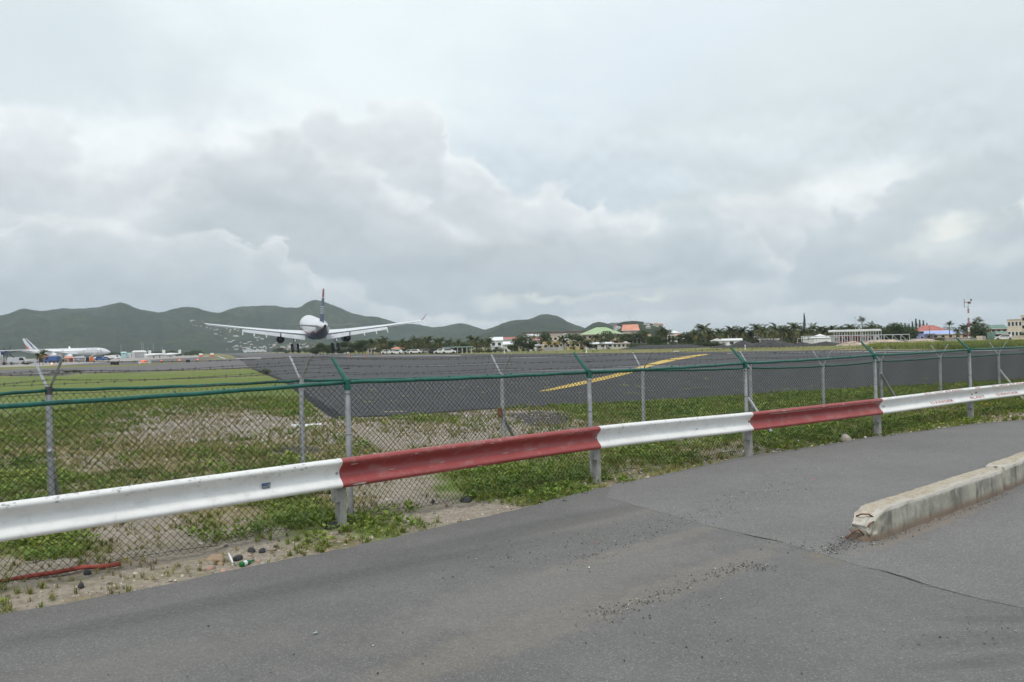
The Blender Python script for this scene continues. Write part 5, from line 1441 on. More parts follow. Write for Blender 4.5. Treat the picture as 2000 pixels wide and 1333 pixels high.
# ------------------------------------------------------------------ airliners
def loft(mb, secs, closed=True, caps=True):
    rings = [[mb.vert(p) for p in s_] for s_ in secs]; n = len(rings[0])
    for a, b in zip(rings, rings[1:]):
        for k in range(n if closed else n-1): mb.face([a[k], a[(k+1) % n], b[(k+1) % n], b[k]])
    if caps: mb.face(rings[0][::-1]); mb.face(rings[-1])
AF = [(0, 0), (0.06, 0.045), (0.25, 0.062), (0.6, 0.045), (1.0, 0.004), (1.0, -0.004), (0.6, -0.035), (0.25, -0.055), (0.06, -0.04)]
def af_sec(x, yle, chord, z, th=1.0, vertical=False, tw=0.0):
    out = []
    for c, t in AF:
        yy = yle - c*chord; tt = t*chord*th
        out.append((tt, yy, z) if vertical else (x, yy, z + tt - c*chord*tw))
    return out
def wing_part(mb, secs, sgn):
    loft(mb, [[(p[0]*sgn, p[1], p[2]) for p in s_] for s_ in secs])
def airliner(name, label, engines, livery, gear, flaps, wing_dz=0.0):
    root = empty(name, (0, 0, 0), 0, label, 'airliner')
    ring = 36
    secs = [(30.0, 0.15, -0.9), (29.4, 0.75, -0.75), (28.0, 1.45, -0.5), (26, 2.1, -0.25), (23.5, 2.6, -0.05), (20, 2.82, 0), (8, 2.82, 0), (0, 2.82, 0), (-9, 2.82, 0), (-14, 2.75, 0.08), (-18, 2.45, 0.36), (-22, 2.0, 0.75), (-26, 1.45, 1.15), (-30, 0.85, 1.5), (-32.6, 0.42, 1.72), (-33.0, 0.34, 1.74)]
    mb = MB(); rings = []
    for y, r_, zc in secs: rings.append([mb.vert((r_*math.sin(2*PI*k/ring), y, zc + r_*math.cos(2*PI*k/ring)*(1.0))) for k in range(ring)])
    for q, (a, b) in enumerate(zip(rings, rings[1:])):
        for k in range(ring):
            ang_ = abs(((k+0.5)/ring*360+180) % 360-180)
            if livery == 'navy': mb.cur = 0 if ang_ < (115 if q < 11 else 128) else (2 if ang_ < (121 if q < 11 else 136) else 1)
            else: mb.cur = 0
            mb.face([a[k], b[k], b[(k+1) % ring], a[(k+1) % ring]])
    mb.cur = 0; mb.face(rings[0]); mb.cur = 3; mb.face(rings[-1][::-1])
    mb.build('fuselage', [M['planewhite'], M['navy'], M['finred'], M['black']], root, smooth=True)
    mb = MB(); loft(mb, [[(x*s_, y, z*s_-2.6+0.3) for x, z in [(-2.6, .4), (-2.0, -.5), (-.8, -.9), (.8, -.9), (2.0, -.5), (2.6, .4)]] for y, s_ in [(9.5, .35), (7, .95), (0, 1.05), (-5, 1.0), (-9, .4)]])
    mb.build('belly_fairing', M['navy'] if livery == 'navy' else M['planewhite'], root, smooth=True)
    dz = wing_dz
    S_ = lambda k: [af_sec(1.5, 8.6, 11.6, -1.9, 1.0), af_sec(9.4, 3.6, 7.2, -1.0+dz*.2, 0.9), af_sec(19.5, -3.2, 4.6, 0.5+dz*.6, 0.8), af_sec(28.6, -9.2, 2.5, 2.0+dz, 0.75)]
    for sgn in (-1, 1):
        mb = MB(); wing_part(mb, S_(0), sgn); w = mb.build('wing', M['planewhite'], root, smooth=math.radians(30))
        mb = MB(); wing_part(mb, [af_sec(28.62, -9.4, 2.2, 2.02+dz, 0.6), af_sec(29.1, -10.3, 1.6, 2.5+dz, 0.5), af_sec(29.9, -11.6, 0.7, 4.0+dz, 0.5)], sgn)
        mb.build('winglet', M['pinkish2'] if livery == 'navy' else M['planewhite'], root)
        for (xa, ya, za, ca, xb, yb, zb, cb) in [(2.9, -3.3, -2.2, 2.0, 9.2, -3.75, -1.35+dz*.2, 1.6), (9.6, -3.8, -1.3+dz*.2, 1.6, 19.4, -7.95, 0.2+dz*.6, 1.15)]:
            if not flaps: continue
            an = math.radians(flaps)
            mb = MB()
            sc2 = []
            for (x, y, z, c_) in ((xa, ya, za, ca), (xb, yb, zb, cb)):
                sc2.append([(x*sgn, y - c*c_*math.cos(an) - t*c_*math.sin(an)*0, z - c*c_*math.sin(an) + t*c_*1.2) for c, t in AF])
            loft(mb, sc2); mb.build('flap', M['lightgrey'], root, smooth=math.radians(30))
        if flaps:
            mb = MB(); wing_part(mb, [af_sec(19.9, -7.2, 1.1, 0.45+dz*.62, 0.6, tw=.15), af_sec(28.2, -11.2, 0.7, 1.8+dz, 0.6, tw=.15)], sgn); mb.build('aileron', M['lightgrey'], root)
            for (x, y, z, s_) in [(5.6, -3.0, -2.7, 1.1), (13.2, -5.0, -1.3+dz*.35, 0.95), (16.4, -6.4, -.8+dz*.5, 0.85), (19.3, -7.6, -0.35+dz*.6, 0.75)]:
                mb = MB(); loft(mb, [[(sgn*x + math.cos(a)*r_*s_*0.45, y+yy, z+zz + math.sin(a)*r_*s_*0.65) for a in [k*PI/4 for k in range(8)]] for yy, r_, zz in ((1.6, .1, .4), (0.6, .5, .1), (-1.0, .5, -.35), (-2.0, .35, -.75), (-2.6, .06, -1.0))])
                mb.build('flap_track_fairing', M['planewhite'], root, smooth=True)
        for ex, ey, ez in engines:
            e_ = empty('engine', (sgn*ex, ey, ez)); reg(e_, root)
            mb = MB(); mb.lathe([(1.18, 3.2), (1.36, 3.1), (1.42, 2.2), (1.40, 0.5), (1.22, -1.4), (1.02, -2.4), (0.98, -2.4), (1.02, -1.4)], 24, 'y'); mb.build('nacelle', M['navy'] if livery == 'navy' else M['planewhite'], e_, smooth=math.radians(40))
            mb = MB(); mb.lathe([(1.0, 0.2), (1.0, 0.0), (0.99, -1.8), (0.97, -2.39)], 24, 'y'); mb.build('exhaust', M['black'], e_, smooth=True)
            mb = MB(); mb.lathe([(0.5, -1.9), (0.42, -2.6), (0.15, -3.3), (0.02, -3.5)], 16, 'y'); mb.build('exhaust_cone', M['darkgrey'], e_, smooth=True)
            mb = MB(); mb.prism([(-0.12, 2.0), (0.12, 2.0), (0.16, -1.0), (0.05, -3.5), (-0.05, -3.5), (-0.16, -1.0)], 1.1, 2.6); mb.build('pylon', M['planewhite'], e_)
        # stabiliser; navy livery: its shaded underside put into the colour as dark grey
        mb = MB(); wing_part(mb, [af_sec(0.6, -24.2, 5.6, 1.3, .8), af_sec(9.2, -30.0, 2.2, 2.25, .8)], sgn); mb.build('stabiliser', M['darkgrey'] if livery == 'navy' else M['planewhite'], root, smooth=math.radians(30))
        if gear:
            g_ = empty('main_gear', (sgn*5.5, -2.6, -1.8)); reg(g_, root)
            drop, tilt = gear
            mb = MB(); mb.tube([(0, 0, 0.2), (0, 0, -drop+0.55)], [0.32, 0.17], 10); mb.tube([(-sgn*0.9, 0.0, 0.1), (0, 0, -drop*.55)], 0.09, 6); mb.tube([(0, 1.4, 0.0), (0, 0, -drop*.6)], 0.09, 6)
            mb.tube([(0, 1.0*math.cos(tilt), -drop+0.55+1.0*math.sin(tilt)), (0, -1.0*math.cos(tilt), -drop+0.55-1.0*math.sin(tilt))], 0.14, 8); mb.build('strut', M['lightgrey'], g_)
            mb = MB(); mb.box((sgn*0.42-0.03, -0.5, -drop*.55), (sgn*0.42+0.03, 0.9, 0.1)); mb.build('gear_door', M['darkgrey'] if livery == 'navy' else M['white'], g_)
            for yy in (-1.0, 1.0):
                for xx in (-0.78, 0.78):
                    zz = -drop+0.55 + yy*math.sin(tilt)
                    mb = MB(); mb.lathe([(0.42, -0.30), (0.70, -0.30), (0.78, -0.2), (0.80, 0), (0.78, 0.2), (0.70, 0.30), (0.42, 0.30)], 18, 'x', (xx, yy*math.cos(tilt), zz)); mb.build('wheel', M['black'], g_, smooth=math.radians(40))
    # fin in bands
    bands = [0, .30, .325, .36, .385, .42, .445, .48, .505, .54, .74, .765, 1.0]
    cols_ = ['navy', 'planewhite', 'navy', 'planewhite', 'navy', 'planewhite', 'navy', 'planewhite', 'navy', 'navy', 'planewhite', 'finred'] if livery == 'navy' else ['planewhite']*12
    def fsec(f):
        yle = -20.6 + (-29.6+20.6)*f; ch = 8.3 + (3.0-8.3)*f; z = 2.0 + 8.9*f
        return [(p[0]*1.1, p[1], z) for p in af_sec(0, yle, ch, z, 1.0, True)]
    if livery == 'navy':
        for q in range(12):
            mb = MB(); loft(mb, [fsec(bands[q]), fsec(bands[q+1])])
            mb.build('fin_panel', M[cols_[q]], root, smooth=math.radians(30))
    else:
        mb = MB(); loft(mb, [fsec(0), fsec(1)]); mb.build('fin', M['planewhite'], root, smooth=math.radians(30))
        for (f0, f1, c0, c1, mm) in [(0.05, 1.0, 0.18, 0.40, 'navy'), (0.10, 0.55, 0.74, 0.94, 'redpaint'), (0.5, 0.56, .90, .97, 'redpaint')]:
            for sgn in (-1, 1):
                P4 = []
                for f, c_ in ((f0, c0), (f0, c1), (f1, c1 if mm == 'navy' else c1+.03), (f1, c0 if mm == 'navy' else c1)):
                    s_ = fsec(f); ch = 8.3+(3.0-8.3)*f; yle = -20.6-9*f
                    P4.append((sgn*0.60*ch*0.13, yle-ch*c_, 2.0+8.9*f))
                mb = MB(); mb.poly(P4); mb.build('fin_stripe', M[mm], root, recalc=False)
    return root
M['pinkish2'] = paint('dull_grey_red', (0.24, 0.17, 0.18), 0.5, 0.05, 1)
M['planewhite'] = paint('aircraft_white', (0.63, 0.65, 0.67), 0.3, 0.03, 0.3)
landing = airliner('landing_airliner', 'landing airliner seen from behind, white with navy belly and fin, wheels down over the runway', [(9.3, 3.4, -3.3)], 'navy', (4.35, math.radians(24)), 34, -0.15)
AZ = math.radians(-18.0); PT = math.radians(4.2)
landing.rotation_mode = 'XYZ'
landing.matrix_world = Matrix.Translation((-56.0, 232.5, 8.5)) @ Matrix.Rotation(-AZ, 4, 'Z') @ Matrix.Rotation(PT, 4, 'X')
parked = airliner('parked_airliner', 'white airliner parked side on at the far left, blue and red fin stripes', [(9.3, 3.4, -3.0), (19.2, -3.5, -2.0)], 'stripes', (4.1, 0), 0, 0.6)
pc = PD(134, 690, 612)
parked.matrix_world = Matrix.Translation((pc[0], 612, 5.3)) @ Matrix.Rotation(math.radians(-84), 4, 'Z')
for k in range(30):
    pass
mb = MB(); 
for sgn in (1,):
    for y in (24, 12, -3, -16): mb.box((2.80, y-0.5, -0.3), (2.86, y+0.5, 1.5))
mb.build('cabin_door', M['lightgrey'], parked, kind='stuff')
mb = MB()
for q in range(62):
    y = 22.5-q*0.62
    mb.box((2.72, y-0.12, 0.55), (2.80, y+0.12, 0.90))
mb.build('cabin_windows', M['darkwin'], parked, kind='stuff')
word_me = text_mesh('AIR FRANCE', 1.35, 0.01)
wo_ = bpy.data.objects.new('lettering', word_me); C.objects.link(wo_); word_me.materials.append(M['navy'])
wo_.matrix_local = Matrix.Translation((2.70, 17.5, 1.75)) @ Matrix.Rotation(math.radians(90), 4, 'Z') @ Matrix.Rotation(math.radians(72), 4, 'X'); reg(wo_, parked); wo_['label'] = 'blue airline name on the fuselage'
# high wing turboprop cut by the left edge
tp = empty('propeller_airliner', (0, 0, 0), 0, 'high wing propeller airliner with a T tail and navy engine, cut by the left edge', 'propeller plane')
mb = MB(); loft(mb, [[(r_*math.cos(a), y, zc + r_*math.sin(a)) for a in [k*PI/8 for k in range(16)]] for y, r_, zc in ((12.5, .2, -.3), (11.5, .8, -.15), (9.5, 1.3, 0), (-4, 1.35, 0), (-10, .8, .45), (-13.5, .25, .8))]); mb.build('fuselage', M['planewhite'], tp, smooth=True)
for sgn in (-1, 1):
    mb = MB(); wing_part(mb, [af_sec(0.1, 2.0, 2.5, 1.45, 1.2), af_sec(13.4, 1.4, 1.4, 1.75, 1.0)], sgn); mb.build('wing', M['planewhite'], tp)
    mb = MB(); mb.lathe([(.15, 4.3), (.42, 3.9), (.62, 2.5), (.62, 0), (.45, -2.0), (.1, -3.2)], 14, 'y', (sgn*4.0, 0, 0.95)); mb.build('nacelle', M['navy'], tp, smooth=True)
    mb = MB()
    for k in range(6):
        a = k*PI/3+.3; mb.box((-.11, -.04, .3), (.11, .04, 1.95), Matrix.Translation((sgn*4.0, 4.1, .95)) @ Matrix.Rotation(a, 4, 'Y'))
    mb.build('propeller', M['darkgrey'], tp)
    mb = MB(); mb.tube([(sgn*4.0, -.6, .4), (sgn*4.0, -.6, -1.9)], .09, 6); mb.lathe([(.42, -.3), (.45, 0), (.42, .3)], 14, 'x', (sgn*4.0, -.6, -2.0)); mb.build('landing_gear', M['black'], tp)
    mb = MB(); wing_part(mb, [af_sec(0.05, -12.0, 1.7, 5.0, 1), af_sec(3.7, -12.4, 1.1, 5.0, 1)], sgn); mb.build('stabiliser', M['darkgrey'], tp)
    mb = MB(); mb.lathe([(.05, .5), (.22, .3), (.22, -.3), (.05, -.7)], 8, 'y', (sgn*3.7, -13, 5.0)); mb.build('fairing_tip', M['darkgrey'], tp)
mb = MB(); loft(mb, [[(p[0], p[1], z) for p in af_sec(0, yle, ch, z, 1, True)] for yle, ch, z in ((-8.8, 4.2, .6), (-11.6, 2.3, 5.0))]); mb.build('fin', M['navy'], tp)
D_ = 226.0; X_tp = (-24-1000)/F*D_
tp.matrix_world = Matrix.Translation((X_tp, D_, 2.45)) @ Matrix.Rotation(math.radians(18), 4, 'Z')

# ------------------------------------------------------------------ buildings
def bldg(x0, x1, ye, yr, D, depth, wall, roof, kind, label, cat='house', ridge=0.4, over=0.35, wins=0, winmat='darkwin', name='house', group=None, along='x', wz=None, doors=0, floors=1):
    a = PD(x0, ye, D); b = PD(x1, ye, D); xm = (x0+x1)/2
    ze = PD(xm, ye, D)[2]; zr = PD(xm, yr, D+(depth/2 if kind != 'flat' else 0))[2]
    azb = math.atan2((a[0]+b[0])/2, D); w = (b[0]-a[0])*math.cos(azb); root = empty(name, ((a[0]+b[0])/2, D, -0.03), -azb, label, cat, group)
    ze = max(ze, 0.7 if cat == 'wall' else 1.8); zr = max(zr, ze+0.15)
    mb = MB(); mb.box((-w/2, 0, -0.1), (w/2, depth, ze)); mb.build('wall', M[wall], root)
    if kind == 'flat':
        mb = MB(); mb.box((-w/2-over, -over, ze+0.002), (w/2+over, depth+over, zr)); mb.build('roof', M[roof], root)
    else:
        mb = MB()
        if kind == 'gable': mb.hip(-w/2, w/2, 0, depth, ze+0.002, zr, 1.0, over, along)
        else: mb.hip(-w/2, w/2, 0, depth, ze+0.002, zr, ridge, over, along)
        r_ = mb.build('roof', M[roof], root)
        mb = MB(); mb.box((-w/2-over-.02, -over-.05, ze-0.14), (w/2+over+.02, -over+.02, ze-0.003)); mb.build('eave_board', M['white'], root)
    for fl in range(floors):
        n = wins
        for k in range(n):
            cx = -w/2 + w*(k+0.5)/n; hz = ze/floors
            zb = hz*fl + hz*0.38; zt = hz*fl + hz*0.78; ww = min(0.55, w/n*0.3)
            mb = MB()
            for q in ((cx-ww-.08, zb-.08, cx+ww+.08, zb), (cx-ww-.08, zt, cx+ww+.08, zt+.08), (cx-ww-.08, zb+.002, cx-ww, zt-.002), (cx+ww, zb+.002, cx+ww+.08, zt-.002)): mb.box((q[0], -0.07, q[1]), (q[2], 0.03, q[3]))
            f = mb.build('window', M['white'], root)
            mb = MB(); mb.box((cx-ww, -0.02, zb), (cx+ww, 0.02, zt)); mb.build('pane', M[winmat], f)
    for k in range(doors):
        cx = -w/2 + w*(k+0.5)/doors + 0.9
        mb = MB(); mb.box((cx-.45, -0.05, 0), (cx+.45, 0.02, 2.05)); mb.build('door', M['brownroof'], root)
    return root
B = bldg
B(1136, 1212, 652.5, 639.5, 330, 26, 'peach', 'greenroof', 'hip', 'large peach building under a pale green hipped roof', 'building', 0.22, 0.9, 7, floors=2)
B(1216, 1247, 645.5, 634, 430, 16, 'pinkish', 'salmon', 'hip', 'building with a tall plain salmon roof in front of the last hill', 'building', 0.86, 0.6, 5)
B(1022, 1142, 651, 648.6, 395, 12, 'offwhite', 'brownroof', 'flat', 'long white terrace under a dark brown flat roof', 'building', wins=16, over=0.5)
B(1030, 1064, 656.5, 652.5, 380, 10, 'white', 'white', 'gable', 'white gabled house tucked under the long terrace', wins=4)
B(1220, 1252, 659, 656, 300, 12, 'greywall', 'greywall', 'flat', 'low grey concrete building left of the hedge', 'building', wins=4, over=0.05)
B(1252, 1272, 657, 655, 304, 10, 'pinkish', 'pinkish', 'flat', 'low pinkish block joined to the grey building', 'building', wins=2, over=0.05)
B(1253, 1271, 652.6, 651, 330, 8, 'ochre', 'ochre', 'flat', 'small yellow upper storey behind the pinkish block', 'building', wins=2, over=0.05)
B(1061, 1099, 656.6, 653.5, 335, 14, 'cream', 'pinkish', 'flat', 'beige two storey block right of the big round tree', 'building', wins=4, over=0.1, floors=2)
B(1096, 1112, 658, 652, 350, 9, 'white', 'white', 'hip', 'small white roofed house between beige block and palms', ridge=0.3, wins=2)
B(1040, 1062, 663.5, 659.5, 320, 9, 'pinkish', 'redroof', 'gable', 'pale house with dull red roof just left of the beige block', wins=2)
B(958, 981, 665, 658.5, 300, 10, 'white', 'white', 'gable', 'white gabled house left of the red roofed house', wins=2, along='x')
B(981, 1011, 662.5, 658.6, 315, 12, 'offwhite', 'redroof', 'gable', 'house with a faded red ridge roof right of the white gable', wins=3)
B(962, 978, 680, 674.5, 262, 6, 'white', 'greyroof', 'hip', 'small white hut with grey peaked roof among palms', ridge=0.1, wins=1)
B(984, 1003, 672.5, 667.5, 280, 8, 'white', 'white', 'gable', 'small white roofed shed half hidden by shrubs', wins=1)
B(1030, 1048, 679.5, 675, 255, 8, 'offwhite', 'white', 'gable', 'white roofed shed right of the big round tree', wins=1)
B(1048, 1060, 680, 676.5, 258, 6, 'cream', 'greyroof', 'gable', 'tiny cream shed beside the white roofed shed', wins=1)
B(1060, 1094, 671, 667.5, 290, 10, 'ochre', 'ochre', 'flat', 'yellow walled house behind a golden palm', wins=3, over=0.1)
B(1105, 1133, 668.5, 664, 285, 10, 'ochre', 'cream', 'flat', 'yellow house right of the golden palm', wins=3, over=0.15)
B(1062, 1100, 681.5, 678.5, 245, 3, 'greywall', 'greywall', 'flat', 'grey boundary wall in front of the yellow house', 'wall', over=0.0, name='boundary_wall')
B(1143, 1184, 676.5, 668.5, 255, 12, 'offwhite', 'white', 'gable', 'house with a broad white roof below the green roof', wins=3)
B(1185, 1224, 675.5, 668, 262, 12, 'offwhite', 'white', 'gable', 'second broad white roof, right of the first one', wins=3)
B(1197, 1230, 678, 672, 245, 9, 'cream', 'redroof', 'hip', 'low house with red eaves left of the hedge', ridge=0.6, wins=4)
B(1226, 1240, 662, 659, 310, 6, 'white', 'white', 'gable', 'small white roof in front of the grey building', wins=1)
B(1303, 1326, 650.5, 646.3, 360, 10, 'offwhite', 'white', 'hip', 'white hip roofed house above the tree line', ridge=0.3, wins=3)
B(1321, 1331, 654.5, 652, 350, 6, 'orangewall', 'salmon', 'gable', 'small terracotta house right of the white hip roof', wins=1)
B(1320, 1344, 662, 658.5, 300, 8, 'offwhite', 'white', 'gable', 'low white roof in front of the terracotta house', wins=2)
B(1389, 1412, 668.5, 661, 240, 10, 'white', 'white', 'gable', 'white shed with its gable end on the left of the gravel', wins=1, along='y', name='house')
B(1410, 1448, 667, 661.3, 240, 10, 'white', 'white', 'gable', 'long white house left of the black gravel heaps', wins=1)
B(1502, 1521, 667.5, 664.5, 250, 6, 'white', 'white', 'gable', 'low white roof between two black gravel heaps', wins=1)
B(1483, 1497, 667, 661.5, 260, 6, 'offwhite', 'greyroof', 'gable', 'small pale shed behind the first black heap', wins=1)
B(765, 801, 684.5, 677.5, 300, 12, 'offwhite', 'orangeroof', 'hip', 'house with a bright orange roof behind the white cars', ridge=0.5, wins=4)
B(644, 662, 682, 678.5, 420, 8, 'offwhite', 'white', 'gable', 'small white roof under the landing airliner, left one', wins=2)
B(668, 682, 683, 679.5, 420, 8, 'white', 'white', 'gable', 'small white house between dark trees right of the airliner wheels', wins=2)
B(719, 733, 683.5, 679, 360, 8, 'pinkish', 'white', 'gable', 'pale house partly behind trees left of the orange roof', wins=2)
# lavender house with red roof, and the blue roofed wing before it
hv = B(1780, 1848, 646.3, 635.5, 305, 18, 'purple', 'redroof', 'hip', 'lavender blue two storey house with a red hipped roof', 'house', 0.25, 0.7, 5, floors=2)
hb = B(1806, 1892, 652.3, 646.0, 290, 10, 'peach', 'blueroof', 'gable', 'peach walled wing with a light blue sheet roof', 'building', 1.0, 0.4, 6)
mb = MB()
for k in range(3): mb.box((-8.3+k*2.0, -3, 0), (-8.1+k*2.0, -2.8, 2.3))
mb.box((-8.8, -3.2, 2.302), (-3.6, -0.07, 2.42)); mb.build('porch', M['purple'], hb)
B(1924, 1967, 641.8, 634.6, 270, 16, 'orangewall', 'dkgreenroof', 'hip', 'orange building with a dull green hipped roof', 'building', 0.6, 0.5, 4, floors=2)
B(1940, 1968, 655.5, 647.5, 258, 9, 'greywall', 'dkgreenroof', 'hip', 'low annex with a green roof before the orange building', 'building', 0.5, 0.6, 2)
B(1907, 1919, 657.5, 656.8, 205, 4, 'cream', 'cream', 'flat', 'cream wall block left of the green gate', 'wall', over=0.02, name='boundary_wall')
B(1919, 1925, 658, 657.3, 206, 3, 'greywall', 'greywall', 'flat', 'narrow grey pier beside the green gate', 'wall', over=0.02, name='boundary_wall')
B(1942, 1960, 658.2, 657.4, 206, 2, 'greywall', 'greywall', 'flat', 'grey wall right of the green gate', 'wall', over=0.02, name='boundary_wall')
B(1845, 1893, 663.8, 662.8, 215, 0.3, 'greywall', 'greywall', 'flat', 'long low grey wall in front of the peach wing', 'wall', over=0.02, name='boundary_wall')
B(1893, 1907, 662.5, 661.8, 208, 0.3, 'greywall', 'dkgreenroof', 'flat', 'short wall by the foot of the radio mast', 'wall', over=0.02, name='boundary_wall')
cb = B(1967, 1996, 624.6, 623.6, 225, 20, 'cream', 'cream', 'flat', 'cream flat roofed building at the right edge, its low part', 'building', over=0.12, wins=4, floors=2)
B(1993, 2080, 615.5, 614.5, 222, 22, 'cream', 'cream', 'flat', 'taller cream block cut by the right edge', 'building', over=0.12, wins=8, floors=3)
B(1974, 2060, 656, 655.4, 200, 0.4, 'cream', 'cream', 'flat', 'cream garden wall in front of the cream building', 'wall', over=0.03, name='boundary_wall')
a = PD(1925, 658, 207); b = PD(1942, 658, 207)
gt = empty('gate', ((a[0]+b[0])/2, 206.5, 0), 0, 'dark green double gate between grey wall piers', 'gate'); w = (b[0]-a[0])/2-.02
for s_ in (-1, 1):
    mb = MB(); mb.box((0.02 if s_ > 0 else -w, 0, 0.05), (w if s_ > 0 else -0.02, 0.08, 2.2)); mb.build('gate_leaf', M['dkgreenroof'], gt)
    mb = MB(); mb.box((s_*w-0.08 if s_ > 0 else s_*w, -0.06, 0), (s_*w if s_ > 0 else s_*w+0.08, 0.0-.002, 2.3)); mb.build('gate_post', M['darkgrey'], gt)
# carport left
a = PD(866, 681, 232); b = PD(921, 681, 232)
cp_ = empty('carport', (a[0], 232, 0), 0, 'open shed with a pale blue flat roof on thin posts beside parked cars', 'shed'); w = b[0]-a[0]
mb = MB(); mb.prism([(-.3, -.3), (w+.3, -.3), (w+.3, 5), (-.3, 5)], 1.75, 1.9); mb.build('roof', M['teal'], cp_)
for k in range(7):
    mb = MB(); mb.box((k*w/6-.06, 0, -0.05), (k*w/6+.06, .12, 1.748)); mb.build('post', M['white'], cp_)
mb = MB(); mb.box((-.1, 4.7, 0), (w*.6, 4.8, 1.74)); mb.build('back_wall', M['greywall'], cp_)

# market kiosk with a scalloped white canopy
a = PD(1628, 650, 228); b = PD(1720, 650, 228)
kz = PD(1674, 646.5, 228)[2]
ks = empty('canopy_stall', (a[0], 228, 0), 0, 'long white scalloped canopy on many columns over dark red stalls', 'stall'); w = b[0]-a[0]; n = 18
for k in range(n):
    mb = MB(); r_ = w/n/2; cx = (k+.5)*w/n
    mb.prism([(cx+r_*1.04*math.cos(t), r_*1.04*math.sin(t)*1.0) for t in [PI*2*q/12 for q in range(12)]], 0, 0.0001) if False else None
    pts = [(cx+r_*0.97*math.cos(PI*q/8), kz-.05+r_*1.15*math.sin(PI*q/8)) for q in range(9)]
    F0 = [mb.vert((x, -0.6, z)) for x, z in pts]; F1 = [mb.vert((x, 4.0, z)) for x, z in pts]
    for q in range(8): mb.face([F0[q], F0[q+1], F1[q+1], F1[q]])
    mb.face(F0[::-1]); mb.face(F1); mb.face([F0[0], F1[0], F1[8], F0[8]])
    mb.build('canopy_scallop', M['white'], ks, smooth=math.radians(50))
mb = MB(); mb.box((0, -.55, kz-.22), (w, 3.9, kz-.002)); mb.build('canopy_beam', M['white'], ks)
for k in range(n+1):
    mb = MB(); mb.box((k*w/n-.07, -.4, -.05), (k*w/n+.07, -.26, kz-.224)); mb.build('column', M['lightgrey'], ks)
zz = PD(1674, 656.5, 228)[2]
for (x0, x1, mm) in [(.02, .12, 'greywall'), (.125, .36, 'darkred'), (.365, .42, 'greywall'), (.425, .58, 'darkred'), (.59, .68, 'greywall'), (.685, .86, 'darkred'), (.865, .98, 'lightgrey')]:
    mb = MB(); mb.box((x0*w, .2, -.05), (x1*w, 2.5, zz-.02)); mb.build('stall_booth', M[mm], ks)
    mb = MB(); mb.box((x0*w+.3, .15, .9), (x1*w-.3, .198, zz-.4)); mb.build('hatch', M['darkwin'], ks)
# white pyramid tents
for (x0, x1, ye, yt, D, lb) in [(1590, 1626, 660.5, 652.5, 245, 'white pyramid tent behind the steel frame'), (1566, 1592, 662, 657, 260, 'smaller white tent at the left end of the steel frame')]:
    a = PD(x0, ye, D); b = PD(x1, ye, D); zt = PD((x0+x1)/2, yt, D)[2]; tn = empty('tent', ((a[0]+b[0])/2, D, 0), 0, lb, 'tent'); w = (b[0]-a[0])/2; ze = a[2]
    mb = MB(); v = [mb.vert(p_) for p_ in ((-w, 0, ze), (w, 0, ze), (w, 2*w, ze), (-w, 2*w, ze), (0, w, zt))]
    for q in range(4): mb.face([v[q], v[(q+1) % 4], v[4]])
    mb.face([v[3], v[2], v[1], v[0]]); mb.build('canopy', M['white'], tn)
    mb = MB(); mb.box((-w*.9, .3, 0), (w*.9, .36, ze-.01)); mb.build('side_sheet', M['white'], tn)
    for sx in (-1, 1):
        for sy in (0, 1):
            mb = MB(); mb.box((sx*w*.97-.05, sy*1.94*w+.02, -.05), (sx*w*.97+.05, sy*1.94*w+.12, ze-.003)); mb.build('pole', M['white'], tn)
# skeletal steel frame
a = PD(1577, 657.5, 205); b = PD(1776, 653.5, 205)
sf = empty('steel_frame', (a[0], 205, 0), 0, 'long skeletal frame of pale grey steel trusses', 'steel frame')
A = Vector((0, 0, a[2])); Bv = Vector((b[0]-a[0], 0, b[2])); mem = []
def member(p_, q_, r_=.075):
    mb = MB(); mb.tube([p_, q_], r_, 4); mb.build('truss_member', M['lightgrey'], sf)
N_ = 12
tp_ = [A.lerp(Bv, k/N_) for k in range(N_+1)]
for yo in (0, 4.5):
    o_ = Vector((0, yo, 0))
    member(tp_[0]+o_, tp_[-1]+o_, .09); 
    for k in range(N_+1):
        if k in (0, 1, 3, 5, 8, 9, 10, 11, 12): member(tp_[k]+o_, Vector((tp_[k].x+(0.3 if k < 3 else 0), yo, 0)))
    for k in (0, 4, 8, 9, 11): member(tp_[k]+o_, Vector((tp_[k+1].x, yo, 0.0 if k != 9 else .4)), .06)
    member(tp_[8]+o_+Vector((0, 0, -1.3)), tp_[12]+o_+Vector((0, 0, -1.5)), .06)
for k in range(0, N_+1, 2): member(tp_[k], tp_[k]+Vector((0, 4.5, 0)), .06)

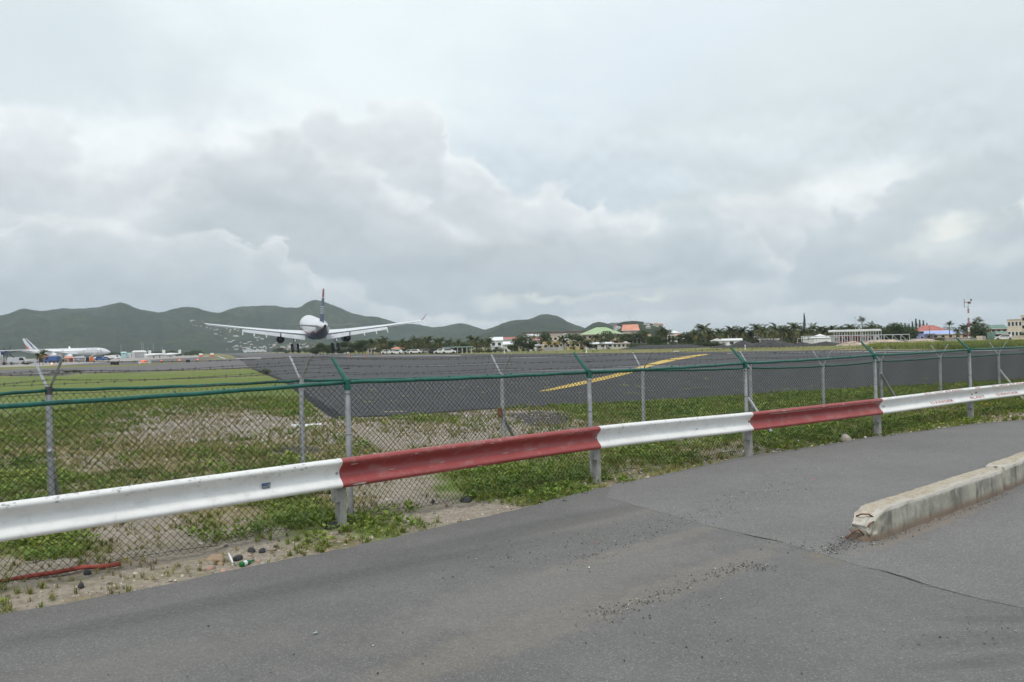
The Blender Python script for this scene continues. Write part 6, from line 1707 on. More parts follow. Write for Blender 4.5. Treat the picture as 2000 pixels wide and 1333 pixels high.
# heaps
def heap(x0, x1, yt, D, depth, mat, label, seedv, name='gravel_heap', cat='heap', flat=0.0):
    a = PD(x0, yt, D); b = PD(x1, yt, D); h = PD((x0+x1)/2, yt, D)[2]; w = (b[0]-a[0])/2; cx = (a[0]+b[0])/2
    n = 40; u = np.linspace(-1, 1, n); U, V2 = np.meshgrid(u, u)
    R = np.sqrt(U**2+V2**2); ed = 1+0.25*(fbm(U*3+seedv*7, V2*3, 1, 3)-.5)
    Rr = R/ed
    z = h*np.clip(1.12-Rr*1.12, 0, 1-flat)/(1-flat) if flat else h*np.clip(1-Rr, 0, 1)**0.8
    z = z*(0.85+0.3*fbm(U*4+seedv, V2*4, 1, 3)) + (fbm(U*16, V2*16+seedv, 1, 3)-.5)*0.22*(Rr < 1)
    z = np.where(Rr >= 1, -0.3, z)
    Vv = np.stack([U.ravel()*w*1.05, V2.ravel()*depth/2, z.ravel()], 1)
    i, j = np.meshgrid(np.arange(n-1), np.arange(n-1), indexing='ij')
    f = np.stack([i*n+j, i*n+j+1, (i+1)*n+j+1, (i+1)*n+j], -1).reshape(-1, 4)
    o = np_mesh(name, Vv, f, M[mat], smooth=True, label=label, cat=cat); o.location = (cx, D+depth/2, 0)
heap(1440, 1492, 664.2, 196, 14, 'slag', 'first rounded heap of black gravel by the long white house', 1)
heap(1476, 1578, 663.0, 188, 16, 'slag', 'broadest black gravel heap in the middle of the row', 2)
heap(1556, 1612, 668.5, 190, 12, 'slag', 'low black gravel heap under the left end of the steel frame', 3)
heap(1596, 1668, 667, 186, 12, 'slag', 'low black gravel heap before the white tent', 4)
heap(1400, 1455, 675.5, 200, 12, 'slag', 'flat black gravel spread in front of the long white house', 5, flat=.4)
heap(1225, 1400, 674.5, 215, 24, 'slag', 'long low bank of dark earth before the hedge', 6, flat=.5, name='earth_bank', cat='earth bank')
heap(1655, 1712, 666.3, 178, 10, 'sandheap', 'beige sand heap at the right of the black gravel', 7, 'sand_heap')
heap(1694, 1800, 664.3, 182, 12, 'sandheap', 'long bumpy beige sand heap under the steel frame', 8, 'sand_heap', flat=.3)
heap(1792, 1862, 662.8, 176, 12, 'sandheap', 'flat topped beige sand heap before the lavender house', 9, 'sand_heap', flat=.35)
heap(1842, 1880, 671.5, 168, 8, 'sandheap', 'small low sand heap right of the flat topped one', 10, 'sand_heap')

# radio mast
mx = PD(1893, 668, 215); H_ = PD(1891, 585, 215)[2]
ms = empty('radio_mast', (mx[0], 215, 0), 0, 'tall lattice mast banded red and white with antennas on top', 'mast')
nb = 9
for k in range(nb):
    z0 = H_*k/nb; z1 = H_*(k+1)/nb; s0_ = .26-.09*k/nb; s1_ = .26-.09*(k+1)/nb
    mb = MB(); cor = [(1, 0), (-.5, .87), (-.5, -.87)]
    for c_ in range(3):
        p_ = (cor[c_][0]*s0_, cor[c_][1]*s0_, z0+.003); q_ = (cor[c_][0]*s1_, cor[c_][1]*s1_, z1); mb.tube([p_, q_], .036, 4)
        for q in range(2):
            za = z0+(z1-z0)*q/2; zb = z0+(z1-z0)*(q+1)/2; c2 = (c_+1) % 3; s_ = (s0_+s1_)/2
            mb.tube([(cor[c_][0]*s_, cor[c_][1]*s_, za), (cor[c2][0]*s_, cor[c2][1]*s_, zb)], .03, 3)
            mb.tube([(cor[c_][0]*s_, cor[c_][1]*s_, zb), (cor[c2][0]*s_, cor[c2][1]*s_, za)], .03, 3)
    mb.build('lattice_section', M['finred' if k in (0, 1, 3, 4, 6) and k != 0 or k == 1 else 'white'], ms)
for (x, z, r_, hh, mm) in [(0.1, H_-.9, .35, .5, 'darkgrey'), (.55, H_-.2, .18, .5, 'darkgrey'), (-.3, H_-2.0, .25, .3, 'lightgrey')]:
    mb = MB(); mb.lathe([(r_, -hh/2), (r_, hh/2)], 10, 'z', (x, -.4, z)); mb.build('antenna', M[mm], ms)
mb = MB(); mb.box((-1.1, -.05, H_-.85), (.7, .05, H_-.7)); mb.build('cross_arm', M['redpaint'], ms)
mb = MB(); mb.tube([(-1.0, 0, H_-2.2), (-1.0, 0, H_+.1)], .07, 6); mb.build('whip_antenna', M['darkgrey'], ms)
mb = MB(); mb.tube([(-.2, 0, H_), (-.25, 0, H_+1.7)], .03, 4); mb.tube([(.2, 0, H_), (.2, 0, H_+1.2)], .03, 4); mb.build('whip_antenna', M['lightgrey'], ms)
def pole(x, y0, y1, D, r_, mat, label, cat='pole', cap=False, lean=0.0, name='pole'):
    a = PD(x, y0, D); b = PD(x, y1, D)
    o = empty(name, (b[0], D, 0), 0, label, cat)
    zb = b[2]-3 if D > 1000 else 0.0
    o.location.z = zb; a = (a[0], a[1], a[2]-zb)
    mb = MB(); mb.tube([(0, 0, -.1), (lean, 0, a[2])], [r_, r_*.6], 6); mb.build('shaft', M[mat], o)
    if cap: mb = MB(); mb.box((lean-.25, -.15, a[2]-.1), (lean+.25, .15, a[2]+.2)); mb.build('lamp_head', M['lightgrey'], o)
pole(1672, 621, 665, 238, .07, 'lightgrey', 'slim light pole left of the tall fan palm', 'lamp post', True, -.12, 'lamp_post')
pole(1684, 604, 665, 240, .05, 'white', 'tall thin white aerial in front of the fan palm', 'aerial', False, -.3, 'aerial')
pole(1817, 635.5, 664, 250, .10, 'brownroof', 'dark leaning utility pole before the lavender house', 'utility pole', False, -.25, 'utility_pole')
pole(1423, 655, 673, 225, .05, 'white', 'white post standing before the long white house', 'post', False, 0, 'marker_post')
pole(1231, 617, 640, 1180, .35, 'lightgrey', 'thin mast on top of the last hill', 'mast', False, 0, 'hill_mast')
pole(229, 586.5, 600, 3300, .9, 'lightgrey', 'tiny mast on the summit of the left hill', 'mast', True, 0, 'hill_mast')
g3 = PD(1908.5, 667.5, 168); mb = MB(); mb.box((-.35, 0, 0), (.35, .4, g3[2])); mb.box((-.39, -.04, g3[2]+.002), (.39, .44, g3[2]+.07))
mb.build('cabinet', M['offwhite'], loc=(g3[0], 168, 0), label='small pale utility cabinet in the grass near the mast', cat='cabinet')

# ------------------------------------------------------------------ vehicles
def car(x, D, rz, body, label, L=4.3, hh=1.45, van=False, group=None):
    g3 = PD(x, hor(x), D); o = empty('parked_van' if van else 'parked_car', (g3[0], D, 0), rz, label, 'van' if van else 'car', group)
    W2 = .85
    prof = [(-L/2, .35), (-L/2, .85), (-L/2+.5, .95), (-L/2+.9, hh), (L*.12, hh), (L*.28, .95), (L/2-.1, .80), (L/2, .35)] if not van else [(-L/2, .35), (-L/2, hh), (L*.30, hh), (L*.42, 1.15), (L/2, 1.0), (L/2, .35)]
    mb = MB(); a = [mb.vert((x_, -W2, z)) for x_, z in prof]; b = [mb.vert((x_, W2, z)) for x_, z in prof]; n = len(prof)
    mb.face(a); mb.face(b[::-1])
    for q in range(n): mb.face([a[q], b[q], b[(q+1) % n], a[(q+1) % n]])
    mb.build('body', M[body], o)
    mb = MB()
    for s_ in (-1, 1):
        z0, z1 = (.97, hh-.12) if not van else (1.15, hh-.25)
        x0_, x1_ = (-L/2+.95, L*.14) if not van else (L*.12, L*.33)
        mb.poly([(x0_-.1, s_*(W2+.01), z0), (x1_+.25, s_*(W2+.01), z0), (x1_-.08, s_*(W2+.01), z1), (x0_+.08, s_*(W2+.01), z1)])
    mb.build('side_window', M['darkwin'], o, recalc=False)
    for sx in (-1, 1):
        for sy in (-1, 1):
            mb = MB(); mb.lathe([(.2, -.1), (.32, -.09), (.33, 0), (.32, .09), (.2, .1)], 12, 'x'); me_o = mb.build('wheel', M['black'], o); me_o.location = (sx*L*.31, sy*W2, .33); me_o.rotation_euler = (0, 0, PI/2)
    return o
car(1962, 205, PI-.7, 'white', 'white car parked in the grass before the green gate')
for k, (x, D, c_, lb) in enumerate([(851, 240, 'darkgrey', 'dark car left of the white cars by the open shed'), (862, 236, 'white', 'leftmost white car parked left of the open shed'), (875, 229, 'white', 'white car in front of the open shed'), (884, 236, 'lightgrey', 'silver car under the open shed'),
    (812, 262, 'white', 'white car below the orange roof, on its right'), (822, 268, 'lightgrey', 'silver car right of the orange roof'), (800, 270, 'lightgrey', 'pale car at the foot of the orange roofed house'), (775, 268, 'white', 'white car left of the orange roofed house'), (833, 262, 'offwhite', 'cream car between palms right of the orange roof'), (756, 280, 'white', 'white car near the golden palm left of the orange roof')]):
    car(x, D, random.choice((0, PI)) + random.uniform(-.3, .3), c_, lb)
# apron things at the far left
def crate(x0, x1, y0, D, depth, wall, label, roof=None, ridge=None, name='shed', cat='shed', opening=None):
    a = PD(x0, y0, D); b = PD(x1, y0, D); azb = math.atan2((a[0]+b[0])/2, D); o = empty(name, ((a[0]+b[0])/2, D, 0), -azb, label, cat); w = (b[0]-a[0])*math.cos(azb)
    z = max(a[2], .6)
    mb = MB(); mb.box((-w/2, 0, -.05), (w/2, depth, z)); mb.build('wall', M[wall], o)
    if roof: mb = MB(); mb.hip(-w/2, w/2, 0, depth, z+.002, z+ridge, .7, .3); mb.build('roof', M[roof], o)
    if opening: mb = MB(); mb.box((-w/2+w*opening[0], -.05, .05), (-w/2+w*opening[1], .02, z-.15)); mb.build('door', M[opening[2]], o)
    return o
crate(74, 97, 699.0, 300, 5, 'pinkish', 'beige hut with a faded red roof in front of the parked airliner', 'redroof', .9, opening=(.08, .4, 'black'))
crate(126, 143, 700.0, 280, 4, 'peach', 'peach coloured kiosk under the parked airliner', 'salmon', .6, opening=(.55, .95, 'darkred'))
crate(145, 166, 699.5, 290, 5, 'greywall', 'grey shed right of the peach kiosk', 'greyroof', .5, opening=(.2, .5, 'lightgrey'))
crate(167.5, 174, 698.4, 270, 3, 'black', 'black container beside the orange red box truck', name='container', cat='container')
crate(174.5, 183, 697.5, 268, 3, 'orange', 'orange red box beside the black container', name='container', cat='container')
crate(100, 116, 701.6, 300, 4, 'darkgrey', 'dark equipment row behind the blue tug', name='equipment', cat='equipment')
crate(257, 287, 688.8, 520, 18, 'offwhite', 'pale hangar with a shallow roof left of the small white aeroplanes', 'offwhite', 1.2, name='hangar', cat='hangar', opening=(.2, .8, 'greyroof'))
crate(236, 247, 690, 500, 8, 'teal', 'pale teal shed left of the hangar', 'teal', .8)
crate(247, 256, 691.5, 505, 8, 'white', 'small white shed between teal shed and hangar', 'teal', .6)
car(35, 245, .2, 'lightgrey', 'silver van on the apron left of the bushes', 5.2, 2.2, True)
car(20, 250, .1, 'greywall', 'grey van at the far left edge of the apron', 5.0, 2.2, True)
car(101, 262, 3.0, 'blue', 'blue ground tug parked before the airliner', 4.6, 2.1, True)
car(197, 330, .05, 'blue', 'blue car at the nose of the parked airliner', 4.6, 1.6)
car(205, 335, .05, 'darkgrey', 'dark car right of the blue one near the airliner nose', 4.6, 1.5)
car(118, 290, 0, 'darkgrey', 'dark vehicle right of the blue tug', 4.4, 1.8, True)
car(214, 480, .05, 'white', 'white car between airliner nose and teal shed', 5.5, 2.0, True)
car(226, 478, .05, 'white', 'second white vehicle, nearer the teal shed', 5.5, 2.2, True)
# boarding stair van
o = empty('boarding_stairs', (PD(182, 690, 560)[0], 560, 0), 0, 'mobile boarding stairs at the front door of the parked airliner', 'stairs')
mb = MB(); mb.prism([(-3, 0), (3, 0), (3, 2), (-3, 2)], .3, 1.2); mb.build('chassis', M['white'], o)
mb = MB(); a = [(-3, 0, 1.2), (3.0, 0, 4.8), (3.0, 0, 4.2), (-2.2, 0, 1.2)]; A_v = [mb.vert(p_) for p_ in a]; B_v = [mb.vert((p_[0], 1.6, p_[2])) for p_ in a]
mb.face(A_v); mb.face(B_v[::-1])
for q in range(4): mb.face([A_v[q], B_v[q], B_v[(q+1) % 4], A_v[(q+1) % 4]])
mb.build('stair_flight', M['lightgrey'], o)
# small aeroplanes by the hangar
def light_plane(x, D, rz, label):
    g3 = PD(x, hor(x), D); o = empty('light_aeroplane', (g3[0], D, 0), rz, label, 'aeroplane')
    mb = MB(); loft(mb, [[(y, r_*math.cos(a), zc+r_*math.sin(a)) for a in [k*PI/5 for k in range(10)]] for y, r_, zc in ((5, .2, 1.5), (4, .7, 1.6), (0, .9, 1.8), (-4, .4, 2.0), (-6, .12, 2.2))]); mb.build('fuselage', M['white'], o, smooth=True)
    mb = MB(); mb.box((-.6, -7, 1.5), (1.2, 7, 1.62)); mb.build('wing', M['white'], o)
    mb = MB(); mb.prism([(-6.2, -.06), (-4.6, -.06), (-4.6, .06), (-6.2, .06)], 2.1, 4.4); mb.build('fin', M['white'], o)
    for yy in (-1.6, 1.6): mb = MB(); mb.tube([(0, yy, 1.5), (0, yy, .3)], .08, 6); mb.lathe([(.28, -.1), (.3, 0), (.28, .1)], 10, 'y', (0, yy, .28)); mb.build('wheel', M['black'], o)
light_plane(300, 470, math.radians(200), 'small white aeroplane just right of the hangar')
light_plane(312, 490, math.radians(20), 'second small white aeroplane, its tail over the first')
light_plane(333, 500, math.radians(190), 'third small white aeroplane, furthest right of the hangar')
# sailing boats in the lagoon beyond: masts
for k, (x, yt, D, lb) in enumerate([(236.5, 674, 900, 'sailing boat mast above the teal shed'), (277, 668, 900, 'tall pair of masts above the hangar, left one'), (280.5, 671, 910, 'tall pair of masts above the hangar, right one'), (289, 679, 930, 'short mast right of the hangar'), (299.5, 673, 900, 'single mast above the small aeroplanes'), (317, 679, 940, 'short mast right of the small aeroplanes'), (152, 676, 950, 'faint mast above the parked airliner')]):
    z = PD(x, yt, D)[2]; g3 = PD(x, 690, D); o = empty('sailing_boat', (g3[0], D, 0), random.uniform(-.4, .4), lb, 'boat')
    mb = MB(); loft(mb, [[(y, -w_, 1.4), (y, -w_*.6, .2), (y, w_*.6, .2), (y, w_, 1.4)] for y, w_ in ((-6, 1.3), (0, 1.9), (5, 1.0), (7, .1))]); mb.build('hull', M['white'], o)
    mb = MB(); mb.tube([(0, 0, 1.2), (0, 0, z)], .16, 5); mb.build('mast', M['lightgrey'], o)
# black runway boards, lights
def board(x0, x1, y0, y1, label):
    D = (CAMH)/((y1-hor((x0+x1)/2))/F); a = PD(x0, y0, D); b = PD(x1, y0, D)
    mb = MB(); mb.box((a[0], D, .06), (b[0], D+.25, a[2])); 
    for xx in (a[0]+.1, b[0]-.15): mb.box((xx, D+.05, -.05), (xx+.06, D+.15, .058))
    mb.build('runway_sign', M['black'], label=label, cat='sign')
board(215.5, 223, 707, 713.2, 'left half of the pair of black boards in the grass by the taxiway')
board(223.6, 231, 707.2, 713.4, 'right half of the pair of black boards in the grass by the taxiway')
board(363, 370, 703.2, 708.5, 'single small black board between two red lights')
def lamp(x, y, r_, D, mat, label, hood=True):
    g3 = PD(x, y, D); o = empty('runway_light', (g3[0], D, 0), 0, label, 'light'); z = max(g3[2], r_+.02)
    mb = MB(); mb.tube([(0, 0, -.05), (0, 0, z-r_)], .05, 6); mb.build('stem', M['orange'], o)
    mb = MB(); mb.lathe([(r_*.3, -r_), (r_*.9, -r_*.5), (r_, 0), (r_*.8, r_*.6), (r_*.2, r_)], 10, 'z', (0, 0, z)); mb.build('lens', M[mat], o, smooth=True)
lamp(315.5, 704.8, .17, 205, 'redlamp', 'left red light of the three beside the runway')
lamp(350.5, 703.4, .2, 205, 'redlamp', 'middle red light, the brightest beside the runway')
lamp(386, 702.6, .17, 205, 'redlamp', 'right red light next to the small black board')
lamp(684.5, 694.6, .18, 190, 'orange', 'left one of three small orange lights right of the airliner wheels')
lamp(715.5, 694.2, .18, 190, 'orange', 'middle one of three small orange lights past the runway edge')
lamp(745.5, 693.8, .18, 190, 'orange', 'right one of three small orange lights past the runway edge')
lamp(101, 711.0, .16, 190, 'amberlamp', 'tiny lit lamp on the blue tug side of the apron')
g3 = PD(270, 706, 172); h3 = PD(294, 706, 172); mb = MB(); mb.box((g3[0], 172, .15), (h3[0], 172.4, .62)); mb.box((g3[0]+.2, 172.1, -.05), (g3[0]+.3, 172.2, .148)); mb.box((h3[0]-.3, 172.1, -.05), (h3[0]-.2, 172.2, .148))
lb_ = mb.build('light_bar', M['white'], label='low white bar carrying orange lights beside the runway', cat='light bar')
for xx in (.35, .55): 
    mb = MB(); cx = g3[0]+(h3[0]-g3[0])*xx; mb.box((cx-.2, 171.93, .3), (cx+.2, 171.998, .72)); q_ = mb.build('lamp_face', M['redlamp'], lb_)
for (x, y, lb) in [(392, 690.8, 'orange and white marker beside the far runway, left one'), (414, 690.4, 'orange and white marker beside the far runway, right one')]:
    g3 = PD(x, y, 420); mb = MB(); mb.box((-.9, 0, 0), (.9, .3, 1.0)); o = mb.build('marker_board', M['orange'], loc=(g3[0], 420, 0), label=lb, cat='marker')
    mb = MB(); mb.box((-.9, 0, 1.003), (.9, .3, 1.9)); mb.build('top_panel', M['white'], o)
for (x, D, lb) in [(1455, 150, 'small white marker post at the far pad edge before the gravel'), (1145, 165, 'small white marker post at the far pad edge under the green roof'), (1321, 150, 'flat white slab in the grass before the earth bank'), (985, 200, 'tiny white marker on the grass strip')]:
    g3 = PD(x, hor(x), D); mb = MB()
    if 'slab' in lb: mb.box((-.5, 0, 0), (.5, .5, .12))
    else: mb.lathe([(.16, 0), (.12, .35), (.07, .36), (.07, .7), (.12, .72), (.1, .9)], 8)
    mb.build('marker_post', M['white'], loc=(g3[0], D, 0), label=lb, cat='marker')

# ------------------------------------------------------------------ trees
def rv(rg): return Vector((rg.gauss(0, 1), rg.gauss(0, 1), rg.gauss(0, 1))).normalized()
def set_tone(o, tones):
    a = o.data.attributes.new('tone', 'FLOAT', 'FACE'); a.data.foreach_set('value', np.clip(np.array(tones, np.float32), 0, 1))
def palm_proto(seedv, fan=False, H0=8.0):
    rg = random.Random(seedv); o = empty('fan_palm' if fan else 'coconut_palm', (0, -900-seedv*10, 0))
    lean = rg.uniform(-.8, .8); pts = []; hT = H0*(.72 if not fan else .78)
    for k in range(7): f = k/6; pts.append((lean*f*f, .2*math.sin(f*2+seedv), hT*f-.1))
    mb = MB(); mb.tube(pts, [.20-.08*k/6 for k in range(7)], 7); mb.build('trunk', M['bark'], o, smooth=True)
    top = Vector(pts[-1]); V = []; Fc = []; T = []
    def quad(a, b, c, d, t): V.extend([a, b, c, d]); n = len(V); Fc.append((n-4, n-3, n-2, n-1)); T.append(t)
    nf = 30 if not fan else 34
    for k in range(nf):
        az_ = rg.random()*2*PI; e0 = rg.uniform(-.75, 1.35) if not fan else rg.uniform(-.7, 1.4); L = H0*rg.uniform(.34, .46) if not fan else H0*rg.uniform(.16, .20)
        hd = Vector((math.cos(az_), math.sin(az_), 0)); sd = Vector((-math.sin(az_), math.cos(az_), 0)); tn = rg.random()*.6+(.45 if e0 < -.2 else 0)*.8
        if not fan:
            P_ = []; e = e0; p_ = top.copy(); n = 9
            for q in range(n+1): P_.append(p_.copy()); p_ = p_ + (hd*math.cos(e)+Vector((0, 0, math.sin(e))))*L/n; e -= (.05+.028*q)
            for q in range(1, n+1):
                a, b = P_[q-1], P_[q]; d = (b-a).normalized(); wl = H0*.075*math.sin(PI*(q/(n+1))**.8)+.12
                for s_ in (-1, 1):
                    for h_ in (0, .5):
                        a2 = a.lerp(b, h_); tipp = a2 + sd*s_*wl*rg.uniform(.6, 1.1) + d*wl*.8 + Vector((0, 0, -wl*rg.uniform(.3, .9)))
                        quad(a2, a2+d*.17, tipp+d*.07, tipp, tn+rg.uniform(-.2, .2))
        else:
            P1 = top + (hd*math.cos(e0)+Vector((0, 0, math.sin(e0))))*L*.8
            up = (Vector((0, 0, 1))-hd*.2).normalized(); m_ = 9
            for q in range(m_):
                t = (q-(m_-1)/2)/(m_-1)*2.4; dr = (hd*math.cos(e0)*math.cos(t)+Vector((0, 0, math.sin(e0)*math.cos(t)))+sd*math.sin(t)).normalized()
                tip = P1+dr*L*rg.uniform(.8, 1)+Vector((0, 0, -.25*L*abs(t)*.4)); sd2 = dr.cross(up).normalized()*.10
                quad(P1-sd2*.3, P1+sd2*.3, tip+sd2*.6, tip-sd2*.6, tn+rg.uniform(-.2, .2))
            quad(top, top+sd*.05, P1+sd*.04, P1-sd*.04, tn)
    me = bpy.data.meshes.new('crown'); me.from_pydata([tuple(v) for v in V], [], Fc); me.materials.append(M['palm']); c_ = bpy.data.objects.new('crown', me); C.objects.link(c_); reg(c_, o); set_tone(c_, T)
    o['h'] = H0*1.03
    return o
def leafy_crown(rg, lobes, n, leaf, V, Fc, T):
    """leaf clumps on and inside uneven lobes"""
    for _ in range(n):
        c, r_ = rg.choice(lobes); d = rv(rg); rr = rg.uniform(.62, 1.08)**.6
        p_ = Vector((c[0]+d.x*r_[0]*rr, c[1]+d.y*r_[1]*rr, c[2]+d.z*r_[2]*rr))
        nrm = (d+rv(rg)*.8).normalized(); u_ = nrm.cross(rv(rg)).normalized(); v_ = nrm.cross(u_); s_ = leaf*rg.uniform(.6, 1.5)
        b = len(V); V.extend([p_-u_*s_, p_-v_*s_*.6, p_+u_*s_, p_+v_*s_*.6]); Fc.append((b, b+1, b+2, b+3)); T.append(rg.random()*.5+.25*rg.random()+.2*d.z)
def broad_proto(seedv, H0=7.0, shrub=False):
    rg = random.Random(seedv); o = empty('shrub' if shrub else 'broadleaf_tree', (0, -1500-seedv*10, 0))
    mb = MB(); 
    for k in range(5):
        a = rg.random()*6.28; mb.tube([(0, 0, -.1), (.1*math.cos(a), .1*math.sin(a), H0*.25), (H0*.22*math.cos(a), H0*.22*math.sin(a), H0*(.55 if not shrub else .4))], [.18, .14, .05], 5)
    mb.build('trunk', M['bark'], o)
    lobes = []
    for k in range(9 if not shrub else 7):
        a = rg.random()*6.28; d = rg.uniform(0, .36)*H0; lobes.append(((d*math.cos(a), d*math.sin(a), H0*rg.uniform(.22, .78) if not shrub else H0*rg.uniform(.25, .6)), (H0*rg.uniform(.15, .26), H0*rg.uniform(.15, .26), H0*rg.uniform(.12, .22) if not shrub else H0*rg.uniform(.2, .35))))
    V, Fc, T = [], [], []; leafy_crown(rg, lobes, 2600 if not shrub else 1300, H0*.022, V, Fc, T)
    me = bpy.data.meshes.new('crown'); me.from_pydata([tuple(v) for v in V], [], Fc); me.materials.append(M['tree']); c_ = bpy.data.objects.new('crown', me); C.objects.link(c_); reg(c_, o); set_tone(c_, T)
    o['h'] = H0*.97
    return o
def conifer_proto(seedv, H0=9.0):
    rg = random.Random(seedv); o = empty('casuarina_tree', (0, -2200-seedv*10, 0))
    mb = MB(); mb.tube([(0, 0, -.1), (.1, 0, H0*.5), (.15, 0, H0)], [.16, .1, .02], 6); mb.build('trunk', M['bark'], o)
    V, Fc, T = [], [], []
    for _ in range(900):
        f = rg.random()**.8; z = H0*(.12+.88*f); R_ = H0*.25*(1-f)**1.1*(.5+.5*math.sin(f*17+seedv+2*math.sin(_*7))); a = rg.random()*6.28; r_ = R_*rg.random()**.5
        p_ = Vector((.12*f+r_*math.cos(a), r_*math.sin(a), z)); d = Vector((math.cos(a)*.6, math.sin(a)*.6, .7)).normalized(); s_ = d.cross(rv(rg)).normalized()*.07
        L = H0*.05*rg.uniform(.6, 1.4); b = len(V); V.extend([p_-s_, p_+s_, p_+d*L+s_*.3, p_+d*L-s_*.3]); Fc.append((b, b+1, b+2, b+3)); T.append(rg.random())
    me = bpy.data.meshes.new('crown'); me.from_pydata([tuple(v) for v in V], [], Fc); me.materials.append(M['conifer']); c_ = bpy.data.objects.new('crown', me); C.objects.link(c_); reg(c_, o); set_tone(c_, T)
    o['h'] = H0
    return o
PR = {'palm': [palm_proto(s_) for s_ in (1, 2, 3, 4, 5)], 'fan': [palm_proto(s_, True) for s_ in (11, 12)], 'broad': [broad_proto(s_) for s_ in (21, 22, 23, 24)], 'shrub': [broad_proto(s_, 3.0, True) for s_ in (31, 32, 33)], 'pine': [conifer_proto(s_) for s_ in (41, 42)]}
CATN = {'palm': 'palm', 'fan': 'palm', 'broad': 'tree', 'shrub': 'bush', 'pine': 'tree'}
_used = set()
def plant(kind, x, yt, D, label, group=None, wide=1.0):
    pr = random.choice(PR[kind]); z = PD(x, yt, D)[2]; X = PD(x, hor(x), D)[0]
    s_ = max(.5, z)/pr['h']*(1.06 if kind in ('palm', 'broad') else 1)
    c = copy_tree(pr); c.location = (X, D, -.03); c.rotation_euler = (0, 0, random.random()*6.28); c.scale = (s_*wide, s_*wide, s_)
    del c['h']
    tag(c, label, CATN[kind], group)
    return c
T_ = plant
g1 = 'trees between the runway and the houses'
rT = random.Random(3)
# far dark trees right of the landing airliner
for k in range(16):
    x = 618+k*7.4+rT.uniform(-2, 2); T_('broad', x, 668+rT.uniform(-3, 5)-(3 if k > 8 else 0), 330+rT.uniform(-20, 40), 'dark round tree in the hazy row behind the landing airliner', 'dark trees behind the landing airliner', 1.15)
for k in range(10):
    x = 742+k*11+rT.uniform(-3, 3); T_('broad', x, 666+rT.uniform(-3, 4), 300+rT.uniform(-10, 30), 'green tree in the row left of the open shed', 'green trees left of the open shed', 1.2)
for (x, y, lb) in [(728, 662, 'small palm over the dark trees right of the airliner'), (742, 660, 'pale feathered palm left of the orange roof'), (755, 657.5, 'tallest palm left of the orange roof'), (781, 662, 'palm rising behind the orange roof, left one'), (797, 661, 'palm rising behind the orange roof, right one'), (812, 656.5, 'dark palm just right of the orange roof'), (826, 657, 'palm between the orange roof and the open shed'),
    (838, 656, 'leafy palm where the airliner wing ends'), (852, 660, 'palm above the dark parked car'), (861, 658.5, 'palm left of the open shed roof'), (876, 660, 'palm behind the middle of the open shed'), (896, 662, 'small dark palm right of the open shed centre'), (922, 655.5, 'tall full palm right of the open shed'), (931, 657, 'second full palm right of the open shed'), (955, 656, 'spreading palm left of the white gabled house'), (940, 662, 'low palm between two full palms'), (948, 666, 'yellowish low palm near the grass strip')]:
    T_('palm', x, y, 262+rT.uniform(-12, 12), lb, g1, 1.0)
for (x, y, lb, wd) in [(1022, 652.5, 'biggest round green tree in the middle of the row', 1.5), (1005, 664, 'round tree leaning on the left of the biggest one', 1.5), (1040, 665, 'round tree on the right flank of the biggest one', 1.3)]:
    T_('broad', x, y, 245, lb, g1, wd)
for k in range(26): T_('shrub', 850+k*8.4+rT.uniform(-2, 2) if k < 16 else 955+(k-16)*11, 679+rT.uniform(-3, 3), 238+rT.uniform(-6, 8), 'low dark bush at the edge of the mown strip', 'bushes along the mown strip', 1.5)
for (x, y, k_, lb) in [(1072, 664, 'palm', 'golden green palm in front of the yellow walled house'), (1097, 655, 'palm', 'palm right of the beige block'), (1106, 662, 'palm', 'second palm right of the beige block'), (1085, 668, 'palm', 'low golden palm between the two yellow houses'), (1121, 650, 'broad', 'dark tree left of the green roof'), (1133, 656, 'broad', 'dark tree in front of the left end of the green roof'),
    (1163, 651.5, 'palm', 'big palm in front of the green roofed building'), (1178, 658, 'palm', 'smaller palm beside the big one at the green roof'), (1152, 662, 'broad', 'tree below the big palm'), (1200, 663, 'palm', 'small palm at the right end of the green roofed building'), (1120, 672, 'shrub', 'bush left of the broad white roofs'), (1138, 671, 'shrub', 'bush touching the left of the broad white roofs'), (1232, 650, 'broad', 'tree below the salmon roof'), (1222, 653, 'broad', 'tree left below the salmon roof'),
    (1258, 645, 'palm', 'palm right of the salmon roof'), (1248, 648, 'broad', 'tree right below the salmon roof'), (1210, 655, 'broad', 'tree between green roof and salmon roof'), (1184, 645, 'broad', 'small dark tree behind the ridge of the green roof'), (1065, 648.5, 'broad', 'dark trees over the long terrace roof'), (1165, 676, 'shrub', 'dark bush before the first broad white roof'), (1190, 677, 'shrub', 'dark bush between the broad white roofs')]:
    T_(k_, x, y, 300 if y < 655 else 250, lb, g1, 1.3 if k_ != 'palm' else 1.0)
for k in range(9): T_('broad', 852+k*11.5+rT.uniform(-3, 3), 669+rT.uniform(-3, 3)-k*.35, 275+rT.uniform(-6, 8), 'green tree in the belt right of the open shed', 'green trees right of the open shed', 1.3)
for k in range(14): T_('broad', 1045+k*14+rT.uniform(-4, 4), 659+rT.uniform(-4, 3), 352+rT.uniform(-6, 8), 'dark tree between the houses at the centre', 'dark trees between the centre houses', 1.3)
for k in range(10): T_('broad', 1640+k*15+rT.uniform(-4, 4), 640+rT.uniform(-3, 3), 288+rT.uniform(-6, 8), 'dark tree behind the scalloped canopy and frame', 'dark trees behind the scalloped canopy', 1.4)
for k in range(17): T_('shrub', 1232+k*11+rT.uniform(-3, 3), 667.5+rT.uniform(-2.5, 2.5)-k*.25, 232+rT.uniform(-4, 8), 'bush in the dark hedge above the long earth bank', 'hedge above the earth bank', 2.3)
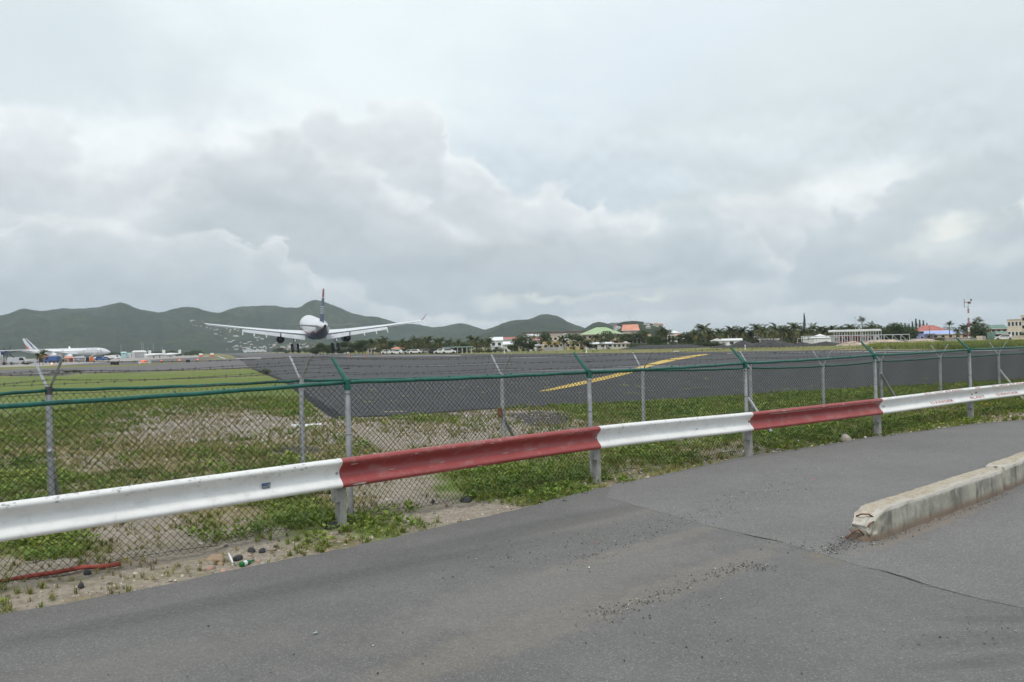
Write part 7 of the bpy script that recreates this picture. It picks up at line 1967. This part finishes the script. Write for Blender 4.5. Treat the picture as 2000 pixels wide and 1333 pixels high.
for (x, y, k_, lb) in [(1290, 641, 'palm', 'palm at the end of the last hill'), (1301, 638, 'palm', 'tallest palm at the end of the last hill'), (1281, 646, 'broad', 'tree right of the yellow upper storey'), (1312, 655, 'broad', 'tree below the white hip roof'), (1296, 655, 'broad', 'tree left below the white hip roof'), (1275, 655, 'broad', 'tree right of the pinkish block'), (1333, 650, 'broad', 'small dark tree right of the terracotta house'), (1348, 647, 'broad', 'round tree left of the starry palm')]:
    T_(k_, x, y, 270, lb, g1, 1.3 if k_ != 'palm' else 1.0)
for k in range(34):
    x = 1346+k*13.3+rT.uniform(-4, 4); T_('broad', x, 650+rT.uniform(-5, 5)-(3 if 1500 < x < 1600 else 0)-(4 if 1620 < x else 0), 285+rT.uniform(-10, 25), 'leafy tree filling the row behind the palms', 'leafy trees behind the palm row', 1.35)
for k in range(20):
    x = 1350+k*12+rT.uniform(-4, 4); T_('shrub', x, 657+rT.uniform(-4, 4), 268+rT.uniform(-6, 8), 'dark undergrowth bush at the foot of the palm row', 'undergrowth below the palm row', 1.7)
PL = [(1357, 643, 'palm left of the starry palm'), (1377, 630, 'tall starry headed palm, highest left of the white house'), (1386, 642, 'palm right of the starry palm'), (1404, 640.5, 'palm over the white gable shed'), (1397, 652, 'low palm before the white gable shed'), (1427, 636, 'twin headed palm above the long white house, left head'), (1434, 637, 'twin headed palm above the long white house, right head'), (1420, 645, 'palm behind the ridge of the long white house'),
    (1453, 637.5, 'dark headed palm right of the long white house'), (1464, 643, 'palm above the first black heap, left one'), (1476, 631.5, 'tall palm above the first black heap'), (1488, 635, 'palm above the first black heap, right one'), (1494, 641, 'dark palm between first and broadest heap'), (1520, 631, 'full tall palm above the broadest heap'), (1529, 634, 'palm close right of the full tall palm'), (1511, 645, 'low palm left of the full tall palm'), (1550, 629, 'highest full palm near the spiky tree'), (1541, 636, 'palm left of the highest full palm'), (1567, 640, 'palm under the spiky tree'), (1560, 646, 'low palm under the spiky tree'), (1590, 631.5, 'palm right of the spiky tree'), (1603, 636, 'palm over the white pyramid tent'), (1613, 638, 'second palm over the white pyramid tent'), (1626, 635, 'palm at the left end of the scalloped canopy'), (1578, 640, 'short palm right under the spiky tree'),
    (1640, 636, 'palm over the left part of the scalloped canopy'), (1660, 632, 'pale headed palm over the scalloped canopy'), (1650, 640, 'low palm behind the scalloped canopy'), (1703, 629, 'dark windblown palm right of the tall fan palm'), (1714, 631, 'second windblown palm, further right'), (1695, 638, 'low palm right of the fan palm')]
for k in range(30):
    x = 1350+k*9.3+rT.uniform(-4, 4) if k < 27 else 1630+(k-27)*25
    if 1385 < x < 1440: y_ = 648
    else: y_ = 642+rT.uniform(0, 9)
    T_('palm', x, y_, 272+rT.uniform(-8, 8), 'lesser palm filling the row behind the gravel heaps', 'lesser palms behind the gravel heaps', 1.0)
for x, y, lb in PL: T_('palm', x, y, 255+rT.uniform(-8, 12), lb, g1, 1.0)
for (x, y, k_, D, lb, wd) in [(1683.5, 619.5, 'fan', 243, 'tall dark fan palm behind the scalloped canopy', .85), (1745, 631.5, 'broad', 262, 'broad dark tree right of the scalloped canopy', 1.7), (1728, 634, 'broad', 262, 'broad tree left of the widest dark tree', 1.5), (1765, 638, 'broad', 262, 'broad tree over the right end of the steel frame', 1.5), (1776, 645, 'broad', 320, 'tree left of the lavender house', 1.3),
    (1572, 614, 'pine', 262, 'thin bare topped spiky tree above the palms', .6), (1790, 624, 'pine', 330, 'tallest feathery casuarina behind the lavender house', .9), (1797, 626, 'pine', 330, 'casuarina second from the left behind the lavender house', .9), (1783, 629, 'pine', 332, 'casuarina on the left of the feathery clump', .9), (1804, 627, 'pine', 330, 'casuarina on the right of the feathery clump', .9), (1776, 633, 'pine', 334, 'short casuarina left of the feathery clump', .9), (1769, 634, 'pine', 334, 'leftmost short casuarina behind the lavender house', .9), (1811, 632, 'pine', 330, 'short casuarina behind the red roof', .9),
    (1855.5, 628.5, 'fan', 232, 'fan palm in front of the light blue roof', 1.2), (1874, 640, 'palm', 225, 'small dark palm right of the fan palm', 1.0), (1882, 634, 'palm', 240, 'ragged palm left of the radio mast', 1.0), (1888, 631, 'palm', 240, 'ragged palm behind the radio mast', 1.0), (1911, 621, 'fan', 236, 'tall fan palm beside the dense dark tree', 1.2), (1903, 628, 'fan', 238, 'second fan palm right of the radio mast', 1.0), (1914, 630, 'broad', 232, 'dense dark tree right of the radio mast', 1.5), (1921, 640, 'broad', 228, 'lower dark tree beside the orange building', 1.3), (1905, 645, 'broad', 230, 'dark tree at the foot of the fan palms', 1.3),
    (1843, 655, 'shrub', 238, 'grey green bush before the peach wing, right one', 2.0), (1828, 656, 'shrub', 240, 'grey green bush before the peach wing, left one', 2.0), (1865, 657, 'shrub', 232, 'bush below the fan palm', 1.6), (1977, 654, 'shrub', 205, 'dark hedge bush before the cream building, left one', 2.0), (1988, 655, 'shrub', 204, 'dark hedge bush before the cream building, right one', 2.0), (1998, 640, 'broad', 216, 'tree at the right edge before the cream building', .8), (1897, 668, 'shrub', 190, 'small bush at the foot of the radio mast', 1.5),
    (1845, 668, 'shrub', 185, 'low weeds behind the flat topped sand heap', 1.8)]:
    T_(k_, x, y, D, lb, g1, wd)
for k in range(26): T_('broad', 1822+k*9+rT.uniform(-3, 3), 646+rT.uniform(-4, 4), 420, 'distant tree between the buildings at the right', 'distant trees behind the right hand buildings', 1.4)
for k in range(30): T_('broad', 2040+k*22, 640+rT.uniform(-8, 4), 260+rT.uniform(0, 60), 'tree beyond the right edge', 'trees past the right edge', 1.4) if False else None
T_('palm', 83, 683, 205, 'small dark palm in front of the parked airliner', None, .9); T_('palm', 77, 688, 208, 'smaller palm beside it in front of the airliner fin', None, .9)
for (x, y, lb, wd) in [(55, 704, 'low dark bush on the apron edge, right one', 1.8), (50, 705, 'low dark bush on the apron edge, left one', 1.8)]: T_('shrub', x, y, 225, lb, None, wd)
for (x, y, D, lb) in [(130, 722.3, 97, 'dark green clump by the taxiway, its left part'), (143, 721.0, 97, 'dark green clump by the taxiway, its highest part'), (155, 722.5, 97, 'dark green clump by the taxiway, its right part'), (110, 726, 94, 'flat green clump left of the highest one'), (520, 716, 70, 'small green clump at the corner of the runway')]:
    T_('shrub', x, y, D, lb, None, 2.6)
for k in range(22): T_('broad', 208+k*8.5+rT.uniform(-3, 3), 689.5+rT.uniform(-2.5, 1.5)-k*.15, 640+rT.uniform(-10, 60), 'hazy bush along the far side of the airfield', 'hazy bushes beyond the airfield', 1.8)
for k in range(14): T_('broad', 545+k*7+rT.uniform(-3, 3), 682+rT.uniform(-3, 3), 700+rT.uniform(-60, 60), 'hazy tree at the foot of the hills', 'hazy trees at the foot of the hills', 1.7)
for kk in PR.values():
    for o in kk:
        for ch in _kid.get(o.name, []): bpy.data.objects.remove(ch)
        bpy.data.objects.remove(o)

# ------------------------------------------------------------------ houses on the hillsides
def hill_house_mesh(w, d, h, wall, roof, kind):
    mb = MB(); mb.box((-w/2, -d/2, -4), (w/2, d/2, h)); mb.cur = 1
    if kind: mb.hip(-w/2, w/2, -d/2, d/2, h+.01, h+2.2, .5, .6)
    else: mb.box((-w/2-.4, -d/2-.4, h+.01), (w/2+.4, d/2+.4, h+.5))
    mb.cur = 2
    for q in range(3): mb.box((-w/2+w*(q+.3)/3, -d/2-.06, h*.35), (-w/2+w*(q+.62)/3, -d/2-.005, h*.75))
    o = mb.build('hillside_house', [M[wall], M[roof], M['darkwin']]); me = o.data; bpy.data.objects.remove(o); return me
HM = [hill_house_mesh(12, 9, 4.5, 'offwhite', 'lightgrey', 1), hill_house_mesh(14, 9, 5, 'offwhite', 'greyroof', 1), hill_house_mesh(10, 8, 4, 'pinkish', 'redroof', 1), hill_house_mesh(16, 8, 5.5, 'white', 'white', 0), hill_house_mesh(11, 9, 6, 'cream', 'salmon', 1), hill_house_mesh(9, 8, 3.8, 'pinkish', 'lightgrey', 1)]
rH = random.Random(9)
pts = [(375,627.5),(381,627),(372,632.5),(377,636.5),(383,637),(393,638.5),(404,641.5),(411,641.5),(418,645.5),(424,645),(430,649.5),(422,653.5),(431,656.5),(438,639),(443,643),(450,645.5),(449,650),(457,657.5),(462,658),(467,658.5),(440,662.5),(459,644.5),(465,646.5),(452,669),(447,669),(457,667),(466,665.5),(470,670),(486,669.5),(490,668),(479,673),(491,674.5),(480,678.5),(471,678.5),(500,661.5),(503,665),(506,660.5),(512,663)]
while len(pts) < 150:
    x = rH.uniform(440, 645); y = rH.gauss(679, 4.5)
    if 664 < y < 688 and y > 690-(x-420)*.32 and (x < 560 or y > 655+(x-560)*.02): pts.append((x, y))
n_h = 0
for (x, y) in pts:
    p_ = hillA.hit(x, y)
    if p_ is None: continue
    me = rH.choice(HM); o = bpy.data.objects.new('hillside_house', me); C.objects.link(o); o.location = (p_[0], p_[1], p_[2]-.5); o.rotation_euler = (0, 0, rH.uniform(-.7, .7)+.3); s_ = rH.uniform(.35, .85)*p_[1]/2900; o.scale = (s_, s_, s_*.9)
    tag(o, 'tiny pale house scattered on the hillside behind the landing airliner', 'house', 'hillside houses behind the landing airliner'); n_h += 1
for k in range(9):
    g3 = PD(479+k*3.8, 685, 1500); o = bpy.data.objects.new('white_warehouse', HM[3]); C.objects.link(o); o.location = (g3[0], 1500+k*3, 3.0+(k % 2)*1.0); o.scale = (.34, .5, .38)
    tag(o, 'small bright white roof in the row at the foot of the left hill', 'building', 'white roofs at the foot of the hill')
for (x, y, k) in [(1263, 635, 0), (1287, 634, 1), (1281, 638, 4), (1291, 637.5, 2), (1266, 642, 5), (1203, 641, 2), (1207, 644, 0)]:
    p_ = hillD.hit(x, y)
    if p_ is None: continue
    o = bpy.data.objects.new('hillside_house', HM[k]); C.objects.link(o); o.location = p_; o.rotation_euler = (0, 0, .3); o.scale = (.55, .55, .6)
    tag(o, 'tiny pale house on the slope of the last hill behind the salmon roof', 'house', 'houses on the last hill')
print('hill houses', n_h)

# ------------------------------------------------------------------ air
mb = MB(); mb.box((-6200, -6200, -1.4), (6200, 6200, 330))
m = bpy.data.materials.new('haze'); m.use_nodes = True; t = m.node_tree; t.nodes.clear()
out = t.nodes.new('ShaderNodeOutputMaterial'); pv = t.nodes.new('ShaderNodeVolumePrincipled')
pv.inputs['Color'].default_value = (0.80, 0.90, 0.98, 1); pv.inputs['Density'].default_value = 0.000135; pv.inputs['Anisotropy'].default_value = 0.0
t.links.new(pv.outputs[0], out.inputs['Volume'])
hz = mb.build('haze', m, kind='stuff')
